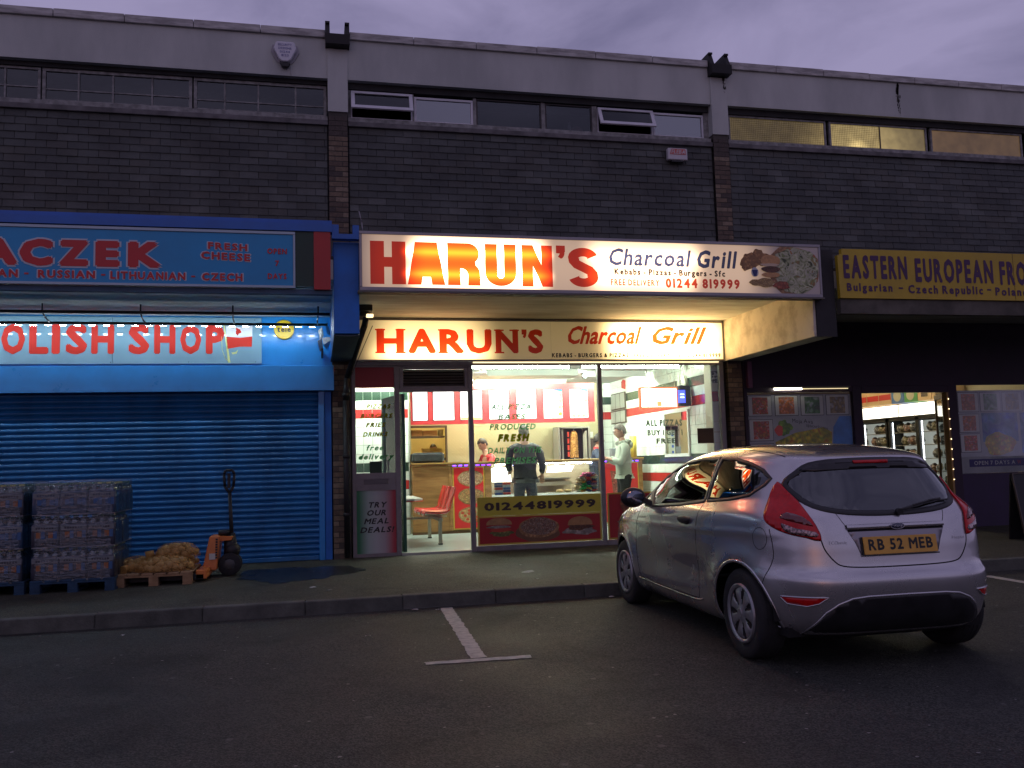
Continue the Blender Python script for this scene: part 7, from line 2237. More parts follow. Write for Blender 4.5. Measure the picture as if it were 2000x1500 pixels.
# bottle packs: six bottles in printed film
clear = glass_mat('bottle_plastic', tint=(0.50, 0.60, 0.62), refl=1.6, base=.07, rough=.12)
film = [mat('film_' + n, c, rough=.3, coat=.5, var=.25, vscale=16) for n, c in (('navy', (0.012, 0.016, 0.034)), ('blue', (0.008, 0.032, 0.075)), ('slate', (0.022, 0.027, 0.04)))]
orange_l = mat('label_orange', (0.26, 0.09, 0.03), rough=.4)
blue_l = mat('label_blue', (0.02, 0.09, 0.22), rough=.4)
white_l = mat('label_pale', (0.13, 0.15, 0.16), rough=.4)
capg = mat('cap_green', (0.03, 0.11, 0.06), rough=.4)
capy = mat('cap_yellow', (0.40, 0.38, 0.10), rough=.4)
def pack_mesh(kind):
    q = MB()
    W, D_, H = .272, .182, .335
    # film-wrapped lower body, slightly bulging round each bottle
    n = 48
    rows = []
    for z, k in ((0.0, .985), (.012, 1.0), (.10, 1.0), (.16, .985), (.225, .99), (.245, .90), (.255, .7)):
        row = []
        for i in range(n):
            t_ = i / n
            per = 2 * (W + D_)
            s = t_ * per
            if s < W: x, y, nx_, ny_ = -W / 2 + s, -D_ / 2, 0, -1
            elif s < W + D_: x, y, nx_, ny_ = W / 2, -D_ / 2 + (s - W), 1, 0
            elif s < 2 * W + D_: x, y, nx_, ny_ = W / 2 - (s - W - D_), D_ / 2, 0, 1
            else: x, y, nx_, ny_ = -W / 2, D_ / 2 - (s - 2 * W - D_), -1, 0
            bulge = .006 * abs(math.cos(math.pi * (x if ny_ else y) / .0907 + (math.pi / 2 if ny_ else 0)))
            row.append(q.bm.verts.new(((x + nx_ * bulge) * k, (y + ny_ * bulge) * k, z)))
        rows.append(row)
    for a, b in zip(rows, rows[1:]):
        for i in range(n):
            f = q.bm.faces.new((a[i], a[(i + 1) % n], b[(i + 1) % n], b[i]))
            f.smooth = True
    q.bm.faces.new(rows[-1])
    # printed labels on the front film
    q.box(-.125, .125, -D_ / 2 - .0085, -D_ / 2 - .006, .175, .222, 1)
    for k in range(2):
        q.box(-.085 + k * .12, -.04 + k * .12, -D_ / 2 - .0095, -D_ / 2 - .0072, .095, .155, 2 if kind != 1 else 3)
        q.box(-.035 + k * .12, -.0 + k * .12, -D_ / 2 - .0095, -D_ / 2 - .0072, .085, .165, 3)
    for k in range(7):   # printed word
        q.box(-.09 + k * .026, -.072 + k * .026, -D_ / 2 - .0105, -D_ / 2 - .0086, .188, .208, 0)
    # shoulders and caps
    for i in range(3):
        for j in range(2):
            c = (-.0907 + i * .0907, -.0455 + j * .091, 0)
            q.lathe([(.042, .235), (.041, .262), (.030, .288), (.014, .302), (.013, .314)], c, 'Z', 10, 4)
            q.lathe([(.0155, .308), (.0155, .326), (0.0, .327)], c, 'Z', 8, 5)
    return q
packs = [mesh_of(pack_mesh(i), 'bottle_pack', [film[i], white_l, orange_l, blue_l, clear, capg if i != 2 else capy]) for i in range(3)]
def water_load(x0, y0, z0, nx_, ny_, label):
    L_ = thing('wrapped_water_stack', (x0 + nx_ * .14, y0 + ny_ * .095, z0), label, 'water stack')
    for k in range(3):
        for j in range(ny_):
            for i in range(nx_):
                if 0 < j < ny_ - 1 and i < nx_ - 1 and k < 2: continue     # buried inside the load
                if j == ny_ - 1 and k < 2: continue
                o = link('bottle_pack', packs[rnd.choice((0, 0, 1, 2))], L_)
                o.location = Vector((x0 + .14 + i * .278 + rnd.uniform(-.004, .004), y0 + .095 + j * .189, z0 + k * (.335 + .012) + .004)) - L_.location
                o.rotation_euler = (0, 0, R(rnd.uniform(-1.5, 1.5)))
    bxs = MB()
    for k in (1, 2):
        z = z0 + k * .347 - .009
        bxs.box(x0 + .005, x0 + nx_ * .278 - .005, y0 + .005, y0 + ny_ * .189 - .005, z, z + .010)
    part('layer_sheet', bxs, mat('layer_card', (0.22, 0.21, 0.22), rough=.8), L_)
    # shrink wrap hull
    hull = MB()
    nz, nn = 16, 60
    W_, D2 = nx_ * .278 / 2 + .008, ny_ * .189 / 2 + .008
    cx, cy = x0 + nx_ * .139, y0 + ny_ * .0945
    R_ = []
    rr = random.Random(int(abs(x0) * 100))
    for k in range(nz + 1):
        z = z0 - .03 + (1.055 + .03) * k / nz
        row = []
        for i in range(nn):
            t_ = 2 * math.pi * i / nn
            c_, s_ = math.cos(t_), math.sin(t_)
            x = W_ * math.copysign(abs(c_) ** .16, c_)
            y = D2 * math.copysign(abs(s_) ** .16, s_)
            j_ = 1 + rr.uniform(-.006, .006)
            row.append(hull.bm.verts.new((cx + x * j_, cy + y * j_, z)))
        R_.append(row)
    for a, b in zip(R_, R_[1:]):
        for i in range(nn):
            hull.bm.faces.new((a[i], a[(i + 1) % nn], b[(i + 1) % nn], b[i])).smooth = True
    part('shrink_wrap', hull, wrapm, L_, recalc=False)
wrapm = bpy.data.materials.new('shrink_wrap_film')
wrapm.use_nodes = True
t = wrapm.node_tree
t.nodes.remove(t.nodes['Principled BSDF'])
out = t.nodes['Material Output']
tr = N(t, 'ShaderNodeBsdfTransparent', Color=(0.93, 0.95, 0.97, 1))
gl = N(t, 'ShaderNodeBsdfAnisotropic', Color=(0.8, 0.85, 0.9, 1), Roughness=.12)
df = N(t, 'ShaderNodeBsdfDiffuse', Color=(0.09, 0.13, 0.14, 1))
geo = t.nodes.new('ShaderNodeNewGeometry')
mp = t.nodes.new('ShaderNodeMapping'); mp.inputs['Scale'].default_value = (1, 1, 5)
n_ = N(t, 'ShaderNodeTexNoise', Scale=5.0, Detail=8.0, Distortion=1.2)
t.links.new(geo.outputs['Position'], mp.inputs['Vector']); t.links.new(mp.outputs[0], n_.inputs['Vector'])
bp = N(t, 'ShaderNodeBump', Strength=.9, Distance=.02)
t.links.new(n_.outputs['Fac'], bp.inputs['Height']); t.links.new(bp.outputs[0], gl.inputs['Normal'])
mr = N(t, 'ShaderNodeMapRange'); mr.inputs['From Min'].default_value = .35; mr.inputs['From Max'].default_value = .75; mr.inputs['To Min'].default_value = .05; mr.inputs['To Max'].default_value = .30
t.links.new(n_.outputs['Fac'], mr.inputs['Value'])
m1 = t.nodes.new('ShaderNodeMixShader'); m2 = t.nodes.new('ShaderNodeMixShader')
m2.inputs['Fac'].default_value = .09
t.links.new(mr.outputs[0], m1.inputs['Fac']); t.links.new(tr.outputs[0], m1.inputs[1]); t.links.new(df.outputs[0], m1.inputs[2])
t.links.new(m1.outputs[0], m2.inputs[1]); t.links.new(gl.outputs[0], m2.inputs[2])
t.links.new(m2.outputs[0], out.inputs['Surface'])
water_load(-2.97, 10.34, PZ + .140, 3, 5, 'shrink-wrapped stack of bottled water on the blue pallet beside the wooden pallet')
water_load(-3.89, 10.37, PZ + .140, 3, 5, 'shrink-wrapped stack of bottled water cut off by the left edge')

pallet('wooden_pallet', -2.17, -1.36, 10.50, 11.30, rawood, 'plain wooden pallet carrying net sacks of potatoes')
potm = mat('potato_skin', (0.32, 0.20, 0.065), rough=.75, col2=(0.46, 0.31, 0.12), vscale=12, bump=.2, bscale=70)
netm = glass_mat('unused_net', tint=(1, 1, 1))
def net_mat():
    m = bpy.data.materials.new('orange_net')
    m.use_nodes = True
    t = m.node_tree
    b = t.nodes['Principled BSDF']
    b.inputs['Base Color'].default_value = (0.52, 0.27, 0.06, 1)
    b.inputs['Roughness'].default_value = .6
    geo = t.nodes.new('ShaderNodeNewGeometry')
    w = N(t, 'ShaderNodeTexVoronoi', Scale=60.0); w.feature = 'DISTANCE_TO_EDGE'
    t.links.new(geo.outputs['Position'], w.inputs['Vector'])
    lt = t.nodes.new('ShaderNodeMath'); lt.operation = 'LESS_THAN'; lt.inputs[1].default_value = .055
    t.links.new(w.outputs['Distance'], lt.inputs[0])
    tr = t.nodes.new('ShaderNodeBsdfTransparent')
    mi = t.nodes.new('ShaderNodeMixShader')
    t.links.new(lt.outputs[0], mi.inputs['Fac']); t.links.new(tr.outputs[0], mi.inputs[1]); t.links.new(b.outputs[0], mi.inputs[2])
    t.links.new(mi.outputs[0], t.nodes['Material Output'].inputs['Surface'])
    return m
net = net_mat()
def sack(cx, cy, z0, rx, ry, h, label, seed, yaw_=0):
    rr = random.Random(seed)
    s = thing('potato_sack', (cx, cy, z0), label, 'sack', group='net sacks of potatoes on the wooden pallet')
    q = MB()
    hull = bmesh.new()
    ca, sa = math.cos(yaw_), math.sin(yaw_)
    n = 0
    pts = []
    while n < 150:
        u, v, w = rr.uniform(-1, 1), rr.uniform(-1, 1), rr.uniform(0, 1)
        d = abs(u) ** 2.6 + abs(v) ** 2.6 + w ** 2.2
        if d > 1 or d < .35: continue
        x, y = u * (rx - .04), v * (ry - .04)
        p = Vector((cx + x * ca - y * sa, cy + x * sa + y * ca, z0 + .035 + w * (h - .07)))
        if any((p - o_).length < .052 for o_ in pts): n += .2; continue
        pts.append(p)
        r_1 = rr.uniform(.034, .050)
        q.ball(p, r_1, 2 if False else 1, sc=(rr.uniform(1, 1.35), 1, .9), rot=Matrix.Rotation(rr.uniform(0, 3), 3, 'Z'))
        n += 1
    part('potatoes', q, potm, s, kind='stuff')
    R1 = []
    for k in range(9):
        w = k / 8
        kk = (1 - w ** 2.2) ** (1 / 2.6) if w < 1 else .0
        kk = max(kk, .12)
        row = []
        for i in range(36):
            t_ = 2 * math.pi * i / 36
            c_, s_ = math.cos(t_), math.sin(t_)
            x = rx * kk * math.copysign(abs(c_) ** .77, c_) * (1 + rr.uniform(-.03, .03))
            y = ry * kk * math.copysign(abs(s_) ** .77, s_) * (1 + rr.uniform(-.03, .03))
            row.append(hull.verts.new((cx + x * ca - y * sa, cy + x * sa + y * ca, z0 + .004 + h * w)))
        R1.append(row)
    for a, b in zip(R1, R1[1:]):
        for i in range(36):
            hull.faces.new((a[i], a[(i + 1) % 36], b[(i + 1) % 36], b[i])).smooth = True
    hull.faces.new(R1[-1])
    part('net', hull, net, s)
    tie = MB().tube((cx - rx * ca, cy - rx * sa, z0 + h * .35), (cx - (rx + .09) * ca, cy - (rx + .09) * sa, z0 + h * .2), .035, .05, seg=10)
    part('tied_neck', tie, mat('net_neck', (0.36, 0.20, 0.05), rough=.8, var=.3, vscale=60), s)
zt = PZ + .141
sack(-1.68, 10.74, zt, .32, .22, .17, 'front net sack of potatoes lying along the wooden pallet', 1)
sack(-1.66, 11.10, zt, .31, .20, .20, 'rear net sack of potatoes against the shutter side', 2)
sack(-2.02, 10.93, zt, .24, .17, .16, 'net sack of potatoes at the left end beside the water stack', 3, 1.3)
sack(-1.57, 10.90, zt + .13, .25, .17, .17, 'topmost net sack of potatoes on the heap', 4, .15)

# pallet truck
pj = thing('pallet_truck', (-1.15, 11.1, PZ), 'orange hand pallet truck with upright black handle at the end of the wooden pallet', 'pallet truck')
orng = mat('truck_orange', (0.62, 0.18, 0.035), rough=.4, var=.12, vscale=8)
part('battery_panel', MB().prism([(-1.315, 11.02, .20), (-1.15, 11.02, .20), (-1.115, 11.05, .60), (-1.235, 11.05, .60)], (0, .34, 0)), orng, pj, bevel=.012)
part('fork', MB().box(-2.05, -1.25, 10.66, 10.80, PZ + .025, PZ + .09), black, pj, bevel=.006)
part('fork', MB().box(-2.05, -1.25, 11.02, 11.14, PZ + .025, PZ + .09), black, pj, bevel=.006)
part('fork_bridge', MB().box(-1.34, -1.22, 10.66, 11.36, PZ + .03, PZ + .13), orng, pj, bevel=.008)
part('pump_bracket', MB().prism([(-1.19, 11.1, .60), (-.97, 11.1, .585), (-.99, 11.1, .54), (-1.15, 11.1, .53)], (0, .18, 0)), orng, pj, bevel=.006)
part('pump', MB().tube((-1.02, 11.19, .30), (-1.02, 11.19, .60), .065, seg=20).ball((-.99, 11.19, .42), .10, 2).tube((-1.08, 11.19, .60), (-1.08, 11.19, .66), .07, seg=16), black, pj)
hm = MB().tube((-.99, 11.19, .48), (-1.02, 11.19, 1.12), .026, .02, seg=12).tube((-.955, 11.19, .36), (-.99, 11.19, .62), .05, .035, seg=12)
lp = [(-1.02, 11.19, 1.10), (-1.075, 11.19, 1.18), (-1.085, 11.19, 1.33), (-1.065, 11.19, 1.375), (-.985, 11.19, 1.375), (-.965, 11.19, 1.33), (-.975, 11.19, 1.18), (-1.02, 11.19, 1.10)]
hm.path(lp, .017, seg=10).box(-1.045, -1.01, 11.17, 11.21, 1.16, 1.34)
part('handle', hm, black, pj)
for y in (11.11, 11.25):
    w = part('steer_wheel', MB().lathe([(.04, -.028), (.125, -.028), (.135, -.018), (.135, .018), (.125, .028), (.04, .028)], (-1.01, y, PZ + .136), 'Y', 32), rubber, pj)
    part('wheel_hub', MB().lathe([(0, -.032), (.06, -.032), (.075, -.022), (.075, .022), (.06, .032), (0, .032)], (-1.01, y, PZ + .136), 'Y', 8), mat('hub_grey', (0.06, 0.06, 0.06), rough=.5, metal=.4), w)
stk = MB().box(-1.235, -1.165, 11.012, 11.018, .33, .40)
part('sticker', stk, mat('poster_white', ()), pj)
for k in range(8):
    bx('printed_mark', pj, black, -1.165 - .0, -1.14, 11.0465 - .035 + k * .0042, 11.0485 - .035 + k * .0042, .34 + k * .03, .362 + k * .03)

# ------------------------------------------------------------------ litter
paper = mat('litter_white', (0.42, 0.42, 0.40), rough=.7, var=.2, vscale=60)
LIT = [(.90, 8.43, .0, .055, 'crumpled pale wrapper on the tarmac left of the painted line'), (1.11, 8.35, .0, .02, 'small pale scrap against the top of the painted line'), (2.88, 8.46, .0, .035, 'flat pale scrap beside the front wheel of the car'),
       (-.03, 9.55, PZ, .045, 'pale flattened scrap on the pavement left of the takeaway door'), (.13, 9.25, PZ, .035, 'small white scrap on the pavement near the kerb left of the takeaway'), (2.35, 9.85, PZ, .10, 'long thin paper strip on the pavement before the windows'), (2.30, 9.2, PZ, .03, 'small scrap near the kerb before the windows'),
       (2.42, 10.5, PZ, .035, 'pale scrap on the pavement close under the window'), (-1.6, 8.1, .0, .02, 'tiny white scrap on the tarmac at the left by the kerb'), (.40, 7.3, .0, .03, 'faint scrap on the tarmac left of the painted cross line'), (2.9, 9.35, PZ, .015, 'bright speck on the pavement near the kerb before the car')]
for (x, y, z, s_, lab) in LIT:
    q = MB()
    pts = [(x + s_ * rnd.uniform(.6, 1.1) * math.cos(a), y + s_ * .6 * rnd.uniform(.5, 1.1) * math.sin(a), z + .004 + rnd.uniform(0, .014)) for a in [i * .785 for i in range(8)]]
    c = q.bm.verts.new((x, y, z + .02 * min(1, s_ / .04)))
    V_ = [q.bm.verts.new(p) for p in pts]
    for i in range(8):
        q.bm.faces.new((V_[i], V_[(i + 1) % 8], c))
    single('litter', q, paper, (x, y, z), lab, 'litter', group='litter on the ground')
specks = MB()
rr = random.Random(11)
for i in range(700):
    x, y = rr.uniform(-5, 9), rr.uniform(2.2, 12.2)
    if 8.55 < y < 8.8: continue
    z = .0035 + (PZ if y > 8.6 else gz(x, y) - .001)
    s_ = rr.uniform(.003, .013)
    specks.poly([(x + s_ * math.cos(a), y + s_ * math.sin(a) * rr.uniform(.6, 1), z) for a in (0.2, 1.5, 2.8, 4.2, 5.4)])
part('grit', specks, mat('grit_pale', (0.24, 0.23, 0.21), rough=.8), None, kind='stuff')

# ------------------------------------------------------------------ people
skin = mat('skin', (0.48, 0.27, 0.19), rough=.5, var=.06, vscale=20)
def skin_mesh(edges, verts, radii, sub=2, root=0):
    """grow one surface round a skeleton"""
    me = bpy.data.meshes.new('sk')
    me.from_pydata([tuple(v) for v in verts], edges, [])
    o = bpy.data.objects.new('sk', me)
    COL.objects.link(o)
    md = o.modifiers.new('s', 'SKIN')
    md.use_smooth_shade = True
    for i, r in enumerate(radii):
        sv = me.skin_vertices[0].data[i]
        sv.radius = (r, r) if isinstance(r, (int, float)) else r
        sv.use_root = (i == root)
    s2 = o.modifiers.new('d', 'SUBSURF')
    s2.levels = sub
    s2.render_levels = sub
    dg = bpy.context.evaluated_depsgraph_get()
    out = bpy.data.meshes.new_from_object(o.evaluated_get(dg))
    bpy.data.objects.remove(o)
    bm = bmesh.new()
    bm.from_mesh(out)
    bpy.data.meshes.remove(out)
    for f in bm.faces: f.smooth = True
    return bm
def head_bm(bm, c, fwd, s=1.0, tilt=0.0):
    """a head with jaw, nose, ears, brow; c is its centre, fwd the way it faces"""
    f = Vector((fwd[0], fwd[1], 0)).normalized()
    l = Vector((-f.y, f.x, 0))
    M_ = Matrix(((f.x, l.x, 0, c[0]), (f.y, l.y, 0, c[1]), (0, 0, 1, c[2]), (0, 0, 0, 1))) @ Matrix.Rotation(tilt, 4, 'Y')
    g = bmesh.ops.create_icosphere(bm, subdivisions=4, radius=1)
    for v in g['verts']:
        x, y, z = v.co
        w = .074 if z > 0 else .074 - .020 * (-z) ** 1.5
        dx = .096
        X = x * (dx - (.018 if z < -.3 and x < 0 else 0))
        Y = y * w
        Z = z * .118
        if x > 0:      # face: brow, eye sockets, nose, lips, chin
            X -= .008 * math.exp(-((z - .10) / .12) ** 2) * math.exp(-((abs(y) - .40) / .2) ** 2) * 1.3
            X += .026 * math.exp(-((z + .18) / .17) ** 2) * math.exp(-(y / .16) ** 2) * (1 if z < .2 else 0)
            X += .008 * math.exp(-((z + .50) / .09) ** 2) * math.exp(-(y / .3) ** 2)
            X += .010 * math.exp(-((z + .82) / .16) ** 2) * math.exp(-(y / .4) ** 2)
        v.co = M_ @ (Vector((X, Y, Z)) * s)
        for q in v.link_faces: q.smooth = True
    for sd in (1, -1):
        g = bmesh.ops.create_icosphere(bm, subdivisions=2, radius=1)
        for v in g['verts']:
            x, y, z = v.co
            v.co = M_ @ (Vector((-.008 + x * .018, sd * (.073 + .006) + y * .009, -.008 + z * .032)) * s)
            for q in v.link_faces: q.smooth = True
    return M_
def hair_bm(M_, s=1.0, front=.15, low=-.25, vol=1.09, seed=0):
    bm = bmesh.new()
    rr = random.Random(seed)
    g = bmesh.ops.create_icosphere(bm, subdivisions=5, radius=1)
    kill = []
    for f in bm.faces:
        c = f.calc_center_median()
        line = front + .32 if c.x > .45 else (low + (c.x + .3) * .75 if c.x > -.3 else low - .1)
        if c.z < line + .05 * math.sin(c.y * 21): kill.append(f)
    bmesh.ops.delete(bm, geom=kill, context='FACES')
    for v in bm.verts:
        x, y, z = v.co
        k = vol + rr.uniform(-.018, .018)
        v.co = M_ @ (Vector((x * .098 * k, y * .077 * k, z * .120 * k + .002)) * s)
    for f in bm.faces: f.smooth = True
    bmesh.ops.solidify(bm, geom=bm.faces[:], thickness=-.006)
    return bm
def hand(bm, wrist, dirv, curl, palm_n, s=1.0, left=1):
    """palm, four unequal fingers with knuckles and a thumb from the side of the palm"""
    d = Vector(dirv).normalized()
    n = Vector(palm_n)
    n = (n - d * n.dot(d)).normalized()
    side = d.cross(n) * left
    w = Vector(wrist)
    q = MB(); q.bm.free(); q.bm = bm
    a, b = w, w + d * .085 * s
    m_ = Matrix((( d.x, side.x, n.x, (a.x + b.x) / 2), (d.y, side.y, n.y, (a.y + b.y) / 2), (d.z, side.z, n.z, (a.z + b.z) / 2), (0, 0, 0, 1)))
    g = bmesh.ops.create_icosphere(bm, subdivisions=2, radius=1)
    for v in g['verts']:
        v.co = m_ @ Vector((v.co.x * .055 * s, v.co.y * .042 * s, v.co.z * .017 * s))
        for f in v.link_faces: f.smooth = True
    for i, ln in enumerate((.070, .079, .074, .058)):
        p = b + side * (.030 - .020 * i) * s - d * .01 * s
        dd = d.copy()
        r = .0088 * s
        for k in range(3):
            rot = Matrix.Rotation(curl * (.5 + .35 * k), 3, side)
            dd = (rot @ d).normalized()
            e = p + dd * ln * (.42, .32, .26)[k] * s
            q.tube(p, e, r, r * .9, seg=8)
            p = e
            r *= .9
    p = a + d * .02 * s + side * .035 * s
    for k, l_ in enumerate((.04, .032, .026)):
        dd = (d * .6 + side * (.75 - .3 * k) + n * (-.2 - .2 * k)).normalized()
        e = p + dd * l_ * s
        q.tube(p, e, .011 * s, .0095 * s, seg=8)
        p = e
def person(loc, label, fwd, H, top_m, leg_m_, hair_m, pose, kind='jacket', lean=0.0, head_turn=0.0, head_tilt=0.0, glasses=False, hood=False, collar=None, hairfront=.15, build=1.0, legs=True):
    """local frame: x forward, y left, z up; pose gives elbows and wrists relative to the shoulders"""
    p = thing('person', (loc[0], loc[1], loc[2]), label, 'person')
    f = Vector((fwd[0], fwd[1], 0)).normalized()
    l = Vector((-f.y, f.x, 0))
    k = H / 1.75
    def W(x, y, z):
        return Vector(loc) + f * x * k + l * y * k + Vector((0, 0, z * k))
    L_ = lean
    pel = (0, 0, .93); sp = (.01 + L_ * .2, 0, 1.12); ch = (.0 + L_ * .6, 0, 1.33); nk = (.01 + L_, 0, 1.49); hd = (.03 + L_ * 1.3, 0, 1.56)
    V, E, Rr = [], [], []
    def add(pt, r, parent=None):
        V.append(W(*pt)); Rr.append(r if isinstance(r, tuple) else r)
        if parent is not None: E.append((parent, len(V) - 1))
        return len(V) - 1
    b = build
    r0_ = add(pel, .125 * k * b); r1_ = add(sp, .115 * k * b, r0_); r2_ = add((ch[0], 0, 1.30), .115 * k * b, r1_); r3_ = add(nk, .058 * k, r2_); add(hd, .055 * k, r3_)
    arms = []
    for sd, (el, wr) in zip((1, -1), pose['arms']):
        s0 = add((ch[0], .12 * sd * b, 1.37), .06 * k, r2_)
        s1 = add((ch[0], .175 * sd * b, 1.345), .042 * k, s0)
        e1 = add(el, .040 * k, s1)
        w1 = add(wr, .028 * k, e1)
        arms.append((V[s0], V[s1], V[e1], V[w1], sd))
    if legs:
        for sd, (kn, an) in zip((1, -1), pose['legs']):
            h0 = add((0, .09 * sd, .88), .088 * k, r0_)
            k1 = add(kn, .055 * k, h0)
            a1 = add(an, .040 * k, k1)
            add((an[0] + .10, an[1], .045), .032 * k, a1)
    body = skin_mesh(E, V, Rr, 2)
    hc = W(hd[0] + .012, 0, 1.64)
    ft = Matrix.Rotation(head_turn, 3, 'Z') @ f
    M_ = head_bm(body, hc, ft, k, head_tilt)
    for (s0, s1, e1, w1, sd) in arms:
        hand(body, w1, (w1 - e1), pose.get('curl', .5), pose.get('palm', (0, 0, -1)), k, sd)
    part('body', body, skin, p, recalc=False)
    part('hair', hair_bm(M_, k, front=hairfront, seed=int(H * 100)), hair_m, p, recalc=False)
    # eyes
    ey = MB()
    for sd in (1, -1):
        ey.ball(M_ @ (Vector((.082, .030 * sd, .012)) * k), .010 * k, 1)
    part('eyes', ey, mat('eye_dark', (0.03, 0.02, 0.015), rough=.2), p)
    if glasses:
        g = MB()
        for sd in (1, -1):
            for i in range(14):
                a, c_ = 2 * math.pi * i / 14, 2 * math.pi * (i + 1) / 14
                P_ = lambda t: M_ @ (Vector((.108, .032 * sd + .024 * math.cos(t), .010 + .019 * math.sin(t))) * k)
                g.tube(P_(a), P_(c_), .0022, seg=5)
            g.tube(M_ @ (Vector((.106, .055 * sd, .014)) * k), M_ @ (Vector((.0, .080 * sd, .012)) * k), .002, seg=5)
        g.tube(M_ @ (Vector((.108, .008, .012)) * k), M_ @ (Vector((.108, -.008, .012)) * k), .002, seg=5)
        part('glasses', g, mat('spectacle_frame', (0.10, 0.02, 0.015), rough=.3), p)
    # garment on torso and arms
    V, E, Rr = [], [], []
    hem = pose.get('hem', .86)
    a0 = add((0, 0, 1.02), .158 * k * b)
    a1 = add((0, 0, hem + .03), (.150 * k * b), a0)
    a2 = add(sp, .160 * k * b, a0); a3 = add(ch, .155 * k * b, a2); a4 = add((nk[0], 0, 1.475), .085 * k, a3)
    for sd, (el, wr) in zip((1, -1), pose['arms']):
        s0 = add((ch[0], .125 * sd * b, 1.39), .092 * k, a3)
        s1 = add((ch[0], .19 * sd * b, 1.365), .078 * k, s0)
        e1 = add(el, .062 * k, s1)
        wv = Vector(wr); ev = Vector(el)
        add(tuple(ev.lerp(wv, .55)), .055 * k, e1)
        add(tuple(ev.lerp(wv, .93)), .043 * k, len(V) - 1)
    gb = skin_mesh(E, V, Rr, 2)
    for v in gb.verts:      # folds
        d = v.co - Vector(loc)
        n = math.sin(d.z * 31 + d.dot(l) * 22) * math.sin(d.z * 13 - d.dot(f) * 19 + d.dot(l) * 7)
        v.co += v.normal * .007 * n
        if abs(d.dot(l)) < .17 * k * b and d.z < 1.36 * k:
            v.co -= f * d.dot(f) * .18
        # the torso is wider than it is deep
    g_ = part(kind, gb, top_m, p, recalc=False)
    if collar:
        cm = MB().tube(W(nk[0] - .004, 0, 1.455), W(nk[0] + .004, 0, 1.50), .076 * k, .066 * k, seg=20, caps=False)
        part('collar', cm, collar, p)
    if hood:
        hb_ = MB()
        for i in range(13):
            a, c_ = math.pi * (i / 12) * 1.5 + math.pi * .25, math.pi * ((i + 1) / 12) * 1.5 + math.pi * .25
            P_ = lambda t: W(nk[0] - .015 + .105 * math.cos(t) * 1.0, .105 * math.sin(t), 1.462 - .02 * math.cos(t))
            hb_.tube(P_(a), P_(c_), .036 * k, seg=10)
        hb_.ball(W(nk[0] - .115, 0, 1.42), .085 * k, 3, sc=(.7, 1.2, .9))
        part('hood', hb_, top_m, g_)
    if legs:
        V, E, Rr = [], [], []
        t0 = add(pel, .142 * k * b); add((0, 0, 1.0), .145 * k * b, t0)
        for sd, (kn, an) in zip((1, -1), pose['legs']):
            h0 = add((0, .092 * sd, .84), .104 * k * b, t0)
            k1 = add(kn, .078 * k, h0)
            an_ = (an[0], an[1], .07)
            add(an_, .066 * k, k1)
        tb_ = skin_mesh(E, V, Rr, 2)
        part('trousers', tb_, leg_m_, p, recalc=False)
        sh_ = MB()
        for sd, (kn, an) in zip((1, -1), pose['legs']):
            c_ = W(an[0] + .06, an[1], .045)
            rotm = Matrix(((f.x, l.x, 0), (f.y, l.y, 0), (0, 0, 1)))
            sh_.ball(c_, .14 * k, 3, sc=(1.0, .36, .34), rot=rotm)
        part('shoes', sh_, black, p)
    return p
blackj = mat('jacket_black', (0.006, 0.007, 0.008), rough=.6, var=.4, vscale=9)
greyt = mat('jogger_grey', (0.06, 0.07, 0.075), rough=.9, var=.15, vscale=9)
hoodm = mat('hoodie_grey_green', (0.42, 0.47, 0.40), rough=.9, var=.06, vscale=12)
greyhair = mat('hair_grey', (0.07, 0.06, 0.05), rough=.6, col2=(0.22, 0.20, 0.17), vscale=60, stretch=(1, 1, .3))
darkhair = mat('hair_dark', (0.018, 0.012, 0.009), rough=.5, var=.3, vscale=80)
navyj = mat('jacket_navy', (0.012, 0.020, 0.045), rough=.7, var=.2)
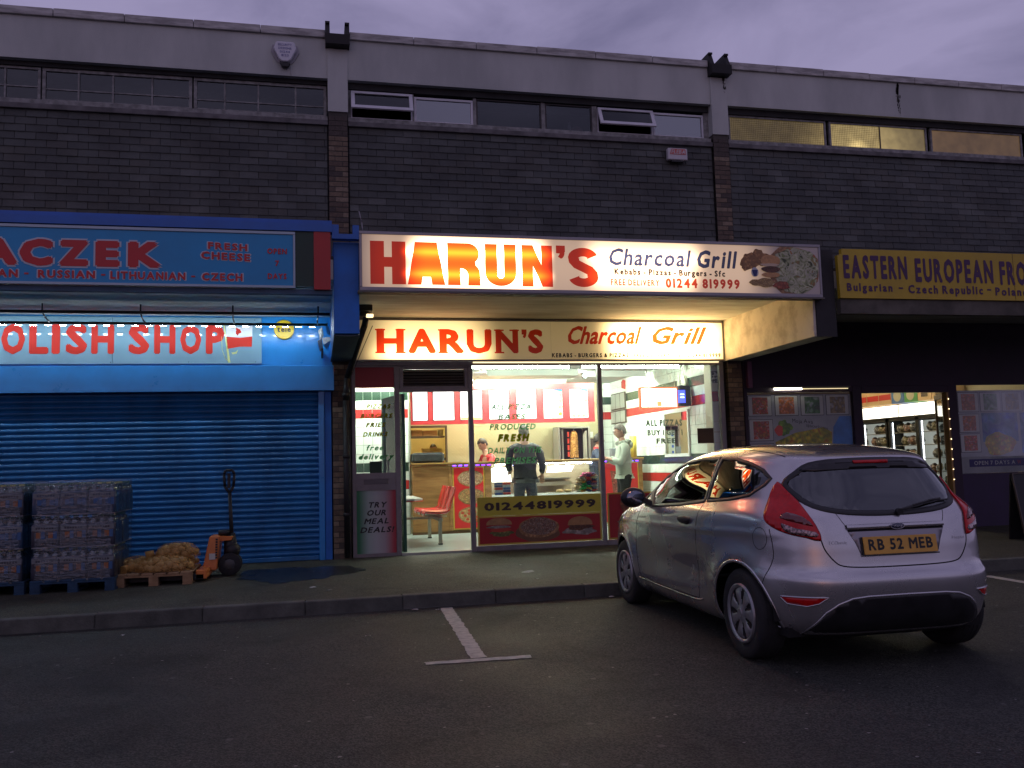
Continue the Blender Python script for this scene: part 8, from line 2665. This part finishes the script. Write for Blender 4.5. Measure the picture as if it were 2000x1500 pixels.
redsh = mat('shirt_red', (0.50, 0.030, 0.035), rough=.7, var=.1)
stand = [((.02, .11, .50), (-.02, .13, .08)), ((.0, -.11, .50), (-.03, -.14, .08))]
person((3.50, 14.62, FZ), 'customer with grey hair seen from behind in black jacket and grey joggers at the counter', (.05, 1), 1.86, blackj, greyt, greyhair,
       dict(arms=[((.03, .27, 1.13), (.20, .22, 1.02)), ((-.08, -.27, 1.14), (.02, -.28, .95))], legs=stand, hem=.88, curl=.7, palm=(0, 1, 0)), kind='jacket', hairfront=.15, build=1.22)
person((5.26, 14.55, FZ), 'grey-haired man with glasses in pale grey hoodie and black trousers looking at his hands', (-1, .12), 1.83, hoodm, mat('trousers_black', (0.010, 0.010, 0.011), rough=.9), greyhair,
       dict(arms=[((.09, .23, 1.12), (.31, .06, 1.21)), ((.07, -.24, 1.12), (.31, -.03, 1.20))], legs=[((.02, .09, .50), (-.02, .10, .08)), ((.04, -.09, .50), (.0, -.11, .08))], hem=.90, curl=.9, palm=(0, 0, 1)), kind='hoodie', glasses=True, hood=True, head_tilt=R(10), build=1.02)
person((3.30, 16.62, FZ), 'worker with dark hair and red shirt bending his head down behind the counter', (-1, -.35), 1.70, redsh, navyj, darkhair,
       dict(arms=[((.20, .20, 1.12), (.38, .10, 1.02)), ((.18, -.22, 1.12), (.38, -.08, 1.02))], legs=stand, curl=.6), kind='shirt', lean=.10, head_tilt=R(28))
person((5.42, 16.62, FZ), 'dark-haired worker in navy jacket with red collar behind the counter at the window post', (.95, -.3), 1.74, navyj, navyj, darkhair,
       dict(arms=[((.14, .22, 1.12), (.36, .12, 1.05)), ((.12, -.24, 1.12), (.34, -.10, 1.05))], legs=stand, curl=.6), kind='jacket', collar=redsh, lean=.03)
person((2.46, 18.62, FZ), 'dark-haired man behind the kitchen hatch, only his head showing above the black bag', (-.2, -1), 1.66, redsh, navyj, darkhair,
       dict(arms=[((.14, .22, 1.12), (.36, .12, 1.05)), ((.12, -.24, 1.12), (.34, -.10, 1.05))], legs=stand, curl=.6), kind='shirt')

build_car()
